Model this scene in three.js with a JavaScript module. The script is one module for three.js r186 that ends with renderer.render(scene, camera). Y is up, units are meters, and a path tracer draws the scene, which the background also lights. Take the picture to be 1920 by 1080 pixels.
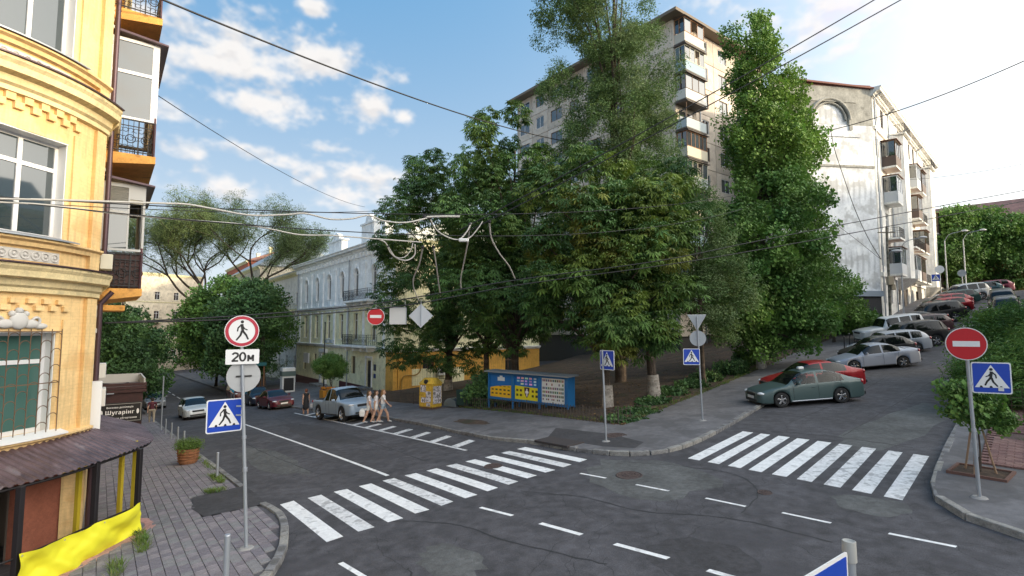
import * as THREE from 'three';
import { mergeGeometries, mergeVertices } from 'three/addons/utils/BufferGeometryUtils.js';
import { RoundedBoxGeometry } from 'three/addons/geometries/RoundedBoxGeometry.js';
import { MarchingCubes } from 'three/addons/objects/MarchingCubes.js';

// ---------------------------------------------------------------- camera, sky, sun, exposure
const scene = new THREE.Scene();
const camera = new THREE.PerspectiveCamera(56.74, 16 / 9, 0.1, 1500);
camera.position.set(0, 4.3, 0);
camera.rotation.set(THREE.MathUtils.degToRad(4.4), 0, 0);
const SUN_AZ = 108, SUN_EL = 11;                    // degrees right of -z, degrees above the horizon
const rad = THREE.MathUtils.degToRad;
const sunDir = new THREE.Vector3(Math.sin(rad(SUN_AZ)) * Math.cos(rad(SUN_EL)), Math.sin(rad(SUN_EL)), -Math.cos(rad(SUN_AZ)) * Math.cos(rad(SUN_EL)));
const sun = new THREE.DirectionalLight(new THREE.Color().setRGB(1, 0.8, 0.52), 2.0);
sun.position.copy(sunDir).multiplyScalar(200);
sun.castShadow = true; sun.shadow.radius = 5; sun.shadow.mapSize.set(4096, 4096);
Object.assign(sun.shadow.camera, { left: -110, right: 110, top: 110, bottom: -110, near: 1, far: 500 });
scene.add(sun, sun.target);
const renderer = new THREE.WebGLRenderer({ antialias: true });
renderer.setSize(1024, 576);
renderer.toneMapping = THREE.LinearToneMapping;
renderer.toneMappingExposure = 2.0;
renderer.shadowMap.enabled = true;
const SKY_LEVEL = 0.68, GLOW = [2.0, 4.2];

// ---------------------------------------------------------------- random numbers and noise
function rng(seed) { let a = seed >>> 0; return () => { a = (a + 0x6D2B79F5) | 0; let t = Math.imul(a ^ (a >>> 15), 1 | a); t = (t + Math.imul(t ^ (t >>> 7), 61 | t)) ^ t; return ((t ^ (t >>> 14)) >>> 0) / 4294967296; }; }
const hash2 = (x, y, s) => { let h = Math.imul(x, 374761393) ^ Math.imul(y, 668265263) ^ Math.imul(s, 1442695041); h = Math.imul(h ^ (h >>> 13), 1274126177); return ((h ^ (h >>> 16)) >>> 0) / 4294967296; };
function vnoise(x, y, s, p = 0) {                   // value noise 0..1, period p in cells (0: none)
  let xi = Math.floor(x), yi = Math.floor(y); const fx = x - xi, fy = y - yi;
  let x1 = xi + 1, y1 = yi + 1;
  if (p) { xi = ((xi % p) + p) % p; yi = ((yi % p) + p) % p; x1 = ((x1 % p) + p) % p; y1 = ((y1 % p) + p) % p; }
  const u = fx * fx * (3 - 2 * fx), v = fy * fy * (3 - 2 * fy);
  const a = hash2(xi, yi, s), b = hash2(x1, yi, s), c = hash2(xi, y1, s), d = hash2(x1, y1, s);
  return a + (b - a) * u + (c - a) * v + (a - b - c + d) * u * v;
}
function fbm(x, y, s, oct = 4, p = 0) { let r = 0, a = 0.5, f = 1, n = 0; for (let i = 0; i < oct; i++) { r += a * vnoise(x * f, y * f, s + i * 17, p ? p * f : 0); n += a; a *= 0.5; f *= 2; } return r / n; }
const clamp = (v, a = 0, b = 1) => Math.min(b, Math.max(a, v));
const smooth = (a, b, v) => { const t = clamp((v - a) / (b - a)); return t * t * (3 - 2 * t); };
const lerp = (a, b, t) => a + (b - a) * t;

// ---------------------------------------------------------------- the sky: evening air with scattered cumulus, brightest round the sun
{
  const Wd = 3072, Hd = 1536, data = new Float32Array(Wd * Hd * 4);
  // azimuth right of -z, elevation, half width, half height in degrees, density
  const banks = [[-31.5, 32, 4.6, 2.4, 1], [-29, 25.2, 7, 3, 1], [-22.5, 25.6, 6, 2.4, 1], [-25, 21.6, 4, 1.9, 1.1], [-15.5, 21.7, 2.6, 1.8, 1.1], [-11.8, 22, 1.7, 1, 0.9], [-19.4, 26, 3, 1.8, 1], [-14.6, 25, 3, 1.1, 0.7],
    [-21.5, 30.2, 1.6, 0.9, 0.9], [-17.5, 14.6, 6, 2.8, 0.9], [-26, 16.6, 4, 0.9, 0.8], [-34, 19.2, 4, 1.2, 0.8], [-33, 16, 3, 1, 0.8], [-40, 27, 6, 3, 0.9], [-55, 24, 9, 4, 0.9], [-70, 34, 12, 4, 0.9], [-90, 22, 11, 4, 0.9], [-120, 30, 14, 5, 0.9], [-150, 24, 14, 5, 0.9], [180, 36, 16, 6, 0.9], [150, 22, 14, 5, 0.9], [120, 32, 14, 5, 0.9], [95, 25, 12, 5, 0.8], [70, 36, 12, 5, 0.8],
    [34, 27, 14, 4, 0.8], [24, 33, 9, 3, 0.8], [45, 19, 10, 4, 0.8], [6, 40, 8, 3, 0.7], [38, 33, 10, 3, 0.8], [30, 21, 8, 3, 0.7], [-37, 22, 5, 1.6, 0.8], [-30, 13, 8, 1.8, 0.8], [-8, 13, 5, 2, 0.7], [-19, 18, 3, 0.8, 0.7]];
  const row = (j) => {
    const el = ((j + 0.5) / Hd - 0.5) * 180, ce = Math.cos(rad(el)), sy = Math.sin(rad(el)), e0 = Math.max(el, 0);
    const near = banks.filter((q) => Math.abs(el - q[1]) < q[3] * 2.6), nb = near.length;
    const hz = Math.exp(-Math.pow(e0 / 21, 1.3)), low = Math.exp(-e0 / 7);
    for (let i = 0; i < Wd; i++) {
      const phi = ((i + 0.5) / Wd - 0.5) * 2 * Math.PI, dx = Math.cos(phi) * ce, dz = Math.sin(phi) * ce, k = 4 * (j * Wd + i);
      const az = Math.atan2(dx, -dz) * 180 / Math.PI, cs = dx * sunDir.x + sy * sunDir.y + dz * sunDir.z, ang = Math.acos(Math.min(1, Math.max(-1, cs))) * 180 / Math.PI;
      // clear air: blue above, pale at the horizon; bright haze on the sun's side
      let r = lerp(0.035, 0.62, hz), g = lerp(0.235, 0.69, hz), b = lerp(0.49, 0.74, hz);
      const veil = Math.exp(-(ang * ang) / (2 * 36 * 36));
      r = lerp(r, 0.70, veil * 0.92); g = lerp(g, 0.69, veil * 0.92); b = lerp(b, 0.67, veil * 0.92);
      const glow = GLOW[0] * Math.exp(-ang / 8) + GLOW[1] * Math.exp(-(ang * ang) / (2 * 32 * 32));
      r += glow; g += glow * 0.92; b += glow * 0.79;
      const warm = low * (0.35 + 0.65 * veil);     // peach band low in the sky
      r += 0.10 * warm; g += 0.015 * warm; b -= 0.10 * warm;
      if (el > 1) {
        let d = 0;
        for (let q = 0; q < nb; q++) {
          const c = near[q]; let da = az - c[0]; if (da > 180) da -= 360; else if (da < -180) da += 360;
          if (da > c[2] * 2.4 || da < -c[2] * 2.4) continue;
          const de = el - c[1], e = da * da / (c[2] * c[2]) + de * de / (c[3] * c[3] * (de < 0 ? 0.7 : 1.25)), v = c[4] * Math.exp(-e * 0.75);
          if (v > d) d = v;
        }
        if (d > 0.03) {
          const n = fbm(az * 0.42 + 50, el * 0.75, 5, 6), n2 = fbm(az * 1.6, el * 2.4, 9, 3);
          const c = smooth(0.36, 1.0, d * 0.8 + (n - 0.5) * 1.05 + (n2 - 0.5) * 0.3 + 0.12) * smooth(0.03, 0.2, d);
          const up = fbm(az * 0.42 + 50, (el + 0.7) * 0.75, 5, 4) - n, w = c * 0.93;   // cloud tops brighter than their flanks
          const li = 0.74 - 0.55 * clamp(up, -0.06, 0.12) - 0.04 * smooth(0.45, 1.2, d * 0.8 + (n - 0.5) * 1.3);
          r = lerp(r, Math.max(r, li), w); g = lerp(g, Math.max(g * 0.93, li * 0.96), w); b = lerp(b, Math.max(b * 0.86, li * 0.94), w * 0.9);
        }
      } else if (el < 0) { const q = clamp(-el / 12); r = lerp(r, 0.16, q); g = lerp(g, 0.16, q); b = lerp(b, 0.16, q); }
      data[k] = r * SKY_LEVEL; data[k + 1] = g * SKY_LEVEL; data[k + 2] = b * SKY_LEVEL; data[k + 3] = 1;
    }
  };
  for (let j = 0; j < Hd; j++) row(j);
  const t = new THREE.DataTexture(data, Wd, Hd, THREE.RGBAFormat, THREE.FloatType);
  t.mapping = THREE.EquirectangularReflectionMapping; t.colorSpace = THREE.LinearSRGBColorSpace; t.magFilter = t.minFilter = THREE.LinearFilter; t.needsUpdate = true;
  scene.background = t; scene.environment = t;
}

// ---------------------------------------------------------------- the two streets: s runs down the left street, t up the right one
const SA = Math.sin(rad(37.36)), CA = Math.cos(rad(37.36));
const X = (s, t) => -SA * s + CA * t, Z = (s, t) => -(CA * s + SA * t);
const ST = (x, z) => [-SA * x - CA * z, CA * x - SA * z];
const sp = (x, w) => { const k = x / w; return k > 30 ? x : k < -30 ? 0 : w * Math.log1p(Math.exp(k)); };
function H(x, z) {                                  // ground level: down the left street, up the right one
  const [s, t] = ST(x, z);
  return 0.055 * (t - 2.1) + 0.07 + 0.055 * sp(t - 30, 4) + 0.07 * sp(t - 46, 4) - 0.13 * sp(t - 76, 4) - 0.07 * sp(s - 10, 4) + 0.04 * sp(s - 60, 6) - 0.05 * sp(t - 110, 8) + 0.05 * sp(-t - 30, 8);
}
const Hst = (s, t) => H(X(s, t), Z(s, t));
const DIR_A = Math.atan2(CA, -SA);                  // rotation.y that turns local +x down the left street
const V = (x, y, z) => new THREE.Vector3(x, y, z);

// ---------------------------------------------------------------- names, labels, geometry helpers
const taken = {};
function numbered(n) { if (!(n in taken)) { taken[n] = 0; return n; } taken[n]++; return n + '_' + String(taken[n]).padStart(3, '0'); }
function tag(o, label, category, group, kind) { o.userData.label = label; if (category) o.userData.category = category; if (group) o.userData.group = group; if (kind) o.userData.kind = kind; return o; }
function thing(name, label, category, [x, y, z] = [0, 0, 0], turn = 0, group) { const o = new THREE.Group(); o.name = numbered(name); o.position.set(x, y, z); o.rotation.y = turn; scene.add(o); return tag(o, label, category, group); }
function uvm(g) {                                   // uv in metres from the dominant side of each normal
  const p = g.attributes.position, n = g.attributes.normal, uv = new Float32Array(p.count * 2);
  for (let i = 0; i < p.count; i++) {
    const ax = Math.abs(n.getX(i)), ay = Math.abs(n.getY(i)), az = Math.abs(n.getZ(i));
    let u, v; if (ay > ax && ay > az) { u = p.getX(i); v = p.getZ(i); } else if (ax > az) { u = p.getZ(i); v = p.getY(i); } else { u = p.getX(i); v = p.getY(i); }
    uv[2 * i] = u; uv[2 * i + 1] = v;
  }
  g.setAttribute('uv', new THREE.BufferAttribute(uv, 2)); return g;
}
function prep(g) { g = g.index ? g.toNonIndexed() : g; for (const k of Object.keys(g.attributes)) if (!['position', 'normal', 'uv'].includes(k)) g.deleteAttribute(k); if (!g.attributes.normal) g.computeVertexNormals(); if (!g.attributes.uv) uvm(g); return g; }
function part(name, g, m, parent, pos, keepUV) {
  if (Array.isArray(g)) g = g.length === 1 ? prep(g[0]) : mergeGeometries(g.map(prep)); if (!keepUV && m.map) uvm(g);
  const o = new THREE.Mesh(g, m); o.name = parent ? name : numbered(name); o.castShadow = o.receiveShadow = true; (parent || scene).add(o); if (pos) o.position.set(...pos); return o;
}
const M4 = new THREE.Matrix4(), Q4 = new THREE.Quaternion(), E4 = new THREE.Euler();
function xf(g, x = 0, y = 0, z = 0, rx = 0, ry = 0, rz = 0, sx = 1, sy = 1, sz = 1) { return g.applyMatrix4(M4.compose(V(x, y, z), Q4.setFromEuler(E4.set(rx, ry, rz, 'YXZ')), V(sx, sy, sz))); }
const box = (w, h, d, x = 0, y = 0, z = 0, ry = 0, rx = 0, rz = 0) => xf(new THREE.BoxGeometry(w, h, d), x, y, z, rx, ry, rz);
const bev = (w, h, d, r, x = 0, y = 0, z = 0, ry = 0, rx = 0, rz = 0) => xf(new RoundedBoxGeometry(w, h, d, 1, Math.min(r, w / 2.01, h / 2.01, d / 2.01)), x, y, z, rx, ry, rz);
const cyl = (r0, r1, h, x = 0, y = 0, z = 0, seg = 12, rx = 0, ry = 0, rz = 0) => xf(new THREE.CylinderGeometry(r1, r0, h, seg), x, y + h / 2, z, rx, ry, rz);
function rod(a, b, r0, r1 = r0, seg = 8) { const d = V().subVectors(b, a), g = new THREE.CylinderGeometry(r1, r0, d.length(), seg); Q4.setFromUnitVectors(V(0, 1, 0), d.clone().normalize()); return g.applyMatrix4(M4.compose(V().addVectors(a, b).multiplyScalar(0.5), Q4, V(1, 1, 1))); }
const ball = (r, x = 0, y = 0, z = 0, sx = 1, sy = 1, sz = 1, seg = 12) => xf(new THREE.SphereGeometry(r, seg, Math.max(6, seg * 0.7 | 0)), x, y, z, 0, 0, 0, sx, sy, sz);
const tube = (pts, r, seg = 6, n) => new THREE.TubeGeometry(new THREE.CatmullRomCurve3(pts.map((p) => p.isVector3 ? p : V(...p))), n || pts.length * 4, r, seg, false);
const lathe = (pts, seg = 24) => new THREE.LatheGeometry(pts.map(([x, y]) => new THREE.Vector2(x, y)), seg);
function shapeOf(pts, holes = []) { const s = new THREE.Shape(pts.map(([x, y]) => new THREE.Vector2(x, y))); for (const h of holes) s.holes.push(new THREE.Path(h.map(([x, y]) => new THREE.Vector2(x, y)))); return s; }
const extr = (pts, depth, holes, bevel = 0) => new THREE.ExtrudeGeometry(shapeOf(pts, holes), { depth, bevelEnabled: bevel > 0, bevelSize: bevel, bevelThickness: bevel, bevelSegments: 1, curveSegments: 8 });
const rect = (x0, y0, x1, y1) => [[x0, y0], [x1, y0], [x1, y1], [x0, y1]];
const archPts = (x0, y0, x1, y1, n = 8) => { const r = (x1 - x0) / 2, o = [[x0, y0], [x1, y0]]; for (let i = 0; i <= n; i++) { const a = Math.PI * i / n; o.push([x0 + r + r * Math.cos(a), y1 - r + r * Math.sin(a)]); } return o; };

// ---------------------------------------------------------------- materials
const C = (r, g, b) => new THREE.Color().setRGB(r, g, b);
const hex = (h) => new THREE.Color(h);
function dtex(n, fn, srgb = true, m = n) { const d = new Uint8Array(n * m * 4); for (let y = 0; y < m; y++) for (let x = 0; x < n; x++) { const c = fn(x, y), k = 4 * (y * n + x); d[k] = clamp(c[0], 0, 255); d[k + 1] = clamp(c[1], 0, 255); d[k + 2] = clamp(c[2], 0, 255); d[k + 3] = c.length > 3 ? c[3] : 255; } const t = new THREE.DataTexture(d, n, m); t.wrapS = t.wrapT = THREE.RepeatWrapping; t.magFilter = THREE.LinearFilter; t.minFilter = THREE.LinearMipmapLinearFilter; t.generateMipmaps = true; if (srgb) t.colorSpace = THREE.SRGBColorSpace; t.needsUpdate = true; return t; }
const bumps = {};
// a weathered surface: base colour, fine grain, soft blotches, vertical run marks, stains of a second colour
function surf({ base, tile = 2, n = 512, grain = 0.05, blotch = 0.08, run = 0, stain = null, stainAt = 0.62, stainAmt = 0.5, cell = 6, seed = 1, rough = 0.9, metal = 0, bump = 0.004, bumpCell = 40, extra = null }) {
  const R = rng(seed * 77 + 3);
  const map = dtex(n, (x, y) => {
    const u = x / n, v = y / n; let k = 1 + grain * (R() - 0.5) * 2 + blotch * (fbm(u * cell, v * cell, seed, 4, cell) - 0.5) * 2.4 + grain * (fbm(u * 48, v * 48, seed + 5, 2, 48) - 0.5) * 2;
    if (run) k *= 1 - run * smooth(0.5, 0.8, fbm(u * 24, v * 2, seed + 9, 3, 2)) ;
    let c = [base[0] * k, base[1] * k, base[2] * k];
    if (stain) { const q = smooth(stainAt, stainAt + 0.16, fbm(u * cell, v * cell, seed + 31, 5, cell)) * stainAmt; c = c.map((a, i) => lerp(a, stain[i] * (0.9 + 0.2 * R()), q)); }
    return extra ? extra(c, u, v, R) : c;
  });
  map.repeat.set(1 / tile, 1 / tile);
  const o = { map, roughness: rough, metalness: metal };
  if (bump) { const key = tile + '/' + bumpCell; const b = bumps[key] || (bumps[key] = dtex(256, (x, y) => { const q = 255 * (0.6 * fbm(x / 256 * bumpCell, y / 256 * bumpCell, seed + 3, 2, bumpCell) + 0.4 * fbm(x / 256 * 8, y / 256 * 8, seed + 4, 3, 8)); return [q, q, q]; }, false)); b.repeat.set(1 / tile, 1 / tile); o.bumpMap = b; o.bumpScale = bump; }
  return new THREE.MeshStandardMaterial(o);
}
const flat = (c, rough = 0.8, metal = 0, extra = {}) => new THREE.MeshPhysicalMaterial({ color: Array.isArray(c) ? C(...c) : hex(c), roughness: rough, metalness: metal, ...extra });
const MT = {
  metal: flat([0.42, 0.45, 0.5], 0.45, 0.6), galv: flat([0.36, 0.39, 0.43], 0.5, 0.5), dark: flat([0.02, 0.02, 0.022], 0.6), iron: flat([0.03, 0.028, 0.03], 0.55, 0.3), rubber: flat([0.018, 0.018, 0.019], 0.85),
  white: flat([0.75, 0.75, 0.74], 0.5), pvc: flat([0.72, 0.73, 0.75], 0.35), cream: flat([0.62, 0.58, 0.46], 0.7), wood: flat([0.14, 0.08, 0.045], 0.75), blackpaint: flat([0.014, 0.012, 0.014], 0.45),
  glass: flat([0.025, 0.03, 0.034], 0.03, 0, { ior: 2.0 }), glassBlue: flat([0.03, 0.045, 0.055], 0.03, 0, { ior: 2.1 }), plaster: flat([0.42, 0.4, 0.37], 0.95), cable: flat([0.012, 0.012, 0.014], 0.6), conduit: flat([0.5, 0.48, 0.44], 0.6),
  chrome: flat([0.6, 0.6, 0.62], 0.18, 0.95), red: flat([0.42, 0.012, 0.014], 0.4), yellow: flat([0.72, 0.55, 0.03], 0.6),
  curtain: flat([0.42, 0.44, 0.42], 0.9),
};

// ================================================================= GROUND
const asphalt = surf({ base: [74, 73, 77], tile: 9, n: 1024, grain: 0.2, blotch: 0.14, cell: 7, stain: [62, 61, 65], stainAt: 0.56, stainAmt: 0.55, seed: 4, rough: 0.88, bump: 0.006, bumpCell: 128,
  extra: (() => { // cracks and worn wheel tracks with aggregate showing
    const R = rng(91), mark = new Float32Array(1024 * 1024);
    for (let k = 0; k < 30; k++) { let x = R() * 1024, y = R() * 1024, a = R() * 6.28; const L = 120 + R() * 300; for (let i = 0; i < L; i++) { a += (R() - 0.5) * 0.5; x += Math.cos(a) * 1.3; y += Math.sin(a) * 1.3; const xi = ((x | 0) % 1024 + 1024) % 1024, yi = ((y | 0) % 1024 + 1024) % 1024; mark[yi * 1024 + xi] = 0.45; if (R() < 0.4) mark[yi * 1024 + (xi + 1) % 1024] = 0.3; } }
    return (c, u, v) => { const m = mark[((v * 1024 + 0.5) | 0) * 1024 + ((u * 1024 + 0.5) | 0)] || 0; return c.map((q) => q * (1 - m)); };
  })() });
const asphaltPale = surf({ base: [86, 87, 87], tile: 5, grain: 0.14, blotch: 0.16, stain: [72, 72, 74], seed: 14, rough: 0.9, bump: 0.006, bumpCell: 90 });
const asphaltDark = surf({ base: [63, 62, 65], tile: 4, grain: 0.14, blotch: 0.14, stain: [75, 75, 77], seed: 15, rough: 0.9, bump: 0.006, bumpCell: 90 });
const walkAsphalt = surf({ base: [104, 103, 106], tile: 6, n: 1024, grain: 0.1, blotch: 0.13, cell: 8, stain: [80, 79, 81], stainAt: 0.55, stainAmt: 0.5, seed: 24, rough: 0.92, bump: 0.005, bumpCell: 110 });
const soilMat = surf({ base: [70, 57, 47], tile: 4, n: 512, grain: 0.3, blotch: 0.25, stain: [54, 56, 38], stainAt: 0.55, stainAmt: 0.7, seed: 34, rough: 1, bump: 0.02, bumpCell: 60 });
const kerbMats = [[128, 127, 126], [116, 116, 118], [140, 138, 134]].map((b, i) => surf({ base: b, tile: 1.4, n: 256, grain: 0.12, blotch: 0.16, stain: [78, 76, 74], stainAmt: 0.6, seed: 41 + i, bump: 0.004 }));
const paintMat = surf({ base: [232, 232, 232], tile: 2.6, n: 512, grain: 0.05, blotch: 0.05, stain: [150, 150, 152], stainAt: 0.62, stainAmt: 0.4, cell: 16, seed: 51, rough: 0.7, bump: 0.002 });
const paintWorn = surf({ base: [216, 216, 217], tile: 2.2, n: 512, grain: 0.07, blotch: 0.08, stain: [136, 136, 138], stainAt: 0.54, stainAmt: 0.55, cell: 18, seed: 52, rough: 0.75, bump: 0.002 });

function resample(pts, n) { const L = [0]; for (let i = 1; i < pts.length; i++) L.push(L[i - 1] + Math.hypot(pts[i][0] - pts[i - 1][0], pts[i][1] - pts[i - 1][1])); const T = L[L.length - 1], o = []; for (let k = 0; k <= n; k++) { const d = T * k / n; let i = 1; while (i < L.length - 1 && L[i] < d) i++; const f = (d - L[i - 1]) / (L[i] - L[i - 1] || 1); o.push([lerp(pts[i - 1][0], pts[i][0], f), lerp(pts[i - 1][1], pts[i][1], f)]); } return o; }
const lenOf = (pts) => pts.reduce((a, p, i) => i ? a + Math.hypot(p[0] - pts[i - 1][0], p[1] - pts[i - 1][1]) : 0, 0);
function smoothLine(pts, n) { return new THREE.CatmullRomCurve3(pts.map(([s, t]) => V(s, 0, t)), false, 'centripetal').getSpacedPoints(n).map((p) => [p.x, p.z]); }
// a sheet draped on the ground between two lines of [s,t] points
function drape(a, b, n, m, up, fn) {
  const A = resample(a, n), B = resample(b, n), pos = [], uv = [], idx = [];
  for (let i = 0; i <= n; i++) for (let j = 0; j <= m; j++) { const s = lerp(A[i][0], B[i][0], j / m), t = lerp(A[i][1], B[i][1], j / m), x = X(s, t), z = Z(s, t); pos.push(x, H(x, z) + up + (fn ? fn(s, t, i / n, j / m) : 0), z); uv.push(x, z); }
  for (let i = 0; i < n; i++) for (let j = 0; j < m; j++) { const k = i * (m + 1) + j; idx.push(k, k + 1, k + m + 1, k + 1, k + m + 2, k + m + 1); }
  const g = new THREE.BufferGeometry(); g.setAttribute('position', new THREE.Float32BufferAttribute(pos, 3)); g.setAttribute('uv', new THREE.Float32BufferAttribute(uv, 2)); g.setIndex(idx); g.computeVertexNormals();
  if (g.attributes.normal.getY(0) < 0) { g.setIndex(idx.map((_, q) => idx[q - q % 3 + [0, 2, 1][q % 3]])); g.computeVertexNormals(); }
  return g;
}
const setting = (name, g, m) => { const o = part(name, g, m, null, null, true); o.userData.kind = 'structure'; return o; };
setting('ground', drape([[-300, -300], [400, -300]], [[-300, 400], [400, 400]], 100, 100, -0.35), soilMat);
const road = setting('road', drape([[-60, -45], [170, -45]], [[-60, 120], [170, 120]], 230, 165, 0), asphalt);
road.userData.label = 'grey worn asphalt of the street crossing';

// painted markings, each a sheet of its own 4 mm above the asphalt
function stripe(name, m, pts, label, up = 0.004) {                  // four [s,t] corners
  const [a, b, c, d] = pts, n = Math.max(2, Math.ceil(Math.hypot(b[0] - a[0], b[1] - a[1]) / 0.8));
  const o = part(name, drape([a, b], [d, c], n, 2, up), m, road, null, true); if (label) o.userData.label = label; return o;
}
{ const R = rng(7); // crossing over the left street: 12 long bars
  for (let k = 0; k < 12; k++) { const t = 3.85 + k * 0.695, w = 0.36, j = () => (R() - 0.5) * 0.06, s0 = 11.35 + k * 0.035, s1 = 15.0 - k * 0.03 + (k > 9 ? 0.1 : 0); stripe('crosswalk_bar', k % 3 == 1 ? paintWorn : paintMat, [[s0 + j(), t], [s1 + j(), t], [s1 + j(), t + w], [s0 + j(), t + w]]); }
  // crossing over the right street: 9 bars, skewed along it
  for (let k = 0; k < 9; k++) { const s = 9.15 - k * 0.617, w = 0.36, j = () => (R() - 0.5) * 0.05; stripe('crosswalk_bar', k > 4 ? paintWorn : paintMat, [[s + w + j(), 13.72], [s + w + 0.62 + j(), 17.85], [s + 0.62 + j(), 17.85], [s + j(), 13.72]]); }
  // lane dashes through the crossing
  for (const [s0, t0, s1, t1, w] of [[10.65, 7.15, 9.65, 7.33, 0.1], [8.85, 7.45, 7.8, 7.62, 0.12], [7.05, 7.75, 6.0, 7.95, 0.12], [5.3, 8.05, 4.2, 8.25, 0.12], [3.4, 8.4, 2.3, 8.6, 0.12], [10.1, 3.65, 9.2, 3.75, 0.1], [8.5, 3.9, 7.5, 4.0, 0.1],
    [10.85, 10.62, 10.0, 10.73, 0.08], [9.05, 10.8, 8.15, 10.92, 0.08], [7.25, 11.05, 6.35, 11.15, 0.08], [5.65, 11.32, 4.75, 11.42, 0.08], [3.85, 11.62, 2.9, 11.78, 0.09], [2.0, 11.9, 1.0, 12.05, 0.09]]) stripe('lane_dash', paintMat, [[s0, t0], [s1, t1], [s1, t1 + w], [s0, t0 + w]]);
  stripe('lane_line', paintMat, [[15.3, 6.93], [37, 7.03], [37, 7.14], [15.3, 7.05]]);
  for (let k = 0; k < 16; k++) { const s = 39 + k * 5.2; stripe('lane_dash', paintMat, [[s, 7.05], [s + 3, 7.05], [s + 3, 7.17], [s, 7.17]]); }
  stripe('parking_line', paintWorn, [[16.2, 10.28], [38.6, 10.62], [38.6, 10.74], [16.2, 10.4]]);
  for (let k = 0; k < 12; k++) { const s = 16.9 + k * 1.72; stripe('parking_bar', paintWorn, [[s, 10.42 + k * 0.026], [s + 0.46, 10.42 + k * 0.026], [s + 0.92, 11.5], [s + 0.46, 11.5]]); }
  for (const [s0, t0] of [[12.3, 63.5], [11.9, 53.5]]) stripe('stop_dash', paintWorn, [[s0, t0], [s0 - 1.5, t0], [s0 - 1.5, t0 + 0.5], [s0, t0 + 0.5]]);
}
// patches where the road was dug up and resurfaced
function blob(s, t, rs, rt, seed, n = 22) { const o = []; for (let i = 0; i < n; i++) { const a = i / n * 6.283, k = 0.8 + 0.4 * vnoise(i * 0.9, seed, 3, 0); o.push([s + rs * k * Math.cos(a), t + rt * k * Math.sin(a)]); } return o; }
function patch(name, m, outline, up, parent, label) { // filled outline on the ground, fanned in rings from its middle
  const c = outline.reduce((a, p) => [a[0] + p[0] / outline.length, a[1] + p[1] / outline.length], [0, 0]), ring = [...outline, outline[0]], o = part(name, drape(ring.map(() => c).map((q, i) => [q[0] + 1e-4 * i, q[1]]), ring, ring.length - 1, 5, up), m, parent, null, true); if (label) o.userData.label = label; return o;
}
function patchRing(name, m, outline, up, parent) { const c = outline.reduce((a, p) => [a[0] + p[0] / outline.length, a[1] + p[1] / outline.length], [0, 0]), pos = [], uv = [], idx = [], n = outline.length, K = 5; for (let j = 0; j <= K; j++) for (let i = 0; i < n; i++) { const s = lerp(c[0], outline[i][0], j / K), t = lerp(c[1], outline[i][1], j / K), x = X(s, t), z = Z(s, t); pos.push(x, H(x, z) + up, z); uv.push(x, z); } for (let j = 0; j < K; j++) for (let i = 0; i < n; i++) { const a = j * n + i, b = j * n + (i + 1) % n; idx.push(a, b, a + n, b, b + n, a + n); } const g = new THREE.BufferGeometry(); g.setAttribute('position', new THREE.Float32BufferAttribute(pos, 3)); g.setAttribute('uv', new THREE.Float32BufferAttribute(uv, 2)); g.setIndex(idx); g.computeVertexNormals(); if (g.attributes.normal.getY(n + 1) < 0) { g.setIndex(idx.map((_, q) => idx[q - q % 3 + [0, 2, 1][q % 3]])); g.computeVertexNormals(); } return part(name, g, m, parent, null, true); }
for (const [m, s, t, rs, rt, q, l] of [[asphaltPale, 9.3, 11.6, 1.9, 1.5, 1, 'pale repair patch round the manhole'], [asphaltDark, 5.6, 8.4, 0.9, 0.8, 2, 'dark tar patch by the lane dash'], [asphaltPale, 8.7, 5.2, 0.8, 0.5, 3], [asphaltPale, 6.6, 22, 0.9, 5, 6], [asphaltDark, 27, 8.6, 5, 0.8, 8], [asphaltPale, 22, 5.2, 4, 0.7, 9], [asphaltPale, 4.6, 13, 0.7, 0.6, 12]]) { const o = patchRing('asphalt_patch', m, blob(s, t, rs, rt, q), 0.0022, road); if (l) o.userData.label = l; }

// tar seams and long cracks
{ const R = rng(63), tar = flat([0.028, 0.028, 0.03], 0.8); for (const [pts, w] of [[[[12.0, 5], [10.2, 6.2], [8.6, 6.5], [6.6, 7.1]], 0.04], [[[10.9, 8.6], [9.4, 9.3], [7.8, 9.5], [6.2, 10.4], [4.4, 10.6]], 0.035], [[[10.8, 12.3], [9, 13], [7.6, 13.1], [6.6, 12.2], [6.2, 10.8]], 0.03], [[[9.4, 18.4], [7.6, 18.7], [5.4, 18.6]], 0.05], [[[16, 8.6], [22, 9.0], [30, 8.8], [38, 9.1]], 0.035], [[[18, 5.6], [25, 5.4], [34, 5.7]], 0.03], [[[9.6, 20], [9.9, 26], [10.6, 33]], 0.035], [[[7.4, 19], [7.9, 25], [8.4, 32], [9.2, 42]], 0.03], [[[6, 4.6], [7.4, 4.1], [9, 4.5]], 0.03]]) { const L = smoothLine(pts, 40).map(([a, b]) => [a + (R() - 0.5) * 0.05, b + (R() - 0.5) * 0.05]); part('tar_seam', drape(L, L.map(([a, b], i) => { const q = L[Math.min(40, i + 1)], p = L[Math.max(0, i - 1)], d = Math.hypot(q[0] - p[0], q[1] - p[1]) || 1, ww = w * (0.6 + 0.8 * R()); return [a - (q[1] - p[1]) / d * ww, b + (q[0] - p[0]) / d * ww]; }), 40, 1, 0.0032), tar, road, null, true); } }
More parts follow.
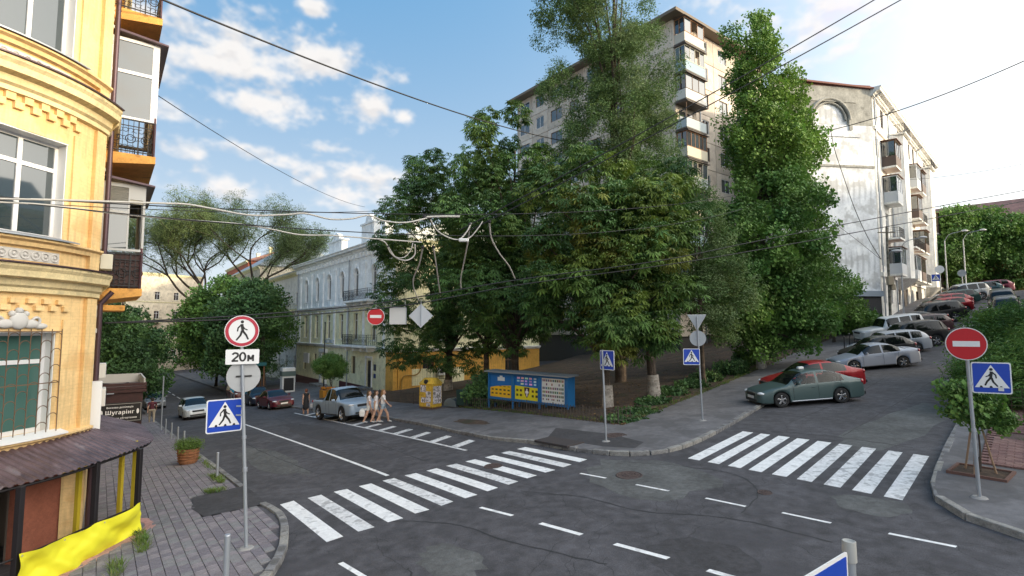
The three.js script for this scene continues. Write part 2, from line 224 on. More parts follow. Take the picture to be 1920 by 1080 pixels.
// kerb stones along a line, each a stone of its own
const kerbGeos = [0, 1, 2].map((i) => uvm(prep(bev(0.985, 0.32, 0.17, 0.025))));
const kerbShort = uvm(prep(bev(0.585, 0.32, 0.17, 0.02)));
function kerb(parent, line, seed, step = 1, top = 0.13) {
  const R = rng(seed), L = lenOf(line), n = Math.round(L / step), P = resample(line, n);
  for (let i = 0; i < n; i++) {
    const [s0, t0] = P[i], [s1, t1] = P[i + 1], x0 = X(s0, t0), z0 = Z(s0, t0), x1 = X(s1, t1), z1 = Z(s1, t1), y0 = H(x0, z0), y1 = H(x1, z1);
    const o = new THREE.Mesh(step < 0.8 ? kerbShort : kerbGeos[(R() * 3) | 0], kerbMats[(R() * 3) | 0]); o.name = 'kerb_stone'; o.castShadow = o.receiveShadow = true;
    o.position.set((x0 + x1) / 2, (y0 + y1) / 2 + top - 0.16 + (R() - 0.5) * 0.02, (z0 + z1) / 2); o.rotation.set(0, Math.atan2(-(z1 - z0), x1 - x0) + (R() - 0.5) * 0.02, Math.atan2(y1 - y0, Math.hypot(x1 - x0, z1 - z0)), 'YXZ'); parent.add(o);
  }
}
// --- pavement round the middle block
const kerbA = [[130, 12], [60, 11.95], [41, 11.75], [34, 12.2], [28, 12.55], [22.2, 12.3], [18.6, 12.0], [16.8, 12.0], [15.2, 12.35]];
const kerbTurn = smoothLine([[15.2, 12.35], [13.4, 12.4], [12.1, 12.55], [11.1, 12.9], [10.45, 13.8], [10.4, 15.2], [10.9, 17.9], [12.2, 23.5]], 30);
const kerbB = [[12.2, 23.5], [14.6, 40], [16.4, 53], [17.6, 64], [19, 76], [21, 100]];
const inA = [[130, 20.6], [45, 20.6], [44.5, 17.2], [36, 16.3], [26, 16.5], [14.6, 16.1]];
const inTurn = [[14.6, 16.1], [14.05, 16.1], [14.1, 16.6]];
const inB = [[14.1, 16.6], [15.3, 20.9], [16.5, 25.9], [17.5, 30.4], [19.5, 41.6], [20.0, 57], [19.9, 62], [20.6, 76], [23, 100]];
const kerbC = [...kerbA, ...kerbTurn.slice(1), ...kerbB.slice(1)];
const midWalk = setting('pavement', mergeGeometries([drape(kerbA, inA, 120, 8, 0.125), drape(kerbTurn, [inA[5], [14.05, 16.1], [14.1, 16.6], [15.3, 20.9]], 40, 6, 0.125), drape(kerbB, [[15.3, 20.9], ...inB.slice(2)], 80, 5, 0.125)]), walkAsphalt);
midWalk.userData.label = 'grey asphalt pavement round the tree-filled block';
kerb(midWalk, kerbA.slice(1), 3); kerb(midWalk, kerbTurn, 5, 0.6); kerb(midWalk, kerbB, 6);
// --- earth bank under the trees, rising away from the pavement
const bankUp = (s, t, i, j) => 0.02 + 0.5 * smooth(0, 0.35, j) * smooth(0, 0.3, 1 - j) * smooth(0, 0.5, i) + 0.07 * (fbm(s * 0.8, t * 0.8, 3) - 0.5);
const bank = setting('earth_bank', drape([[14.05, 16.12], [26, 16.5], [36, 16.3], [44.4, 17.3], [44.6, 20.8], [44.7, 38]], [[14.07, 16.2], ...inB.slice(1, 7), [30, 62], [44, 62]], 60, 36, 0.1, bankUp), soilMat);
bank.userData.label = 'bare brown earth under the chestnut trees';
// --- left pavement of small concrete blocks
const kerbL = [[130, 3.3], [46, 3.2], [29, 3.3], [17.6, 3.45]];
const kerbLC = smoothLine([[15.1, 3.45], [14.2, 3.55], [13.3, 3.5], [12.4, 3.3], [11.4, 3.0], [10.4, 2.5], [9.4, 1.6], [8.7, 0.4], [8.4, -1.2], [8.4, -4]], 30);
const leftWalk = setting('pavement', mergeGeometries([drape(kerbL, [[130, -0.6], [17.6, -0.6]], 110, 4, 0.085), drape([[17.6, 3.45], ...kerbLC], [[17.6, -0.6], [15, -0.6], [12, -2], [9.6, -4]], 40, 5, 0.085)]), surf({ base: [84, 82, 86], tile: 2, grain: 0.14, blotch: 0.14, seed: 61, bump: 0.004 }));
leftWalk.userData.label = 'pavement of small grey blocks beside the yellow corner building';
kerb(leftWalk, kerbL, 8); kerb(leftWalk, kerbLC, 9, 0.6);
{ // blocks: rows run along the street; the nearest 300 are single blocks, the rest are joined
  const R = rng(17), mats = [[124, 118, 124], [115, 110, 117], [131, 125, 129], [119, 118, 120]].map((b, i) => surf({ base: b, tile: 0.9, n: 128, grain: 0.12, blotch: 0.12, stain: [92, 94, 88], stainAmt: 0.4, seed: 70 + i, bump: 0 }));
  const one = uvm(prep(bev(0.212, 0.06, 0.192, 0.008))), rest = [[], [], [], []], cells = [];
  const edge = (s) => s > 15.1 ? 3.36 : Math.max(...[0, 1].map(() => { let best = -9; for (let i = 0; i < kerbLC.length - 1; i++) { const [a, b] = [kerbLC[i], kerbLC[i + 1]]; if ((a[0] - s) * (b[0] - s) <= 0 && Math.abs(a[0] - b[0]) > 1e-6) best = Math.max(best, lerp(a[1], b[1], (s - a[0]) / (b[0] - a[0]))); } return best; })) - 0.12;
  for (let j = 0; j < 26; j++) { const t = -1.6 + j * 0.2; for (let i = 0; i < 210; i++) { const s = 8.5 + (i + (j % 2) * 0.5) * 0.22; if (t > edge(s) - 0.08 || (s > 15.0 && s < 17.5 && t > 2.1) || (t < -0.3 && s > 12.5)) continue; cells.push([s, t, Math.hypot(X(s, t), Z(s, t))]); } }
  const vis = cells.filter(([s, t]) => { const x = X(s, t), z = Z(s, t), u = x / -z, v = (H(x, z) - 4.3) / -z; return u > -0.7 && v > -0.62 && t > 0.6; }).sort((a, b) => a[2] - b[2]).slice(0, 300), near = new Set(vis);
  for (const c of cells) {
    const [s, t] = c, x = X(s, t), z = Z(s, t), m = (R() * 4) | 0, e = 0.4, y = H(x, z) + 0.085 + (R() - 0.5) * 0.008, rx = Math.atan((Hst(s + e, t) - Hst(s - e, t)) / (2 * e)) + (R() - 0.5) * 0.02, ry = DIR_A + (R() - 0.5) * 0.03;
    if (near.has(c)) { const o = new THREE.Mesh(one, mats[m]); o.name = 'paving_block'; o.castShadow = o.receiveShadow = true; o.position.set(x, y, z); o.rotation.set(-(R() - 0.5) * 0.02 - Math.atan(0.055), ry, rx, 'YXZ'); leftWalk.add(o); }
    else rest[m].push(xf((s > 24 ? new THREE.BoxGeometry(0.212, 0.06, 0.192) : one.clone()), x, y, z, -Math.atan(0.055), ry, rx));
  }
  rest.forEach((g, i) => { const o = part('paving_blocks_beyond', g, mats[i], leftWalk, null, false); o.userData.kind = 'stuff'; });
}
// asphalt ramp in the left pavement
patchRing('asphalt_ramp', asphaltDark, [[14.95, 3.5], [16, 3.55], [17.6, 3.5], [17.5, 2.2], [16.2, 2.0], [15.1, 2.15]], 0.118, leftWalk).userData.label = 'asphalt ramp let into the block pavement';
// --- right pavement: asphalt corner, then red-brown blocks
const kerbR = smoothLine([[6.5, 33], [5.4, 24], [5.0, 21], [4.0, 15.0], [3.75, 14.2], [3.4, 13.6], [3.0, 13.3], [2.4, 13.0], [1.2, 12.8], [-1, 12.6], [-6, 12.4], [-30, 12.2]], 70);
const rightWalk = setting('pavement', drape(kerbR, [[-8, 33], [-14, 24], [-18, 21], [-22, 18], [-26, 16], [-30, 14]], 90, 14, 0.125), walkAsphalt);
rightWalk.userData.label = 'asphalt corner pavement with a young staked tree';
kerb(rightWalk, kerbR, 11);
const kerbR2 = [[7.4, 40], [8.4, 50], [9.4, 60], [10.4, 70], [12, 84]];
const rightWalk2 = setting('pavement', drape([[6.5, 33], ...kerbR2], [[-8, 33], [-20, 50], [-22, 60], [-22, 70], [-20, 84]], 60, 12, 0.12), walkAsphalt); rightWalk2.userData.label = 'narrow pavement up the hill behind the bushes';
kerb(rightWalk2, [[6.5, 33], ...kerbR2], 12);
{ // red-brown blocks behind the young tree
  const R = rng(27), mats = [[118, 88, 84], [108, 80, 78], [126, 98, 92]].map((b, i) => surf({ base: b, tile: 0.9, n: 128, grain: 0.12, blotch: 0.14, stain: [96, 90, 86], seed: 80 + i, bump: 0 })), one = uvm(prep(bev(0.3, 0.06, 0.15, 0.008))), list = [];
  const bed = setting('brick_pavement', drape([[3.7, 17.3], [-3, 17.3]], [[5.2, 27], [-3, 27]], 24, 20, 0.132), surf({ base: [86, 70, 66], tile: 2, grain: 0.15, seed: 88, bump: 0.003 })); bed.userData.label = 'red-brown block paving behind the staked young tree';
  for (let j = 0; j < 64; j++) for (let i = 0; i < 28; i++) { const t = 17.42 + j * 0.156, s = 3.7 + 0.15 * (t - 17.3) - (i + (j % 2) * 0.5) * 0.31 - 0.17; if (s < -3 || (t > 20.4 && t < 21.4 && s < 4)) continue; const x = X(s, t), z = Z(s, t); list.push([x, H(x, z) + 0.135 + (R() - 0.5) * 0.006, z, (R() * 3) | 0, t < 20.4 && x / -z < 1.0 ? 0 : 1]); }
  let c = 0; const rest = [[], [], []];
  for (const [x, y, z, m, far] of list) { if (!far && c < 300) { c++; const o = new THREE.Mesh(one, mats[m]); o.name = 'paving_brick'; o.castShadow = o.receiveShadow = true; o.position.set(x, y, z); o.rotation.set(-Math.atan(0.055), DIR_A, 0, 'YXZ'); bed.add(o); } else rest[m].push(xf(one.clone(), x, y, z, -Math.atan(0.055), DIR_A, 0)); }
  rest.forEach((g, i) => { if (g.length) part('paving_bricks_beyond', g, mats[i], bed).userData.kind = 'stuff'; });
}

// ================================================================= BUILDINGS
// a facade: a line from its left to its right end as seen from outside, with pieces set on it in local x (along), y (world height), z (out of the wall)
function facade(b, x0, z0, x1, z1) {
  const L = Math.hypot(x1 - x0, z1 - z0), ph = Math.atan2(-(z1 - z0), x1 - x0), c = Math.cos(ph), sn = Math.sin(ph);
  const f = { b, L, ph };
  f.put = (name, g, m, x = 0, y = 0, z = 0, keep) => { const o = part(name, g, m, b, null, keep); o.position.set(x0 + x * c + z * sn - b.position.x, y - b.position.y, z0 - x * sn + z * c - b.position.z); o.rotation.y = ph; return o; };
  f.sub = (name, g, m, parent, x = 0, y = 0, z = 0, keep) => part(name, g, m, parent, [x, y, z], keep);
  f.w = (x, y, z) => V(x0 + x * c + z * sn, y, z0 - x * sn + z * c);
  return f;
}
const facST = (b, s0, t0, s1, t1) => facade(b, X(s0, t0), Z(s0, t0), X(s1, t1), Z(s1, t1));
const geoCache = {};
const cached = (k, fn) => geoCache[k] || (geoCache[k] = fn());
// wall sheet with holes, front face at z = 0
function wallGeo(x0, y0, x1, y1, holes, th = 0.35) { const g = extr(rect(x0, y0, x1, y1), th, holes); g.translate(0, 0, -th); return prep(g); }
// a window: frame (the part) with panes and a sill as sub-parts; origin at the bottom middle of the opening, on the wall plane
function windowAt(f, x, y, w, h, { arch = 0, cols = 2, transom = 0.3, fw = 0.07, rec = 0.18, fm = MT.pvc, gm = MT.glass, sill = null, name = 'window', curtain = 0 } = {}) {
  const key = ['win', w, h, arch, cols, transom, fw].join();
  const { fg, lights } = cached(key, () => {
    const outer = arch ? archPts(-w / 2, 0, w / 2, h) : rect(-w / 2, 0, w / 2, h), holes = [], top = arch ? h - w / 2 : h * (1 - transom);
    const cw = (w - fw * (cols + 1)) / cols;
    for (let i = 0; i < cols; i++) { const a = -w / 2 + fw + i * (cw + fw); holes.push(rect(a, fw, a + cw, (transom || arch ? top : h - fw))); if (transom && !arch) holes.push(rect(a, top + fw, a + cw, h - fw)); }
    if (arch) { const r = w / 2 - fw, o = [[-r, top + fw]]; o.length = 0; o.push([-r, top + fw * 0.8], [r, top + fw * 0.8]); for (let i = 0; i <= 8; i++) { const a = Math.PI * i / 8; if (Math.sin(a) * r > fw) o.push([r * Math.cos(a), top + r * Math.sin(a)]); } holes.push(o); }
    const g = extr(outer, 0.06, holes); g.translate(0, 0, -0.06);
    return { fg: prep(g), lights: holes.map((hh) => { const q = extr(hh, 0.008); q.translate(0, 0, -0.035); return prep(q); }) };
  });
  const o = f.put(name, fg, fm, x, y, -rec);
  for (const l of lights) f.sub('pane', l, gm, o);
  if (curtain) f.sub('curtain', cached('cur' + w + h + curtain, () => prep(box(w * 0.9, h * curtain, 0.02, 0, h * (1 - curtain / 2) - 0.04, -0.12))), MT.curtain, o);
  if (sill) f.sub('sill', cached('sill' + w + rec, () => prep(bev(w + 0.2, 0.06, rec + 0.14, 0.012, 0, -0.03, (rec - 0.14) / 2 + 0.07))), sill, o);
  return o;
}
// mouldings: profile points [out, up] swept along local x from a to b
function moulding(prof, a, b, n = 1, bend = null) {
  const pos = [], idx = [], m = prof.length;
  for (let i = 0; i <= n; i++) { const x = lerp(a, b, i / n); for (const [z, y] of prof) pos.push(x, y, z + (bend ? bend(x) : 0)); }
  for (let i = 0; i < n; i++) for (let j = 0; j < m - 1; j++) { const k = i * m + j; idx.push(k, k + m, k + 1, k + 1, k + m, k + m + 1); }
  for (const e of [0, n]) { const st = e * m; for (let j = 1; j < m - 1; j++) e ? idx.push(st, st + j, st + j + 1) : idx.push(st, st + j + 1, st + j); }
  const g = new THREE.BufferGeometry(); g.setAttribute('position', new THREE.Float32BufferAttribute(pos, 3)); g.setIndex(idx); const q = g.toNonIndexed(); q.computeVertexNormals(); return uvm(q);
}
const cornice = (h, d) => [[0, 0], [d * 0.25, 0.02], [d * 0.25, h * 0.2], [d * 0.4, h * 0.28], [d * 0.45, h * 0.5], [d * 0.85, h * 0.56], [d * 0.88, h * 0.78], [d, h * 0.9], [d, h], [0, h + 0.02]];
// wrought iron railing: rails, posts, curls; along local x
function railGeo(L, h, step = 0.14, curls = true, seed = 1) {
  const g = [box(L, 0.035, 0.04, L / 2, h - 0.02, 0), box(L, 0.025, 0.025, L / 2, 0.08, 0), box(L, 0.02, 0.02, L / 2, h * 0.8, 0)], n = Math.max(2, Math.round(L / step));
  for (let i = 0; i <= n; i++) g.push(box(i % 6 == 0 || i == n ? 0.03 : 0.014, h - 0.04, 0.016, L * i / n, h / 2, 0));
  if (curls) for (let i = 0; i < n; i++) { const x = L * (i + 0.5) / n, r = Math.min(step * 0.48, 0.09); for (const y of [0.2, 0.45, 0.68]) { if (y * h + r > h * 0.8) continue; g.push(xf(new THREE.TorusGeometry(r, 0.008, 4, 10, 5), x, y * h, 0, 0, 0, i * 1.3 + y * 9)); } if (i % 3 == 1) g.push(xf(new THREE.TorusGeometry(r * 2, 0.011, 4, 14), x, h * 0.44, 0)); }
  return mergeGeometries(g.map(prep));
}
function airCon(o, f, x, y, z, w = 0.82, h = 0.58, d = 0.3) { // outdoor unit set on a facade of building o
  const u = f.put('air_conditioner', bev(w, h, d, 0.02, 0, h / 2, d / 2), MT.white, x, y, z); u.userData.label = 'white air conditioner box on the wall';
  f.sub('fan_grille', [cyl(0.21, 0.21, 0.012, 0, 0, 0, 20, Math.PI / 2), ...[0.07, 0.14, 0.2].map((r) => xf(new THREE.TorusGeometry(r, 0.008, 4, 20), 0, 0.006, 0.008))].map((g) => xf(prep(g), -w * 0.15, h / 2, d + 0.004)), MT.dark, u); return u;
}

// ---------------------------------------------------------------- the yellow corner building
const yellowWall = surf({ base: [236, 203, 146], tile: 3, n: 512, grain: 0.035, blotch: 0.05, run: 0.12, stain: [206, 164, 108], stainAmt: 0.45, seed: 101, rough: 0.88, bump: 0.003, bumpCell: 60,
  extra: (c, u, v) => { const row = Math.floor(v * 40), off = (row % 2) * 0.5, fx = (u * 12 + off) % 1, fy = (v * 40) % 1; const j = (fy < 0.1 || fx < 0.03) ? 0.955 : 1; return c.map((q) => q * j); } });
const creamTrim = surf({ base: [222, 204, 158], tile: 2.5, n: 256, grain: 0.05, blotch: 0.1, run: 0.12, stain: [150, 140, 112], stainAmt: 0.5, seed: 103, bump: 0.003 });
const terracotta = surf({ base: [150, 92, 74], tile: 2.5, n: 256, grain: 0.06, blotch: 0.1, stain: [140, 78, 60], seed: 104, bump: 0.004 });
const stucco = flat([0.55, 0.54, 0.52], 0.9), brownMetal = flat([0.085, 0.05, 0.062], 0.35, 0.35), tealGlass = flat([0.06, 0.135, 0.12], 0.12, 0, { ior: 1.6 });
const q0 = [-10.42, -8.82], q1 = [-9.67, -12.35];
const yb = thing('corner_building', 'yellow stucco corner house with bowed bay, cornices and iron balconies', 'building', [q1[0], H(...q1), q1[1]]);
{
  const f = facade(yb, ...q0, ...q1), L = f.L, sag = 0.42, bow = (x) => sag * (1 - ((2 * x / L - 1) ** 2)) - 0.02;
  const bend = (g) => { const p = g.attributes.position; for (let i = 0; i < p.count; i++) p.setZ(i, p.getZ(i) + bow(clamp(p.getX(i), 0, L))); g.computeVertexNormals(); return uvm(g); };
  const slab = (x0, x1, y0, y1, th = 0.4, z = 0) => { const g = new THREE.BoxGeometry(x1 - x0, y1 - y0, th, Math.max(1, Math.round((x1 - x0) / 0.15)), 1, 1); g.translate((x0 + x1) / 2, (y0 + y1) / 2, z - th / 2); return bend(prep(g)); };
  const wx = L / 2 - 0.02, ww = 1.5, wa = wx - ww / 2, wb = wx + ww / 2;
  const rows = [[2.2, 4.25], [6.18, 8.25], [10.08, 12.15], [13.95, 15.9]];
  let y = 1.95; const wg = [];
  for (const [a, b] of rows) { wg.push(slab(0, L, y, a), slab(0, wa, a, b), slab(wb, L, a, b)); y = b; }
  wg.push(slab(0, L, y, 17.6));
  f.put('bay_wall', wg, yellowWall).userData.label = 'bowed yellow brick bay of the corner';
  // raised end strips and window surrounds
  for (const [x0, x1] of [[0.02, 0.34], [L - 0.36, L - 0.02]]) f.put('pilaster', [slab(x0, x1, 1.97, 4.98, 0.1, 0.1), slab(x0, x1, 5.62, 8.85, 0.1, 0.1), slab(x0, x1, 9.52, 13, 0.1, 0.1), slab(x0, x1, 13.5, 17.4, 0.1, 0.1)], yellowWall);
  rows.forEach(([a, b], i) => {
    for (const xs of [wa - 0.3, wb + 0.12]) f.put('surround', slab(xs, xs + 0.18, a, b + 0.25, 0.06, 0.05), yellowWall);
    // stepped dentil band above the window, each block built
    const n = 13; for (let k = 0; k < n; k++) { const x = wa - 0.25 + (ww + 0.5) * (k + 0.5) / n, up = k % 2; f.put('dentil', slab(x - 0.08, x + 0.08, b + (i ? 0.36 : 0.42) + up * 0.14, b + (i ? 0.5 : 0.52) + up * 0.14, 0.09, 0.08), yellowWall); }
    // ornament panel under the window
    if (i) { const yy = a - 0.52; f.put('ornament_panel', slab(wa + 0.05, wb - 0.05, yy, yy + 0.22, 0.02, 0.012), stucco); for (let k = 0; k < 7; k++) { const x = wa + 0.16 + (ww - 0.32) * k / 6; const o = f.put('rosette', prep(xf(new THREE.TorusGeometry(0.075, 0.022, 6, 14), 0, 0, 0)), stucco, x, yy + 0.11, bow(x) + 0.015); f.sub('bud', prep(ball(0.035)), stucco, o); } }
    // window with its wide white reveals
    const casement = i == 1 ? { cols: 2, transom: 0.3 } : { cols: i == 0 ? 1 : 2, transom: i == 0 ? 0.32 : 0 };
    const win = windowAt(f, wx, a, ww, b - a, { ...casement, fw: 0.085, rec: -bow(wx) + 0.3, gm: i == 0 ? tealGlass : MT.glassBlue, fm: MT.pvc, curtain: 0 });
    win.userData.label = ['teal barred lower window', 'white two-leaf window that mirrors the sky', 'tall upper window', 'top window'][i];
    f.put('reveal', [box(0.02, b - a, 0.3, wa + 0.012, (a + b) / 2, bow(wa) - 0.16), box(0.02, b - a, 0.3, wb - 0.012, (a + b) / 2, bow(wb) - 0.16), box(ww - 0.06, 0.02, 0.3, wx, b - 0.012, bow(wx) - 0.17)], MT.white);
    f.put('sill', moulding([[-0.05, 0], [0.26, -0.07], [0.26, -0.04], [-0.05, 0.035]], wa - 0.22, wb + 0.22, 12, bow), i ? MT.galv : MT.white, 0, a, 0);
    f.put('sill_course', moulding([[0, -0.2], [0.1, -0.18], [0.12, -0.1], [0.2, -0.06], [0.2, -0.02], [0, 0]], 0.02, L - 0.02, 18, bow), yellowWall, 0, a - 0.06, 0);
  });
  // cornices between the storeys
  for (const [yy, h, d] of [[5.0, 0.55, 0.42], [8.88, 0.58, 0.46], [12.95, 0.55, 0.42], [17.0, 0.8, 0.6]]) {
    f.put('cornice', moulding(cornice(h, d), -0.05, L + 0.06, 22, bow), creamTrim, 0, yy, 0);
    f.put('cornice_flashing', moulding([[0, 0], [d + 0.05, -0.015], [d + 0.05, 0.012], [0, 0.05]], -0.07, L + 0.08, 22, bow), brownMetal, 0, yy + h + 0.022, 0);
  }
  // stucco shell over the lower window
  { const o = f.put('shell_ornament', [ball(0.17, 0, 0.16, 0.05, 1, 1, 0.5), ...[-1, 1].flatMap((k) => [ball(0.13, k * 0.22, 0.1, 0.03, 1.3, 0.7, 0.5), ball(0.1, k * 0.42, 0.06, 0.02, 1.4, 0.6, 0.5), xf(new THREE.TorusGeometry(0.07, 0.03, 5, 12), k * 0.33, 0.16, 0.03), ball(0.06, k * 0.12, 0.3, 0.04)]), ball(0.07, 0, 0.36, 0.04)], stucco, wx - 0.05, 4.3, bow(wx)); o.userData.label = 'white stucco shell over the barred window'; }
  // iron bars over the lower window: uprights with rows of arches
  { const g = [], W = ww + 0.1, n = 8; for (let i = 0; i <= n; i++) g.push(rod(V(-W / 2 + W * i / n, -0.1, 0), V(-W / 2 + W * i / n, 2.1, 0), 0.009, 0.009, 5));
    for (let r = 0; r < 6; r++) for (let i = 0; i < n; i++) g.push(xf(new THREE.TorusGeometry(W / n / 2, 0.008, 4, 8, Math.PI), -W / 2 + W * (i + 0.5) / n + (r % 2 ? 0 : 0), 0.12 + r * 0.33 + (i % 2) * 0.16, 0.008));
    for (const yy of [-0.05, 1.0, 2.05]) g.push(box(W, 0.02, 0.012, 0, yy, 0)); const o = f.put('window_grille', g, flat([0.16, 0.1, 0.06], 0.7, 0.3), wx, 2.2, bow(wx) + 0.03); o.userData.label = 'rusty iron window bars with arches'; }
  // crumbling corner edge: chunks of bare masonry
  { const R = rng(12), rubble = flat([0.48, 0.45, 0.39], 0.95); for (const [a, b] of [[6, 8.5], [9.8, 12.6], [3, 4.9]]) { const g = []; for (let yy = a; yy < b; yy += 0.09) g.push(bev(0.05 + R() * 0.06, 0.07 + R() * 0.05, 0.05 + R() * 0.05, 0.01, L + 0.005 + R() * 0.02, yy, -0.05 + R() * 0.05, R())); f.put('broken_edge', g, rubble); } }
  // ground floor behind the awning
  const gy = -1.0;
  f.put('base_wall', (() => { const door = rect(1.15, gy, 2.55, 1.25); return wallGeo(-1.2, gy, L + 0.05, 1.96, [door], 0.3); })(), terracotta, 0, 0, -0.32).userData.label = 'terracotta painted ground floor wall';
  const dr = f.put('hallway', [box(3.4, 0.06, 3.0, 1.85, -0.98, -2.15), box(3.4, 0.06, 3.0, 1.85, 1.7, -2.15), box(0.06, 2.66, 3.0, 0.18, 0.36, -2.15), box(0.06, 2.66, 3.0, 3.52, 0.36, -2.15), box(3.4, 2.66, 0.06, 1.85, 0.36, -3.6), box(1.0, 2.66, 0.05, 0.66, 0.36, -0.655), box(0.98, 2.66, 0.05, 3.04, 0.36, -0.655)], flat([0.16, 0.13, 0.11], 0.95)); dr.userData.label = 'unlit hall behind the open shop door';
  f.sub('door_leaf', prep(box(0.05, 2.2, 0.9, 1.2, 0.12, -0.9)), MT.wood, dr);
  const lm = f.put('wall_lamp', [ball(0.12, 0, 0, 0.04, 0.85, 1.25, 0.6)], flat([0.45, 0.46, 0.42], 0.3), 3.12, 1.3, -0.28); lm.userData.label = 'oval bulkhead lamp, unlit'; f.sub('lamp_rim', prep(xf(new THREE.TorusGeometry(0.125, 0.02, 6, 18), 0, 0, 0.02, 0, 0, 0, 0.85, 1.25, 1)), MT.dark, lm);
  f.put('junction_box', prep(bev(0.12, 0.14, 0.06, 0.01)), MT.cream, 2.78, 1.22, -0.29);
  // straight walls round the rest of the house
  const A1 = facST(yb, ...ST(...q1), ST(...q1)[0] + 19, ST(...q1)[1]);
  A1.put('side_wall', wallGeo(0.03, -2.6, 19, 17.6, [rect(1.0, 5.4, 1.9, 7.8), rect(1.0, 9, 1.9, 11.5), rect(5, 6.2, 6.2, 8.2), rect(5, 10.1, 6.2, 12.1), rect(10, 6.2, 11.2, 8.2), rect(10, 10.1, 11.2, 12.1), rect(10, 2.2, 11.2, 4.2)], 0.4), yellowWall, 0, 0, 0);
  for (const [x, y, w, h] of [[1.45, 5.4, 0.9, 2.4], [1.45, 9, 0.9, 2.5], [5.6, 6.2, 1.2, 2], [5.6, 10.1, 1.2, 2], [10.6, 6.2, 1.2, 2], [10.6, 10.1, 1.2, 2], [10.6, 2.2, 1.2, 2]]) windowAt(A1, x, y, w, h, {});
  for (const [yy, h, d] of [[5.0, 0.55, 0.3], [8.88, 0.58, 0.3], [12.95, 0.55, 0.3], [17.0, 0.8, 0.5]]) A1.put('cornice', moulding(cornice(h, d), 0.06, 19, 1), creamTrim, 0, yy, 0);
  const B1 = facade(yb, q0[0] - 12 * CA, q0[1] + 12 * SA, ...q0);
  B1.put('side_wall', wallGeo(0, -1, 12 - 0.02, 17.6, [], 0.4), yellowWall, 0, 0, 0);
  const bk = [[q0[0] - 12 * CA, q0[1] + 12 * SA], [X(ST(...q1)[0] + 19, -12), Z(ST(...q1)[0] + 19, -12)]];
  facade(yb, X(ST(...q1)[0] + 19, 0), Z(ST(...q1)[0] + 19, 0), ...bk[1]).put('end_wall', wallGeo(0.42, -2.6, 12, 17.6, [], 0.3), yellowWall);
  facade(yb, ...bk[1], ...bk[0]).put('back_wall', wallGeo(0.42, -2.6, Math.hypot(bk[1][0] - bk[0][0], bk[1][1] - bk[0][1]) - 0.4, 17.6, [], 0.3), yellowWall);
  { const P = [q0, q1, [X(ST(...q1)[0] + 19, 0), Z(ST(...q1)[0] + 19, 0)], bk[1], bk[0]].map(([x, z]) => [x - yb.position.x, -(z - yb.position.z)]); const g = extr(P, 0.25); g.rotateX(-Math.PI / 2); part('roof', prep(g), brownMetal, yb, [0, 17.62 - yb.position.y, 0]); }
  // drainpipe at the corner and small things on the wall
  A1.put('drainpipe', [rod(V(0.5, -0.4, 0.1), V(0.5, 4.9, 0.1), 0.055), rod(V(0.5, 4.9, 0.1), V(0.5, 5.2, 0.32), 0.055), rod(V(0.5, 5.6, 0.12), V(0.5, 17, 0.12), 0.055)], brownMetal);
  A1.put('meter_cabinet', prep(bev(0.3, 1.15, 0.22, 0.015, 0.15, 2.5, 0.12)), MT.white, 0.15, 0, 0).userData.label = 'tall white cabinet on the street wall';
  airCon(yb, A1, 7.6, 1.7, 0.05); airCon(yb, A1, 5.4, 0.75, 0.05); airCon(yb, A1, 12.5, 2.3, 0.05);
  A1.put('wall_box', prep(bev(0.35, 0.36, 0.24, 0.02, 0, 0.18, 0.12)), MT.cream, 0.16, 5.7, 0.05);
  // balconies on the street side, one above another: slab, railing, glazing
  const ochre = surf({ base: [214, 158, 84], tile: 2, n: 256, grain: 0.05, blotch: 0.14, stain: [140, 98, 60], stainAmt: 0.5, seed: 107, bump: 0.003 }), redTrim = flat([0.09, 0.02, 0.03], 0.5);
  for (const [ys, proj, rail, glaze, lab] of [[5.3, 0.92, 'panel', [6.25, 7.95], 'glazed balcony over dark carved panels'], [8.74, 1.06, 'open', [9.65, 11.75], 'white glazed balcony over iron lace'], [12.5, 1.06, 'open', null, 'open balcony with iron lace']]) {
    const x0 = 0.75, x1 = 3.55, W = x1 - x0;
    const sl = A1.put('balcony', [(() => { const g = extr([[0, 0], [proj, 0.02], [proj, -0.16], [0.1, -0.3], [0, -0.3]], W); g.rotateY(-Math.PI / 2); g.translate(x1, 0, 0); return prep(g); })()], ochre, 0, ys, 0); sl.userData.label = lab;
    // extr() profile lies in local x,y: turned so that it runs out of the wall
    A1.sub('railing', [railGeo(W, 0.92, 0.13, true), ].map((g) => xf(g, x0, 0, proj - 0.05)).concat([-1, 1].map((k) => xf(railGeo(proj - 0.08, 0.92, 0.11, true), k < 0 ? x0 + 0.03 : x1 - 0.03, 0, 0.02, 0, -Math.PI / 2))), rail == 'panel' ? MT.dark : MT.iron, sl);
    if (rail == 'panel') A1.sub('wood_panel', [box(W - 0.1, 0.84, 0.02, (x0 + x1) / 2, 0.46, proj - 0.09), box(0.02, 0.84, proj - 0.14, x0 + 0.07, 0.46, proj / 2), box(0.02, 0.84, proj - 0.14, x1 - 0.07, 0.46, proj / 2)], flat([0.06, 0.028, 0.024], 0.7), sl);
    A1.sub('corner_post', [rod(V(x0 + 0.03, 0, proj - 0.05), V(x0 + 0.03, 1.05, proj - 0.05), 0.03)], redTrim, sl);
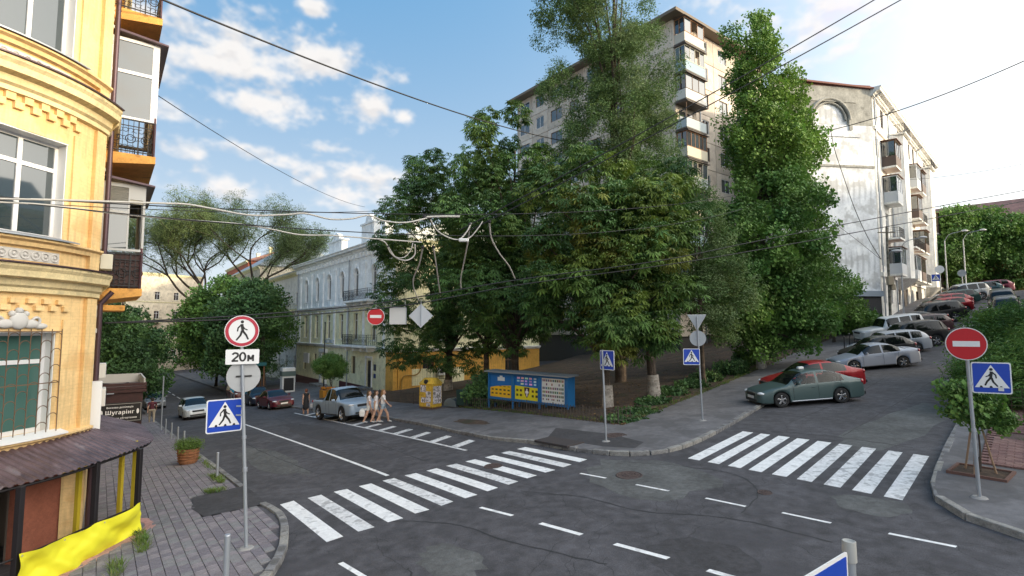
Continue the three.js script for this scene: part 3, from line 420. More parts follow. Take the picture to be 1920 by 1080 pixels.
    if (glaze) {
      const [ga, gb] = glaze.map((v) => v - ys), fr = (pts, d, hs) => prep(extr(pts, d, hs)), h = gb - ga, white = rail == 'panel' ? flat([0.5, 0.5, 0.48], 0.6) : MT.pvc;
      const end = (x) => { const P = proj - 0.02, g = fr(rect(0, ga, P, gb), 0.06, [rect(0.06, ga + 0.06, P * (rail == 'panel' ? 0.6 : 0.86), ga + h * 0.56), ...(rail == 'panel' ? [rect(P * 0.64, ga + 0.06, P - 0.05, ga + h * 0.78)] : []), rect(0.06, ga + h * 0.6, P * (rail == 'panel' ? 0.6 : 0.86), gb - 0.08)]); g.rotateY(-Math.PI / 2); g.translate(x, 0, 0); return g; };
      A1.sub('glazing_frame', [end(x0 + 0.07), end(x1), (() => { const hs = []; for (let i = 0; i < 3; i++) hs.push(rect(x0 + 0.07 + i * (W / 3), ga + 0.06, x0 - 0.05 + (i + 1) * (W / 3), gb - 0.08)); const g = fr(rect(x0 + 0.07, ga, x1 - 0.06, gb), 0.06, hs); g.translate(0, 0, proj - 0.1); return g; })()], white, sl);
      for (const [x, y0, y1] of [[x0 + 0.04, ga + 0.06, ga + h * 0.56], [x0 + 0.04, ga + h * 0.6, gb - 0.08]]) A1.sub('pane', [box(0.01, y1 - y0, (proj - 0.02) * (rail == 'panel' ? 0.54 : 0.8), x, (y0 + y1) / 2, (proj - 0.02) * (rail == 'panel' ? 0.33 : 0.46))], MT.glassBlue, sl);
      for (let i = 0; i < 3; i++) A1.sub('pane', [box(W / 3 - 0.12, h - 0.14, 0.01, x0 + 0.01 + (i + 0.5) * W / 3, (ga + gb) / 2 - 0.01, proj - 0.07)], MT.glassBlue, sl);
      A1.sub('balcony_roof', [(() => { const g = extr([[0, gb + 0.16], [proj + 0.16, gb + 0.02], [proj + 0.16, gb - 0.02], [0, gb + 0.1]], W + 0.3); g.rotateY(-Math.PI / 2); g.translate(x1 + 0.15, 0, 0); return prep(g); })()], brownMetal, sl);
      if (rail == 'panel') A1.sub('cream_panel', [box(0.03, 0.5, proj - 0.06, x0 + 0.05, gb - 0.22, proj / 2)], MT.cream, sl);
    }
  }
  { const sl = A1.put('balcony', [box(2.2, 0.2, 0.8, 10.6, 0, 0.4)], ochre, 0, 5.1, 0); A1.sub('railing', [xf(railGeo(2.2, 0.9, 0.14, false), 9.5, 0.1, 0.75)], MT.iron, sl); }
}
// ---------------------------------------------------------------- awning, posts and banner of the ground-floor shop
{
  const inner = [[-11, -7.1], [-10.5, -8.4], [-10.05, -9.3], [-9.62, -10.4], [-9.47, -11.2], [-9.52, -12], [-9.8, -12.7], [X(17, -0.22), Z(17, -0.22)], [X(18.9, -0.22), Z(18.9, -0.22)]];
  const outer = [[-9.7, -6.6], [-9.1, -8.1], [-8.8, -9.3], [-8.55, -10.4], [-8.55, -11.5], [-8.66, -12.6], [-8.86, -13.4], [-9.6, -14.4], [-10.65, -15.6]];
  const cv = (a) => new THREE.CatmullRomCurve3(a.map(([x, z]) => V(x, 0, z))), ci = cv(inner), co = cv(outer), N = 520;
  const aw = thing('awning', 'purple-brown corrugated metal awning round the foot of the yellow house', 'awning', [outer[3][0], H(...outer[3]), outer[3][1]]);
  const I = ci.getSpacedPoints(N), O = co.getSpacedPoints(N), sheetMat = surf({ base: [100, 84, 86], tile: 1.5, n: 256, grain: 0.08, blotch: 0.2, run: 0, stain: [150, 140, 142], stainAt: 0.6, stainAmt: 0.5, seed: 111, rough: 0.34, metal: 0.35, bump: 0 });
  const at = (k, j, n) => { const p = V().lerpVectors(I[k], O[k], j), w = k * (co.getLength() / N) / 0.165 * 2 * Math.PI; const c = Math.tanh(2.2 * Math.sin(w)); return [p.x - aw.position.x, lerp(2.03, 1.56, j) + c * 0.016 + n - aw.position.y, p.z - aw.position.z]; };
  const cuts = [0, 74, 148, 222, 300, 372, 446, 520];
  for (let q = 0; q < cuts.length - 1; q++) { const pos = [], idx = [], M = 2, k0 = cuts[q], k1 = Math.min(N, cuts[q + 1] + 4), w = k1 - k0 + 1; for (let j = 0; j <= M; j++) for (let k = k0; k <= k1; k++) pos.push(...at(k, j / M, q % 2 ? 0.006 : 0)); for (let j = 0; j < M; j++) for (let k = 0; k < w - 1; k++) { const a = j * w + k; idx.push(a, a + w, a + 1, a + 1, a + w, a + w + 1); } const g = new THREE.BufferGeometry(); g.setAttribute('position', new THREE.Float32BufferAttribute(pos, 3)); g.setIndex(idx); g.computeVertexNormals(); part('corrugated_sheet', g, sheetMat, aw); }
  const rail = (y, dy, r, m, nm, from = 60, to = N) => part(nm, tube(Array.from({ length: 30 }, (_, i) => { const k = Math.round(lerp(from, to, i / 29)), p = O[k]; return V(p.x - aw.position.x - 0.08, y + dy - aw.position.y, p.z - aw.position.z); }), r, 5, 60), m, aw);
  rail(1.5, 0, 0.03, MT.blackpaint, 'edge_beam');
  const posts = [[-8.62, -9.6], [-8.62, -11.32], [-8.58, -12.55], [-9.25, -7.9]];
  for (const [x, z] of posts) part('post', [bev(0.1, 1.5 - H(x, z), 0.1, 0.01, 0, (1.5 - H(x, z)) / 2, 0)], MT.blackpaint, aw, [x - aw.position.x, H(x, z) + 0.05 - aw.position.y, z - aw.position.z]);
  for (const [x, z] of [[-9.45, -13.2], [-8.95, -12.95], [-9.55, -12.05]]) part('post', [bev(0.09, 1.6 - H(x, z), 0.09, 0.01, 0, (1.6 - H(x, z)) / 2, 0)], flat([0.5, 0.38, 0.02], 0.6), aw, [x - aw.position.x, H(x, z) + 0.05 - aw.position.y, z - aw.position.z]).userData.label = 'yellow-brown post';
  part('rail', tube([[-9.25, 0.33, -7.9], [-8.62, 0.33, -9.6], [-8.6, 0.3, -11.3], [-8.56, 0.27, -12.55]].map(([x, y, z]) => V(x - aw.position.x, y - aw.position.y, z - aw.position.z)), 0.02, 5, 30), MT.blackpaint, aw);
  // low pink plinth of the terrace
  const pl = thing('terrace_plinth', 'low pinkish curved plinth under the shop terrace', 'plinth', [-8.5, H(-8.5, -11), -11]);
  { const line = new THREE.CatmullRomCurve3([[-10.2, -6.4], [-9.2, -7.9], [-8.55, -9.5], [-8.4, -11], [-8.38, -12.3], [-8.6, -13.1], [-9.2, -13.5], [-9.9, -13.6]].map(([x, z]) => V(x, 0, z))).getSpacedPoints(46); const pos = [], idx = []; line.forEach((p, i) => { const a = line[Math.max(0, i - 1)], b = line[Math.min(46, i + 1)], d = V().subVectors(b, a).normalize(), y = H(p.x, p.z); for (const [o, h] of [[0.16, -0.1], [0.16, 0.09], [0.12, 0.12], [-0.1, 0.12], [-0.14, 0.09], [-0.14, -0.1]]) pos.push(p.x - d.z * o - pl.position.x, y + h - pl.position.y, p.z + d.x * o - pl.position.z); }); for (let i = 0; i < 46; i++) for (let j = 0; j < 5; j++) { const k = i * 6 + j; idx.push(k, k + 1, k + 6, k + 1, k + 7, k + 6); } const g = new THREE.BufferGeometry(); g.setAttribute('position', new THREE.Float32BufferAttribute(pos, 3)); g.setIndex(idx); g.computeVertexNormals(); part('edge', g, surf({ base: [172, 132, 124], tile: 1.5, n: 128, grain: 0.1, blotch: 0.15, seed: 115, bump: 0 }), pl);
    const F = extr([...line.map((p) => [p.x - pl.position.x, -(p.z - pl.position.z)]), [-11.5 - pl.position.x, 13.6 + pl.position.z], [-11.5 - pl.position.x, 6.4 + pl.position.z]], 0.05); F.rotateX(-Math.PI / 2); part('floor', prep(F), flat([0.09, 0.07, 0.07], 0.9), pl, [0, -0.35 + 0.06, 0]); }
  // the yellow banner, sagging between the posts
  const bn = thing('banner', 'plain bright yellow vinyl banner tied between black posts', 'banner', [-8.5, -0.35, -11]);
  { const c = new THREE.CatmullRomCurve3([[-8.56, -9.55], [-8.5, -10.4], [-8.5, -11.4], [-8.5, -12.52]].map(([x, z]) => V(x, 0, z))), g = new THREE.PlaneGeometry(1, 1, 60, 20), p = g.attributes.position; for (let i = 0; i < p.count; i++) { const u = p.getX(i) + 0.5, v = p.getY(i) + 0.5, q = c.getPoint(u), sagT = 0.05 * Math.sin(Math.PI * u) * v, yb0 = lerp(-0.36, -0.42, u) + 0.06 * Math.sin(u * 7), yt = lerp(0.42, 0.36, u); const y = lerp(yb0 + 0.12 * u * u, yt, v) - sagT, wv = 0.035 * Math.sin(u * 19 + v * 5) + 0.045 * Math.sin(u * 7 - v * 5) + 0.02 * Math.sin(u * 31 + v * 11) + 0.014 * (vnoise(u * 14, v * 7, 4) - 0.5) * 2 + 0.03 * Math.sin(v * 9 + u * 22) * smooth(0.7, 1, u); p.setXYZ(i, q.x + 0.05 + wv - bn.position.x, y - bn.position.y, q.z - bn.position.z); } g.computeVertexNormals(); part('sheet', prep(g), new THREE.MeshStandardMaterial({ color: C(0.78, 0.74, 0.03), roughness: 0.55, side: THREE.DoubleSide }), bn, null, true);
    for (const [u, y] of [[0.01, 0.38], [0.33, 0.34], [0.66, 0.31], [0.99, 0.33]]) { const q = c.getPoint(u); part('eyelet', prep(xf(new THREE.TorusGeometry(0.014, 0.005, 4, 10), 0, 0, 0, 0, Math.PI / 2)), MT.metal, bn, [q.x + 0.07 - bn.position.x, y - bn.position.y, q.z - bn.position.z]); } }
}

// ---------------------------------------------------------------- pale three-storey house with arched windows
const paleBlue = surf({ base: [238, 240, 240], tile: 3, n: 512, grain: 0.05, blotch: 0.07, run: 0.09, stain: [164, 168, 174], stainAmt: 0.45, seed: 121, bump: 0.003 });
const paleCream = surf({ base: [238, 234, 196], tile: 3, n: 256, grain: 0.05, blotch: 0.06, run: 0.08, stain: [190, 184, 142], seed: 122, bump: 0.003 });
const ochreWall = surf({ base: [222, 172, 84], tile: 3, n: 256, grain: 0.05, blotch: 0.08, run: 0.08, stain: [178, 136, 72], stainAmt: 0.5, seed: 123, bump: 0.003 });
const burgundy = flat([0.09, 0.025, 0.03], 0.6), zinc = surf({ base: [150, 158, 164], tile: 2, n: 128, grain: 0.04, blotch: 0.1, seed: 124, rough: 0.45, metal: 0.3, bump: 0 });
{
  const S1 = 75, S0 = 44.5, T = 20.7, L = S1 - S0;
  const o = thing('three_storey_house', 'pale three-storey house with arched top windows and iron balconies', 'building', [X(S0, T), Hst(S0, T), Z(S0, T)]);
  const f = facST(o, S1, T, S0, T), lx = (s) => S1 - s;
  const cols = [49.2, 53.8, 58, 62.2, 66.6, 71], W3 = [], W2 = [], G = [];
  const gw = [[50, 1.3, -1.35, 1.25], [54.2, 1.1, -0.3, 1.5], [57.8, 1.0, -0.3, 1.5], [63.4, 1.2, -2.0, 1.2], [66.8, 1.1, -0.7, 1.3], [71, 1.1, -0.8, 1.3]];
  for (const s of cols) { W3.push(archPts(lx(s) - 0.6, 7.7, lx(s) + 0.6, 10.55)); W2.push(rect(lx(s) - 0.6, 3.2, lx(s) + 0.6, 5.95)); }
  for (const [s, w, a, b] of gw) G.push(rect(lx(s) - w / 2, a, lx(s) + w / 2, b));
  f.put('upper_wall', wallGeo(0, 6.6, L, 11.2, W3), paleBlue).userData.label = 'pale blue-grey top storey';
  f.put('middle_wall', wallGeo(0, 2.2, L, 6.6, W2), paleCream).userData.label = 'cream middle storey';
  f.put('ground_wall', wallGeo(0, -4, L - 1.6, 2.2, G), paleCream);
  f.put('corner_pier', prep(box(1.6, 6.2, 0.4, L - 0.8, -0.9, -0.15)), ochreWall).userData.label = 'ochre corner pier';
  f.put('plinth', prep(box(10, 2.4, 0.1, 5, -2.9, 0.053)), burgundy).userData.label = 'burgundy plinth';
  f.put('plinth', prep(box(7, 1.2, 0.08, 20.5, -1.9, 0.043)), burgundy);
  cols.forEach((s, i) => {
    windowAt(f, lx(s), 7.7, 1.2, 2.85, { arch: 1, sill: paleBlue, rec: 0.2 }); windowAt(f, lx(s), 3.2, 1.2, 2.75, { transom: 0.28, sill: paleBlue, rec: 0.2 });
    // arch mouldings and keystone, pilasters between the windows
    f.put('arch_moulding', [xf(new THREE.TorusGeometry(0.78, 0.09, 6, 16, Math.PI), 0, 0, 0)], paleBlue, lx(s), 9.95, 0.02); f.put('keystone', bev(0.24, 0.4, 0.16, 0.03), paleBlue, lx(s), 10.8, 0.06);
    f.put('window_hood', moulding(cornice(0.22, 0.2), -0.8, 0.8), paleBlue, lx(s), 6.1, 0);
    f.put('apron', prep(box(1.3, 0.5, 0.06, 0, 0, 0.033)), paleBlue, lx(s), 7.25, 0);
  });
  for (const s of [46.6, 51.5, 55.9, 60.1, 64.4, 68.8, 73.4]) { f.put('pilaster', [box(0.6, 4.1, 0.14, 0, 9.1, 0.073), box(0.72, 0.3, 0.2, 0, 10.98, 0.103), box(0.72, 0.3, 0.2, 0, 7.1, 0.103)], paleBlue, lx(s)); f.put('pilaster', [box(0.5, 3.9, 0.1, 0, 4.4, 0.053)], paleBlue, lx(s)); }
  for (const [y, h, d] of [[2.2, 0.35, 0.35], [6.45, 0.4, 0.35]]) f.put('string_course', moulding(cornice(h, d), 0, L), paleBlue, 0, y, 0);
  f.put('frieze', prep(box(L, 0.8, 0.3, L / 2, 11.6, -0.14)), paleBlue);
  f.put('cornice', moulding(cornice(0.75, 0.85), 0, L + 0.3), paleBlue, 0, 12.0, 0);
  for (let k = 0; k < 30; k++) f.put('bracket', cached('brk', () => prep(bev(0.26, 0.42, 0.42, 0.04))), paleBlue, 0.6 + k * (L - 1.2) / 29, 11.78, 0.2);
  // parapet blocks, pediment and chimneys
  for (const [s, w, h] of [[60.5, 4.2, 1.5], [51, 3.2, 2.1]]) { f.put('parapet', [bev(w, h, 0.7, 0.04, 0, h / 2, -0.3), box(w + 0.3, 0.16, 0.95, 0, h + 0.08, -0.3)], paleBlue, lx(s), 12.75); f.put('parapet_top', [extr([[-w * 0.3, 0], [w * 0.3, 0], [w * 0.2, 0.6], [0, 0.9], [-w * 0.2, 0.6]], 0.5)].map((g) => xf(prep(g), 0, 0, -0.55)), paleBlue, lx(s), 12.75 + h + 0.163); }
  f.put('chimney', [bev(0.9, 2.4, 0.9, 0.03, 0, 1.2, 0), box(1.1, 0.25, 1.1, 0, 2.5, 0)], paleBlue, lx(46), 13.5, -2.5); f.put('chimney', [bev(0.9, 1.9, 0.9, 0.03, 0, 0.95, 0), box(1.1, 0.25, 1.1, 0, 2.0, 0)], paleBlue, lx(53), 13.5, -3);
  { const g = extr([[0, 12.7], [-5, 14.6], [-14, 14.6], [-17.5, 12.7]], L - 0.2); g.rotateY(Math.PI / 2); g.rotateY(Math.PI); g.scale(1, 1, 1); f.put('roof', prep(xf(g, L - 0.1, 0, 0, 0, Math.PI / 2 * 0)), zinc, 0, 0, 0); }
  // balconies across the two right windows
  for (const y of [7.05, 2.6]) { const b = f.put('balcony', [bev(6.6, 0.2, 1.15, 0.03, 0, 0, 0.58), ...[-2.8, -0.8, 1.2, 2.8].map((k) => bev(0.25, 0.4, 0.9, 0.04, k, -0.28, 0.45))], paleBlue, lx(51.4), y); b.userData.label = y > 5 ? 'upper long iron balcony' : 'lower long iron balcony'; f.sub('railing', [xf(railGeo(6.4, 1.05, 0.2, true), -3.2, 0.1, 1.08), ...[-1, 1].map((k) => xf(railGeo(1.0, 1.05, 0.2, true), k * 3.18, 0.1, 0.05, 0, -Math.PI / 2))], MT.iron, b); }
  // ground floor doors, sign, pipes
  for (const [s, w, a, b] of gw.slice(1)) if (a > -1.5) windowAt(f, lx(s), a, w, b - a, { transom: 0, cols: 2, fm: MT.wood });
  { const d = f.put('door', [box(1.3, 2.6, 0.06, 0, 1.3, -0.2)], flat([0.06, 0.065, 0.07], 0.6), lx(50), -1.35); d.userData.label = 'iron-barred door'; f.sub('door_grille', [xf(railGeo(1.2, 2.4, 0.16, true), -0.6, 0.05, -0.13)], MT.iron, d); f.put('door_frame', [box(0.16, 2.8, 0.1, -0.74, 1.4, 0.053), box(0.16, 2.8, 0.1, 0.74, 1.4, 0.053), box(1.7, 0.2, 0.14, 0, 2.92, 0.073)], paleBlue, lx(50), -1.35); }
  f.put('plaque', prep(bev(0.5, 0.6, 0.05, 0.01)), flat([0.05, 0.06, 0.1], 0.4), lx(48.6), 0.65, 0.03); f.put('plaque', prep(bev(0.45, 0.4, 0.05, 0.01)), flat([0.02, 0.05, 0.2], 0.4), lx(48.6), -0.15, 0.03);
  { const d = f.put('door', [box(1.2, 3.1, 0.08, 0, 1.55, -0.2)], MT.wood, lx(63.4), -2.0); f.sub('handle', prep(ball(0.05, 0.4, 1.4, -0.13)), MT.metal, d); f.put('door_frame', [box(0.45, 3.6, 0.2, -0.85, 1.8, 0.103), box(0.45, 3.6, 0.2, 0.85, 1.8, 0.103), box(2.4, 0.4, 0.3, 0, 3.8, 0.153)], MT.white, lx(63.4), -2.0); }
  f.put('shop_board', [bev(2.1, 1.2, 0.12, 0.02, 0, 0, 0.5)], MT.white, lx(68.6), 0.75).userData.label = 'white board over the pavement';
  f.put('step', prep(bev(3, 0.4, 1.2, 0.03, 0, 0, 0.6)), kerbMats[0], lx(63.4), Hst(63.4, 20) + 0.2); f.put('step', prep(bev(2, 0.4, 1, 0.03, 0, 0, 0.5)), kerbMats[1], lx(50), Hst(50, 20) + 0.2);
  for (const s of [55.9, 74.6]) f.put('drainpipe', [rod(V(0, -3, 0.2), V(0, 11.9, 0.2), 0.07)], MT.galv, lx(s) + 0.45);
  for (const s of [60.3, 62]) f.put('window_box', bev(0.8, 0.35, 0.3, 0.03, 0, 0, 0.16), flat([0.4, 0.45, 0.5], 0.6), lx(s), 2.9, 0.05);
  // side wall towards the earth bank
  const sd = facST(o, S0, T, S0, T + 17);
  sd.put('side_wall', wallGeo(0.02, 2.2, 17, 12.7, [rect(4, 7.7, 5.2, 10), rect(10, 7.7, 11.2, 10), rect(4, 3.2, 5.2, 5.6), rect(10, 3.2, 11.2, 5.6)]), paleCream).userData.label = 'cream side wall';
  sd.put('side_base', wallGeo(0.42, -3, 17, 2.2, [rect(2.9, -0.2, 4.1, 1.6), rect(12.4, -0.4, 13.4, 1.7)]), ochreWall).userData.label = 'ochre lower side wall';
  sd.put('cream_panel', prep(box(5.6, 1.5, 0.03, 4.6, -0.1, 0.018)), paleCream);
  sd.put('string_course', moulding(cornice(0.3, 0.3), 0, 17), paleBlue, 0, 2.2, 0);
  for (const [x, y, w, h] of [[4.6, 7.7, 1.2, 2.3], [10.6, 7.7, 1.2, 2.3], [4.6, 3.2, 1.2, 2.4], [10.6, 3.2, 1.2, 2.4], [3.5, -0.2, 1.2, 1.8], [12.9, -0.4, 1, 2.1]]) windowAt(sd, x, y, w, h, { fm: y < 0 ? MT.wood : MT.pvc });
  { const u = airCon(o, sd, 4.8, 0.0, 0.12, 0.9, 0.7, 0.35); const cage = []; for (let k = 0; k <= 8; k++) { cage.push(box(0.025, 1.9, 0.025, 3.0 + k * 0.34, 0.65, 0.62)); } cage.push(box(2.75, 0.04, 0.04, 4.36, 1.6, 0.62), box(2.75, 0.04, 0.04, 4.36, -0.3, 0.62), ...[3, 5.72].flatMap((x) => [box(0.04, 0.04, 0.62, x, 1.6, 0.31), box(0.04, 0.04, 0.62, x, -0.3, 0.31)])); sd.put('iron_cage', cage, MT.iron).userData.label = 'rusty iron cage round the air conditioner'; }
  sd.put('gas_pipe', tube([[0.8, -2, 0.12], [0.8, -0.2, 0.12], [1.0, 0.1, 0.14], [2.2, 0.15, 0.12], [2.6, 0.5, 0.12], [2.6, 1.9, 0.12]], 0.05, 6), flat([0.4, 0.25, 0.06], 0.6));
  const back = facST(o, S0, T + 17, S1, T + 17); back.put('back_wall', wallGeo(0.3, -4, L - 0.02, 12.7, []), paleCream); facST(o, S1, T + 17, S1, T).put('end_wall', wallGeo(0.3, -4, 17 - 0.36, 12.7, []), paleCream);
}
// ---------------------------------------------------------------- tall panel block behind the trees
{
  const S0 = 30.2, T0 = 42.9, FL = 2.82, NF = 11, top = 34.6, y0 = top - NF * FL, panelMats = [[206, 194, 180], [196, 184, 170], [212, 201, 188]].map((b, i) => surf({ base: b, tile: 3.3, n: 256, grain: 0.05, blotch: 0.05, run: 0.1, stain: [162, 150, 140], stainAmt: 0.35, seed: 131 + i, bump: 0.004 })), seam = flat([0.08, 0.075, 0.07], 0.95);
  const o = thing('apartment_block', 'tall beige panel apartment block with stacked corner balconies', 'building', [X(S0, T0), Hst(S0, T0), Z(S0, T0)]);
  const core = extr([[0, 0], [-24.7, 0], [-24.7, 17], [0, 17]].map(([a, b]) => [X(S0 - a, T0 + b) - o.position.x, -(Z(S0 - a, T0 + b) - o.position.z)]), top + 2); core.rotateX(-Math.PI / 2);
  const inset = extr([[-0.16, 0.16], [-24.6, 0.16], [-24.6, 16.9], [-0.16, 16.9]].map(([a, b]) => [X(S0 - a, T0 + b) - o.position.x, -(Z(S0 - a, T0 + b) - o.position.z)]), top + 1.5 - 0); inset.rotateX(-Math.PI / 2);
  part('core', prep(inset), seam, o, [0, -1.5 - o.position.y, 0]);
  const R = rng(31);
  const run = (f, n, pw, cols) => { for (let r = 0; r < NF; r++) for (let i = 0; i < n; i++) { const y = y0 + r * FL, win = cols(i, r); const g = cached(['pan', pw, win].join(), () => wallGeo(0.03, 0.03, pw - 0.03, FL - 0.03, win ? [rect(pw / 2 - win / 2, 0.85, pw / 2 + win / 2, 2.3)] : [], 0.14)); f.put('panel', g, panelMats[(R() * 3) | 0], i * pw, y, 0); if (win) windowAt(f, i * pw + pw / 2, y + 0.85, win, 1.45, { transom: 0, cols: 2, rec: 0.06, fw: 0.06, fm: R() < 0.6 ? MT.pvc : MT.wood, gm: MT.glassBlue }); } };
  const A = facST(o, S0 + 24.8, T0, S0, T0), B = facST(o, S0, T0, S0, T0 + 17);
  run(A, 8, 3.1, (i) => (i == 6 || i == 7 ? 0 : i % 2 ? 1.5 : 2.0)); run(B, 5, 3.4, (i) => (i == 0 ? 0 : i == 1 ? 1.2 : 1.6));
  facST(o, S0 + 24.8, T0 + 17, S0 + 24.8, T0).put('back_wall', wallGeo(0, 0, 17, top, []), panelMats[0]); facST(o, S0, T0 + 17, S0 + 24.8, T0 + 17).put('back_wall', wallGeo(0, 0, 24.5, top, []), panelMats[0]);
  { const g = extr([[1.1, -1.1], [-25.7, -1.1], [-25.7, 18], [1.1, 18]].map(([a, b]) => [X(S0 - a, T0 + b) - o.position.x, -(Z(S0 - a, T0 + b) - o.position.z)]), 0.3); g.rotateX(-Math.PI / 2); part('roof_slab', prep(g), flat([0.2, 0.165, 0.13], 0.9), o, [0, top + 0.02 - o.position.y, 0]); }
  // corner balconies, each glazed its own way
  const kinds = [[0.42, 0.48, 0.5], [0.5, 0.46, 0.38], [0.33, 0.36, 0.38], [0.55, 0.52, 0.45], [0.3, 0.4, 0.45], [0.62, 0.6, 0.55]];
  for (let r = 1; r < NF; r++) {
    const y = y0 + r * FL, W = 3.25, D = 1.15, pm = flat(kinds[(r * 5 + 1) % 6], 0.8), fm = [MT.wood, MT.pvc, flat([0.3, 0.14, 0.06], 0.7), MT.cream][(r * 3) % 4], glazed = r % 5 != 2, tall = r == 6 || r == 4;
    const b = B.put('balcony', [box(W + 0.1, 0.14, D + 0.08, W / 2 + 0.08, 0, D / 2 + 0.04)], flat([0.13, 0.115, 0.1], 0.9), 0, y + 0.05); b.userData.label = 'corner balcony, ' + (glazed ? 'glazed' : 'open');
    for (const [w, x, z, ry] of [[W, W / 2 + 0.08, D, 0], [D, 0.1, D / 2, 1], [D, W + 0.06, D / 2, 1]]) B.sub('parapet_panel', [box(ry ? 0.05 : w, 0.95, ry ? w : 0.05, x, 0.55, z)], pm, b);
    if (tall) for (let k = 0; k < 6; k++) B.sub('clapboard', [box(W + 0.06, 0.14, 0.03, W / 2 + 0.08, 0.18 + k * 0.155, D + 0.035, 0, 0.12)], MT.cream, b);
    if (glazed) { const n = tall ? 5 : 3 + (r % 2), g = [box(W, 0.07, 0.07, W / 2 + 0.08, 2.5, D), box(W, 0.06, 0.07, W / 2 + 0.08, 1.08, D), box(0.06, 0.07, D, 0.1, 2.5, D / 2)]; for (let k = 0; k <= n; k++) g.push(box(0.06, 1.45, 0.06, 0.1 + (W - 0.04) * k / n, 1.78, D)); g.push(box(0.06, 1.45, 0.06, 0.1, 1.78, D * 0.5), box(0.06, 1.45, 0.06, 0.1, 1.78, 0.1)); B.sub('glazing_frame', g, fm, b); for (let k = 0; k < n; k++) if ((k + r) % 4 != 3 || tall) B.sub('pane', [box((W - 0.3) / n - 0.02, 1.36, 0.012, 0.1 + (W - 0.04) * (k + 0.5) / n, 1.78, D)], (k + r) % 3 ? MT.glassBlue : MT.glass, b); for (const z of [0.28, 0.78]) B.sub('pane', [box(0.012, 1.36, D * 0.42, 0.1, 1.78, z * D + 0.06)], MT.glassBlue, b); }
    else B.sub('rail', [box(W, 0.05, 0.06, W / 2 + 0.08, 1.06, D), box(0.05, 1.5, 0.05, 0.12, 1.8, D)], MT.wood, b);
    B.sub('canopy', [box(W + 0.3, 0.05, D + 0.3, W / 2 + 0.08, 2.6, D / 2 + 0.1, 0, 0.07)], flat([0.12, 0.1, 0.09], 0.6), b);
    B.sub('back_door', [box(0.8, 2.0, 0.04, 2.3, 1.1, 0.03), box(1.0, 1.3, 0.04, 1.1, 1.5, 0.03)], MT.glass, b);
  }
  B.put('drainpipe', [rod(V(4.05, 0, 0.1), V(4.05, top, 0.1), 0.06)], MT.galv);
}
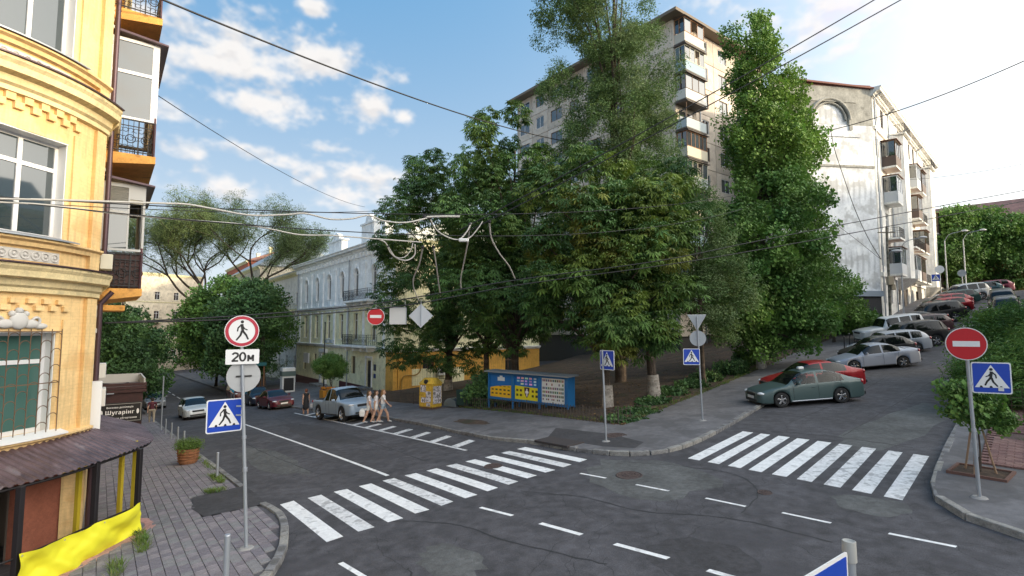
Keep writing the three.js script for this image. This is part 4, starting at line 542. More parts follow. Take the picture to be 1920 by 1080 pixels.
// ---------------------------------------------------------------- white house with the blind gable up the hill
{
  const P0 = [34.4, -49.6], P1 = [24.6, -48.4], P2 = [59.6, -74.3], P3 = [47, -82], P4 = [26, -62], top = 27.2;
  const whitewash = surf({ base: [240, 242, 245], tile: 7, n: 1024, grain: 0.05, blotch: 0.1, run: 0.12, cell: 9, stain: [176, 176, 174], stainAt: 0.54, stainAmt: 0.5, seed: 141, bump: 0.008, bumpCell: 90,
    extra: (c, u, v, R) => { const fy = (v * 96) % 1, fx = (u * 30 + (Math.floor(v * 96) % 2) * 0.5) % 1; const j = (fy < 0.18 || fx < 0.05) ? 0.955 : 1; return c.map((q) => q * j); } });
  const greyRender = surf({ base: [166, 164, 156], tile: 4, n: 512, grain: 0.08, blotch: 0.18, run: 0.16, stain: [116, 114, 108], stainAmt: 0.6, seed: 142, bump: 0.006 });
  const fwall = surf({ base: [236, 234, 228], tile: 4, n: 512, grain: 0.05, blotch: 0.08, run: 0.15, stain: [150, 146, 138], stainAmt: 0.5, seed: 143, bump: 0.003 });
  const o = thing('white_house', 'white painted six-storey house with blind gable and bays up the hill', 'building', [P0[0], H(...P0), P0[1]]);
  const g = facade(o, ...P1, ...P0), L = g.L, ax = L - 4.3;
  g.put('gable_wall', wallGeo(0, 1, L, 23.6, [rect(3.0, 15.2, 4.1, 16.8)], 0.4), whitewash).userData.label = 'whitewashed brick gable';
  windowAt(g, 3.55, 15.2, 1.1, 1.6, { transom: 0, cols: 2 });
  g.put('gable_top', (() => { const q = extr([[0, 23.6], [L, 23.6], [L, top], [0, top + 0.5]], 0.4, [archPts(ax - 1.9, 21, ax + 1.9, 26.0).map(([x, y]) => [x, Math.max(y, 23.62)]).filter((p, i, a) => i < 1 || p[0] != a[i - 1][0] || p[1] != a[i - 1][1])]); q.translate(0, 0, -0.4); return prep(q); })(), greyRender).userData.label = 'bare grey top of the gable';
  g.put('blind_arch', prep(box(4.6, 5.4, 0.1, ax, 23.3, -0.3)), whitewash);
  g.put('arch_moulding', [xf(new THREE.TorusGeometry(2.0, 0.16, 6, 24, Math.PI), ax, 24.1, 0.02), xf(new THREE.TorusGeometry(1.65, 0.1, 6, 24, Math.PI), ax, 24.1, -0.1), box(0.32, 1.0, 0.16, ax - 2.0, 23.6, 0.04), box(0.32, 1.0, 0.16, ax + 2.0, 23.6, 0.04)], greyRender);
  g.put('band', prep(box(6, 0.35, 0.1, ax, 22.6, 0.053)), whitewash); g.put('band', prep(box(5.4, 1.0, 0.06, ax, 26.3, 0.033)), greyRender); g.put('band', prep(box(L, 0.2, 0.08, L / 2, 19.6, 0.043)), greyRender);
  g.put('coping', prep(box(L + 0.5, 0.16, 0.9, L / 2, 0, -0.2, 0, 0, -0.05)), flat([0.2, 0.07, 0.05], 0.7), 0, top + 0.36);
  airCon(o, g, L - 2.6, 8.1, 0.05, 1.1, 0.8, 0.4);
  // dark shop front at the foot of the gable
  { const s = g.put('shop_front', [box(6.4, 2.2, 0.25, 0, 0, 0.12)], flat([0.03, 0.032, 0.038], 0.5), L - 3.4, 6.2); g.sub('fascia', prep(box(6.6, 0.5, 0.5, 0, 1.36, 0.2)), flat([0.25, 0.3, 0.36], 0.6), s); g.sub('base', prep(box(6.4, 2, 0.3, 0, -2.1, 0.14)), greyRender, s); }
  // street front: windows in six storeys, bays and balconies
  const f = facade(o, ...P0, ...P2), FH = 3.55, yb0 = 5.9, F = f.L, xs = [1.6, 4.4, 8.6, 12.6, 15.6, 18.4, 21.2, 25.2, 29.2, 32.4], holes = [];
  for (let r = 0; r < 6; r++) for (const x of xs) if (!((x == 8.6 || x == 25.2) && r > 0)) holes.push(rect(x - 0.65, yb0 + r * FH + 0.9, x + 0.65, yb0 + r * FH + 2.8));
  f.put('front_wall', wallGeo(0.42, 2, F, top - 0.6, holes, 0.4), fwall).userData.label = 'white street front';
  for (const h of holes) windowAt(f, (h[0][0] + h[1][0]) / 2, h[0][1], 1.3, 1.9, { transom: 0.3, rec: 0.14, fm: h[0][1] % 2 > 1 ? MT.pvc : MT.wood, gm: MT.glassBlue });
  f.put('cornice', moulding(cornice(0.8, 0.9), 0, F + 0.3), fwall, 0, top - 0.6, 0); f.put('band', prep(box(F - 0.44, 0.3, 0.16, F / 2 + 0.22, 0, 0.083)), fwall, 0, yb0 + FH * 5); f.put('band', prep(box(F - 0.44, 0.4, 0.2, F / 2 + 0.22, 0, 0.103)), fwall, 0, yb0 + FH);
  for (const x of [8.6, 25.2]) { const b = f.put('bay', (() => { const q = extr([[-1.9, 0], [1.9, 0], [1.2, -1.2], [-1.2, -1.2]], FH * 4.2); q.rotateX(-Math.PI / 2); return prep(q); })(), fwall, x, yb0 + FH, 0.004); b.userData.label = 'polygonal bay'; for (let r = 0; r < 4; r++) { const w = windowAt(f, x, yb0 + FH * (r + 1) + 0.9, 1.2, 1.9, { rec: -1.22, gm: MT.glassBlue }); for (const k of [-1, 1]) { const q = windowAt(f, x + k * 1.56, yb0 + FH * (r + 1) + 0.9, 0.7, 1.9, { rec: 0, cols: 1, gm: MT.glassBlue }); q.position.copy(f.w(x + k * 1.55, yb0 + FH * (r + 1) + 0.9, 0.64)).sub(o.position); q.rotation.y = f.ph + k * 1.043; } }
    f.sub('bay_base', prep(xf(new THREE.CylinderGeometry(1.7, 0.5, 1.1, 6, 1, false, -Math.PI / 2, Math.PI), 0, -0.56, 0)), fwall, b); const tb = f.put('bay_balcony', [box(3.2, 0.16, 1.5, 0, 0, 0.75)], fwall, x, yb0 + FH * 5.24); f.sub('railing', [xf(railGeo(3, 0.9, 0.2, false), -1.5, 0.1, 1.42), ...[-1, 1].map((k) => xf(railGeo(1.3, 0.9, 0.2, false), k * 1.5, 0.1, 0.1, 0, -Math.PI / 2))], MT.iron, tb); }
  const R = rng(77); for (const [x, r, kind] of [[4.4, 4, 2], [4.4, 3, 1], [4.4, 2, 0], [4.4, 1, 1], [15.6, 4, 1], [15.6, 3, 2], [15.6, 2, 0], [15.6, 1, 2], [19, 4, 2], [19, 3, 0], [19, 2, 2], [19, 1, 0], [29.2, 3, 2], [29.2, 2, 0], [31, 1, 2], [12.6, 2, 0], [12.6, 1, 1]]) {
    const y = yb0 + r * FH + 0.1, pm = [MT.iron, flat([0.56, 0.58, 0.6], 0.8), flat([0.1, 0.07, 0.06], 0.7)][kind], b = f.put('balcony', [box(2.4, 0.18, 1.2, 0, 0, 0.6)], fwall, x, y); b.userData.label = ['open iron balcony', 'white boarded balcony', 'dark glazed balcony'][kind];
    if (!kind) f.sub('railing', [xf(railGeo(2.3, 1, 0.18, false), -1.15, 0.09, 1.14), ...[-1, 1].map((k) => xf(railGeo(1.1, 1, 0.18, false), k * 1.15, 0.09, 0.04, 0, -Math.PI / 2))], pm, b);
    else { f.sub('parapet_panel', [box(2.4, 1.0, 0.06, 0, 0.6, 1.17), box(0.06, 1, 1.1, -1.17, 0.6, 0.6), box(0.06, 1, 1.1, 1.17, 0.6, 0.6)], pm, b); const fr = []; for (const k of [-1.17, -0.4, 0.4, 1.17]) fr.push(box(0.07, 1.5, 0.07, k, 1.85, 1.17)); fr.push(box(2.4, 0.08, 0.1, 0, 2.6, 1.17), box(0.08, 0.08, 1.1, -1.17, 2.6, 0.6), box(0.08, 0.08, 1.1, 1.17, 2.6, 0.6)); f.sub('glazing_frame', fr, kind == 1 ? MT.pvc : MT.wood, b); for (const k of [-0.78, 0, 0.78]) f.sub('pane', [box(0.7, 1.42, 0.012, k, 1.84, 1.17)], MT.glassBlue, b); for (const k of [-1, 1]) f.sub('pane', [box(0.012, 1.42, 1.0, k * 1.17, 1.84, 0.6)], MT.glassBlue, b); f.sub('balcony_roof', prep(box(2.6, 0.06, 1.4, 0, 2.72, 0.66, 0, 0.06)), flat([0.2, 0.1, 0.07], 0.6), b); } }
  for (const x of [0.75, 6.6, 14, 23, 33.6]) f.put('drainpipe', [rod(V(x, 5, 0.14), V(x, top - 0.6, 0.14), 0.07), rod(V(x, top - 0.6, 0.14), V(x, top - 0.2, 0.7), 0.07)], MT.galv);
  f.put('street_doors', [box(1.3, 2.6, 0.08, 11, 0, 0.02), box(2.4, 2.2, 0.08, 20, 0.6, 0.02)], flat([0.04, 0.035, 0.035], 0.6), 0, 7.6);
  facade(o, ...P2, ...P3).put('end_wall', wallGeo(0.42, 5, Math.hypot(P3[0] - P2[0], P3[1] - P2[1]), top, [], 0.4), fwall); facade(o, ...P3, ...P4).put('back_wall', wallGeo(0.42, 2, Math.hypot(P3[0] - P4[0], P3[1] - P4[1]), top, [], 0.4), fwall); facade(o, ...P4, ...P1).put('back_wall', wallGeo(0.42, 2, Math.hypot(P4[0] - P1[0], P4[1] - P1[1]) - 0.4, top, [], 0.4), fwall);
  { const q = extr([P1, P0, P2, P3, P4].map(([x, z]) => [x - o.position.x, -(z - o.position.z)]), 0.3); q.rotateX(-Math.PI / 2); part('roof', prep(q), flat([0.18, 0.07, 0.05], 0.7), o, [0, top + 0.12 - o.position.y, 0]); }
  for (const [x, z] of [[4, -3], [16, -3], [27, -4]]) f.put('chimney', [bev(1, 2, 0.8, 0.03, 0, 1, 0)], terracotta, x, top + 0.4, z);
}
// ---------------------------------------------------------------- plainer houses further off
function house(name, label, st, w, d, y0, y1, wm, { rows = [], cols = 4, ww = 1.1, wh = 1.8, roof = 0, rm = zinc, arch = 0, cor = paleCream, chim = 0, door = null, side = true, group, balc = null } = {}) {
  // st: [s0,t0,s1,t1] of the front, left to right from outside
  const o = thing(name, label, 'building', [X(st[0], st[1]), y0, Z(st[0], st[1])], 0, group), f = facST(o, ...st), L = f.L, hs = [];
  for (const r of rows) for (let i = 0; i < cols; i++) { const x = L * (i + 0.5) / cols; hs.push([x, r]); }
  f.put('front_wall', wallGeo(0, y0 - 3, L, y1, hs.map(([x, r]) => arch ? archPts(x - ww / 2, r, x + ww / 2, r + wh) : rect(x - ww / 2, r, x + ww / 2, r + wh))), wm);
  for (const [x, r] of hs) windowAt(f, x, r, ww, wh, { arch, sill: cor, rec: 0.15 });
  f.put('cornice', moulding(cornice(0.5, 0.45), 0, L), cor, 0, y1 - 0.5, 0); for (const r of rows.slice(1)) f.put('string_course', moulding(cornice(0.2, 0.15), 0, L), cor, 0, r - 0.7, 0);
  const q = [f.w(0, 0, 0), f.w(L, 0, 0), f.w(L, 0, -d), f.w(0, 0, -d)];
  for (let k = 1; k < 4; k++) { const a = q[k], b = q[(k + 1) % 4], len = a.distanceTo(b); facade(o, a.x, a.z, b.x, b.z).put('side_wall', wallGeo(k == 3 ? 0 : 0.36, y0 - 3, len - (k == 3 ? 0.36 : 0.0) - 0.002, y1, [], 0.35), wm); }
  const rg = roof ? extr([[0.4, 0], [-d / 2, roof], [-d - 0.4, 0]], L + 0.6) : extr([[0.3, 0], [0.3, 0.25], [-d - 0.3, 0.25], [-d - 0.3, 0]], L + 0.6); rg.rotateY(-Math.PI / 2); f.put('roof', prep(xf(rg, L + 0.3, 0, 0)), rm, 0, y1 + 0.03, 0);
  for (let k = 0; k < chim; k++) f.put('chimney', [bev(0.9, 1.8, 0.7, 0.03, 0, 0, 0), box(1.1, 0.2, 0.9, 0, 1, 0)], cor, L * (k + 0.6) / chim, y1 + roof * 0.8 + 0.5, -d * 0.4);
  if (door) f.put('gate', [box(door[1], door[2], 0.1, door[0], door[2] / 2, 0.02)], MT.wood, 0, y0);
  if (balc) for (const [x, y] of balc) { const b = f.put('balcony', [box(2.6, 0.2, 1.1, 0, 0, 0.55)], cor, x, y); f.sub('railing', [xf(railGeo(2.5, 1, 0.2, false), -1.25, 0.1, 1.05), ...[-1, 1].map((k) => xf(railGeo(1, 1, 0.2, false), k * 1.25, 0.1, 0.05, 0, -Math.PI / 2))], MT.iron, b); }
  return f;
}
const brickRed = surf({ base: [168, 96, 72], tile: 3, n: 256, grain: 0.1, blotch: 0.12, seed: 151, bump: 0.004 }), sand = surf({ base: [200, 176, 128], tile: 3, n: 256, grain: 0.06, blotch: 0.1, run: 0.1, seed: 152, bump: 0.003 }), ivory = surf({ base: [206, 196, 176], tile: 3, n: 256, grain: 0.06, blotch: 0.1, run: 0.1, stain: [150, 142, 128], seed: 153, bump: 0.003 });
const roofRust = surf({ base: [128, 92, 84], tile: 3, n: 256, grain: 0.08, blotch: 0.16, seed: 154, rough: 0.7, bump: 0 });
house('street_house', 'pale house with balconies next to the arched-window house, behind street trees', [96, 21.2, 75.3, 21.2], 0, 12, -4, 12.2, paleBlue, { rows: [-1.2, 3.2, 7.6], cols: 5, balc: [[17, 2.4], [17, 6.8]] });
house('street_house', 'ivory house with steep gable roof far down the left street', [124, 20.5, 97, 20.5], 0, 14, -4.5, 15, ivory, { rows: [-2, 2.2, 6.2, 10.2], cols: 6, roof: 5, rm: zinc, balc: [[20, 5.4], [20, 9.4]] });
house('street_house', 'brick-red house far down the left street rising above the green trees', [150, 24, 125, 24], 0, 14, -5, 19, brickRed, { rows: [3, 8, 13], cols: 6, roof: 3, rm: roofRust, chim: 2 });
house('street_house', 'tall cream house with balconies closing the left street', [140, -4, 150, 19], 0, 12, -5.5, 17, ivory, { rows: [-2, 2.4, 6.6, 11], cols: 6, balc: [[6, 1.6], [6, 5.8], [6, 10.2], [14, 5.8]], roof: 4, rm: zinc });
house('street_house', 'sand-coloured house with shop blinds on the far left side of the street', [66, -1.2, 92, -1.2], 0, 12, -4.5, 13, sand, { rows: [-1.5, 2.8, 7], cols: 7, balc: [[14, 2], [20, 6.2], [24, 2]] });
house('street_house', 'cream house with tall narrow windows beyond the sand-coloured one', [93, -1.5, 126, -1.5], 0, 12, -5, 17, paleCream, { rows: [-1.5, 2.6, 6.8, 11], cols: 8, balc: [[6, 2], [6, 6.2], [14, 6.2], [22, 10.4]], roof: 3 });
house('street_house', 'plain ochre house wall behind the kiosk', [34.8, -1.5, 65, -1.5], 0, 10, -4, 8, sand, { rows: [1, 4.6], cols: 8 });
// houses at the top of the right street and beyond its right side; the last two are unseen, added to block the sun
house('hill_house', 'yellow two-storey house with brown gate at the top of the hill', [22, 92, 4, 97], 0, 10, 9.2, 16.6, surf({ base: [196, 170, 104], tile: 3, n: 256, grain: 0.07, blotch: 0.1, seed: 156, bump: 0.004 }), { rows: [12.6], cols: 6, ww: 1.2, wh: 1.9, roof: 3, rm: roofRust, arch: 1, door: [5.2, 2.6, 2.7] });
house('hill_house', 'grey-roofed long house behind the hilltop trees', [-2, 74, -24, 60], 0, 14, 9, 19.5, sand, { rows: [11, 15], cols: 6, roof: 5, rm: zinc, chim: 2 });
house('hill_house', 'red-roofed house behind the white six-storey house', [30, 112, 0, 116], 0, 14, 10, 21.5, brickRed, { rows: [13, 17], cols: 5, roof: 4.5, rm: roofRust });
house('hill_house', 'pale house with dark roof beside the hilltop trees', [-26, 58, -30, 36], 0, 14, 6, 17.5, ivory, { rows: [8, 12], cols: 6, roof: 5, rm: flat([0.09, 0.07, 0.075], 0.6), chim: 2 });  // added out of view, tall enough to keep low sun off the corner building
house('hill_house', 'long brick house facing the crossing beyond the right pavement', [-31, 35, -33, 14], 0, 14, 2, 15, brickRed, { rows: [4, 8.5], cols: 7, roof: 4, rm: roofRust, chim: 1 });  // added out of view so the low sun does not reach the crossing

// ================================================================= TREES AND PLANTS
const barkMat = surf({ base: [84, 74, 66], tile: 1.2, n: 256, grain: 0.25, blotch: 0.25, run: 0.3, seed: 161, rough: 1, bump: 0.02, bumpCell: 30 });
const barkPale = surf({ base: [122, 116, 104], tile: 1.2, n: 256, grain: 0.2, blotch: 0.3, run: 0.25, seed: 162, rough: 1, bump: 0.015, bumpCell: 30 });
const lime = surf({ base: [158, 152, 145], tile: 1, n: 128, grain: 0.15, blotch: 0.2, stain: [110, 100, 92], stainAmt: 0.7, seed: 163, rough: 1, bump: 0 });
function taper(pts, r0, r1, seg = 7, n = 10) { // tapering limb along a curve
  const c = new THREE.CatmullRomCurve3(pts), P = c.getSpacedPoints(n), fr = c.computeFrenetFrames(n, false), pos = [], idx = [];
  for (let i = 0; i <= n; i++) { const r = lerp(r0, r1, i / n); for (let j = 0; j <= seg; j++) { const a = j / seg * 6.2832; pos.push(P[i].x + r * (Math.cos(a) * fr.normals[i].x + Math.sin(a) * fr.binormals[i].x), P[i].y + r * (Math.cos(a) * fr.normals[i].y + Math.sin(a) * fr.binormals[i].y), P[i].z + r * (Math.cos(a) * fr.normals[i].z + Math.sin(a) * fr.binormals[i].z)); } }
  for (let i = 0; i < n; i++) for (let j = 0; j < seg; j++) { const k = i * (seg + 1) + j; idx.push(k, k + 1, k + seg + 1, k + 1, k + seg + 2, k + seg + 1); }
  const g = new THREE.BufferGeometry(); g.setAttribute('position', new THREE.Float32BufferAttribute(pos, 3)); g.setIndex(idx); g.computeVertexNormals(); return g;
}
// leaf shapes: a drooping seven-fingered chestnut leaf, and sprays of small leaves
function blade(len, w, yaw, droop, off = 0) { // one folded leaflet of four faces, from the origin outwards
  const a = V(0, 0, off), m = V(0, -Math.sin(droop) * len * 0.5, off + len * 0.55), e = V(0, -Math.sin(droop) * len * 1.15, off + len), l = V(-w / 2, m.y + 0.012, off + len * 0.6), r = V(w / 2, m.y + 0.012, off + len * 0.6), t = [a, l, m, a, m, r, l, e, m, m, e, r].flatMap((p) => [p.x, p.y, p.z]);
  const g = new THREE.BufferGeometry(); g.setAttribute('position', new THREE.Float32BufferAttribute(t, 3)); g.rotateY(yaw); g.computeVertexNormals(); return prep(g);
}
const leafChestnut = mergeGeometries([-2.3, -1.45, -0.72, 0, 0.72, 1.45, 2.3].map((y, i) => blade([0.13, 0.18, 0.22, 0.24, 0.22, 0.18, 0.13][i], 0.075, y, 0.55 + 0.1 * (i % 2), 0.012)));
function sprayGeo(n, R, len, w, seed) { const r = rng(seed), g = []; for (let i = 0; i < n; i++) g.push(xf(blade(len * (0.7 + 0.6 * r()), w * (0.7 + 0.6 * r()), 0, 0.3, 0), (r() - 0.5) * 2 * R, (r() - 0.5) * 1.5 * R, (r() - 0.5) * 2 * R, (r() - 0.5) * 1.6, r() * 6.28, (r() - 0.5) * 1.6)); return mergeGeometries(g); }
const leafSmall = sprayGeo(14, 0.2, 0.1, 0.07, 5), leafMaple = sprayGeo(10, 0.22, 0.16, 0.13, 6), leafFern = sprayGeo(16, 0.2, 0.13, 0.035, 8), leafTiny = sprayGeo(18, 0.24, 0.075, 0.055, 9);
const leafMat = new THREE.MeshPhysicalMaterial({ color: C(1, 1, 1), roughness: 0.75, transmission: 0.3, thickness: 0, side: THREE.DoubleSide, ior: 1.3 });
// lobes: [x, y, z, rx, ry, rz] from the trunk's foot; clumps of leaves are scattered over the lobes and limbs run to them
function tree(name, label, [x, z], { lobes, leaf = leafMaple, clump = 0.8, clumps = 90, per = 40, colors, trunk = 0.2, lean = [0, 0], seed = 1, bark = barkMat, lime: wash = 0, size = 1, group, limbs = 26, fork = 0.3, y = null, cat = 'tree', shell = 0.5, trunkTop = null, spread = 0.75 }) {
  const R = rng(seed * 991 + 7), o = thing(name, label, cat, [x, (y ?? H(x, z)), z], 0, group), top = Math.max(...lobes.map((l) => l[1] + l[4])), tt = trunkTop ?? top * 0.82;
  const spine = [V(0, -0.2, 0), V(lean[0] * 0.25 + (R() - 0.5) * 0.15, tt * 0.3, lean[1] * 0.25), V(lean[0] * 0.6 + (R() - 0.5) * 0.3, tt * 0.65, lean[1] * 0.6 + (R() - 0.5) * 0.3), V(lean[0], tt, lean[1])];
  const sc = new THREE.CatmullRomCurve3(spine);
  if (trunk) { part('trunk', [taper(spine, trunk, trunk * 0.18, 9, 14), taper([V(0, -0.25, 0), V(0, 0.1, 0), V(0, 0.5, 0)], trunk * 1.5, trunk * 0.95, 9, 4)], bark, o); if (wash) part('whitewash', [taper([V(0, 0, 0), V(lean[0] * 0.05, wash * 0.5, 0), V(lean[0] * 0.1, wash, 0)], trunk * 1.32, trunk * 1.06, 10, 4)], lime, o).userData.label = 'whitewashed foot of the trunk'; }
  const vol = lobes.map((l) => l[3] * l[4] * l[5]), tot = vol.reduce((a, b) => a + Math.pow(b, 0.75), 0), cents = [];
  lobes.forEach((l, i) => { const n = Math.max(3, Math.round(clumps * Math.pow(vol[i], 0.75) / tot)); for (let k = 0; k < n; k++) { const u = R() * 2 - 1, a = R() * 6.2832, q = Math.sqrt(1 - u * u), r = shell + (1 - shell) * Math.sqrt(R()); cents.push(V(l[0] + l[3] * r * q * Math.cos(a), l[1] + l[4] * r * u, l[2] + l[5] * r * q * Math.sin(a))); } });
  if (trunk && limbs) { const lg = []; for (let k = 0; k < limbs; k++) { const c = cents[(R() * cents.length) | 0], f = clamp(c.y / tt * (0.35 + 0.4 * R()), fork, 0.95), b = sc.getPoint(f), r = trunk * lerp(0.5, 0.16, f), m = V().lerpVectors(b, c, 0.5).add(V((R() - 0.5) * 0.5, 0.1 * b.distanceTo(c), (R() - 0.5) * 0.5)); lg.push(taper([b, m, c], r, 0.015, 5, 6)); } part('limbs', lg, bark, o); }
  const N = cents.length * per, im = new THREE.InstancedMesh(leaf, leafMat, N), m = new THREE.Matrix4(), col = new THREE.Color(); let n = 0;
  for (const c of cents) { const tone = (R() - 0.5) * 0.5, pick = colors[(R() * colors.length) | 0], cr = clump * (0.7 + 0.6 * R()); for (let k = 0; k < per; k++) {
    const u = R() * 2 - 1, a = R() * 6.2832, q = Math.sqrt(1 - u * u), r = cr * Math.cbrt(0.15 + 0.85 * R()), dx = r * q * Math.cos(a), dy = r * u * spread, dz = r * q * Math.sin(a), s = size * (0.5 + 0.9 * R());
    Q4.setFromEuler(E4.set((R() - 0.5) * 1.1 + 0.25 * (u < 0 ? 1 : 0), Math.atan2(dx, dz) + (R() - 0.5) * 1.2, (R() - 0.5) * 0.9, 'YXZ')); m.compose(V(c.x + dx, c.y + dy, c.z + dz), Q4, V(s, s, s)); im.setMatrixAt(n, m);
    const v = 1.5 * (1 + tone * 0.6 + (R() - 0.5) * 0.5); col.setRGB(pick[0] * v, pick[1] * v, pick[2] * v); im.setColorAt(n, col); n++; } }
  im.count = n; im.name = cat == 'tree' ? 'crown' : 'foliage'; im.userData.kind = 'stuff'; im.castShadow = im.receiveShadow = true; o.add(im); return o;
}
const gDark = [[0.05, 0.105, 0.035], [0.04, 0.09, 0.03], [0.065, 0.125, 0.035]], gChest = [[0.055, 0.12, 0.03], [0.045, 0.1, 0.03], [0.08, 0.14, 0.03], [0.06, 0.125, 0.035]], gYellow = [[0.085, 0.15, 0.03], [0.11, 0.16, 0.03], [0.065, 0.125, 0.03], [0.13, 0.15, 0.03]], gSilver = [[0.1, 0.16, 0.055], [0.085, 0.145, 0.045], [0.13, 0.185, 0.08], [0.075, 0.13, 0.04]], gMid = [[0.085, 0.165, 0.035], [0.07, 0.145, 0.035], [0.105, 0.185, 0.04]];
const chest = { leaf: leafChestnut, bark: barkMat, size: 1.25, per: 58, clump: 0.95, colors: gChest, group: 'chestnut trees on the earth bank' };
tree('chestnut_tree', 'broad chestnut tree beside the yellow side wall of the three-storey house', [-4.9, -41.4], { ...chest, lobes: [[-1.4, 12.6, 0, 4.2, 4.8, 4], [-2.2, 7.6, 0.5, 3.9, 4, 3.6], [2.4, 13.4, 0, 3.6, 4.2, 3.6], [-1.6, 16.6, 0, 2.6, 2.6, 2.6], [0.6, 4.2, 1, 2.4, 2.8, 2], [2.8, 7.4, 0.5, 3, 3.4, 3], [-2.6, 4.4, 0.6, 2.4, 2.2, 2]], clumps: 215, trunk: 0.3, lime: 1.1, seed: 1, fork: 0.22 });
tree('chestnut_tree', 'tallest chestnut tree behind the blue notice board', [0.2, -33.2], { ...chest, lobes: [[-1.0, 15.5, 0, 2.5, 3.6, 2.4], [-1.4, 11, 0, 3.4, 4, 3.2], [1.6, 11, 0, 3.2, 4, 3], [0, 6.6, 0.6, 3.6, 3.4, 3.2], [2.6, 14, -0.4, 1.9, 2.8, 2], [-2.6, 7.6, 0.5, 2.4, 3, 2.4]], clumps: 190, trunk: 0.28, lime: 1, seed: 2, fork: 0.2 });
tree('chestnut_tree', 'yellowing chestnut tree over the corner sign post', [4.54, -25.6], { ...chest, lobes: [[-0.9, 9.2, 0, 2.9, 3.2, 2.6], [-1.2, 5.4, 0.3, 2.6, 2.6, 2.2], [1.0, 6.2, 0.8, 2.5, 2.8, 2.2], [1.8, 9, 0, 2.3, 2.6, 2.2], [0.6, 3.6, 1.0, 1.9, 1.3, 1.5]], clumps: 150, trunk: 0.22, lime: 1.2, seed: 3, colors: [...gYellow, ...gChest], fork: 0.25 });
tree('chestnut_tree', 'leaning chestnut tree with whitewashed foot near the corner of the bank', [7.3, -27.6], { ...chest, lobes: [[-1.2, 8.2, 0.2, 2.6, 3, 2.4], [-1.6, 5, 1, 2.2, 2, 2], [0.6, 10.5, -0.4, 2, 2.4, 2]], clumps: 95, trunk: 0.26, lime: 1.3, seed: 4, lean: [-0.8, 0], colors: [...gChest, ...gYellow], fork: 0.3 });
tree('chestnut_tree', 'chestnut tree in the middle of the earth bank, between two larger ones', [-1.8, -37.5], { ...chest, lobes: [[0.4, 9, 0, 3.4, 4, 3], [1.5, 5.6, 0, 3, 2.6, 2.6]], clumps: 80, trunk: 0.24, seed: 14 });
tree('poplar_tree', 'very tall silvery poplar reaching above the apartment block', [6.9, -34.2], { leaf: leafSmall, size: 1, per: 70, clump: 0.95, colors: gSilver, lobes: [[-0.4, 25, 0, 3.0, 5, 3], [0.8, 19.5, 0, 3.0, 4.6, 3], [-0.6, 17, 0, 3.0, 4, 3], [1.4, 13, 0.4, 2.6, 4, 2.6], [-3.6, 24.5, 0, 2.0, 2.2, 2.2], [-3.9, 20, 0, 1.6, 1.3, 1.6], [-2.6, 28.5, 0, 2.4, 2.2, 2.4], [0.6, 30, 0, 2, 3, 2], [2.4, 9.4, 0.5, 2.2, 3, 2]], clumps: 270, trunk: 0.38, trunkTop: 29, bark: barkMat, seed: 5, limbs: 26, shell: 0.35, fork: 0.28 });
tree('poplar_tree', 'low silvery poplar between the chestnuts and the tall narrow maple', [11.2, -31.5], { leaf: leafSmall, size: 1, per: 44, clump: 0.75, colors: gSilver, lobes: [[-0.4, 8, 0, 2.2, 3.6, 2], [0.6, 5, 0.4, 2.1, 2.4, 2], [-1.4, 11, 0, 1.3, 2, 1.4], [1.5, 7.2, 0, 1.4, 1.6, 1.4]], clumps: 95, trunk: 0.14, seed: 6, limbs: 22 });
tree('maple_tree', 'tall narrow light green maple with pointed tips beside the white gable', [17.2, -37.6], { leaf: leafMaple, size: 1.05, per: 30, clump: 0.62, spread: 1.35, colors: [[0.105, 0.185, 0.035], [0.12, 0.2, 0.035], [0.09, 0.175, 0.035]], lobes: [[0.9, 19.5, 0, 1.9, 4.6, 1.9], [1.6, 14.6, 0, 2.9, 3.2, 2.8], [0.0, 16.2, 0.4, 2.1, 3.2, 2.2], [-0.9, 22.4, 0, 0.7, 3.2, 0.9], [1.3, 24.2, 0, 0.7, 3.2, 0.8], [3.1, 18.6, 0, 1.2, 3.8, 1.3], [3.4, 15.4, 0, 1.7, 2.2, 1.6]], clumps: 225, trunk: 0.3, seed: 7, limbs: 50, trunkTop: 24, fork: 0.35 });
tree('maple_tree', 'broad maple under the tall narrow one beside the parked cars', [16.5, -35.6], { leaf: leafMaple, size: 1.1, per: 50, clump: 0.95, colors: gMid, lobes: [[0.6, 8.5, 0, 4.0, 3.6, 3.4], [-1, 5, 0.4, 3.4, 3, 3], [2.2, 5.6, 0, 3.0, 3, 3], [0.8, 3.0, 0.6, 3.2, 2, 2.6], [1.6, 11.4, 0, 2.8, 2, 2.6]], clumps: 190, trunk: 0.26, seed: 8, lime: 1.2, limbs: 30, fork: 0.25 });
tree('maple_tree', 'smaller dark maple behind the bollards at the white gable', [26.2, -43.6], { leaf: leafMaple, size: 1, per: 40, clump: 0.8, colors: gMid, lobes: [[0, 3.6, 0, 2.2, 2.2, 2], [-1.6, 5, 0, 1.8, 2.4, 1.8], [1.4, 2.4, 0, 1.6, 1.6, 1.5]], clumps: 60, trunk: 0.12, seed: 9, limbs: 14 });
tree('shrub', 'dense dark shrub at the foot of the white gable', [29.4, -46.6], { leaf: leafMaple, per: 36, clump: 0.6, colors: gDark, lobes: [[0, 1.4, 0, 1.5, 1.3, 1.3], [1.4, 1, 0, 1.2, 1, 1]], clumps: 36, trunk: 0.06, seed: 10, limbs: 8, cat: 'shrub' });
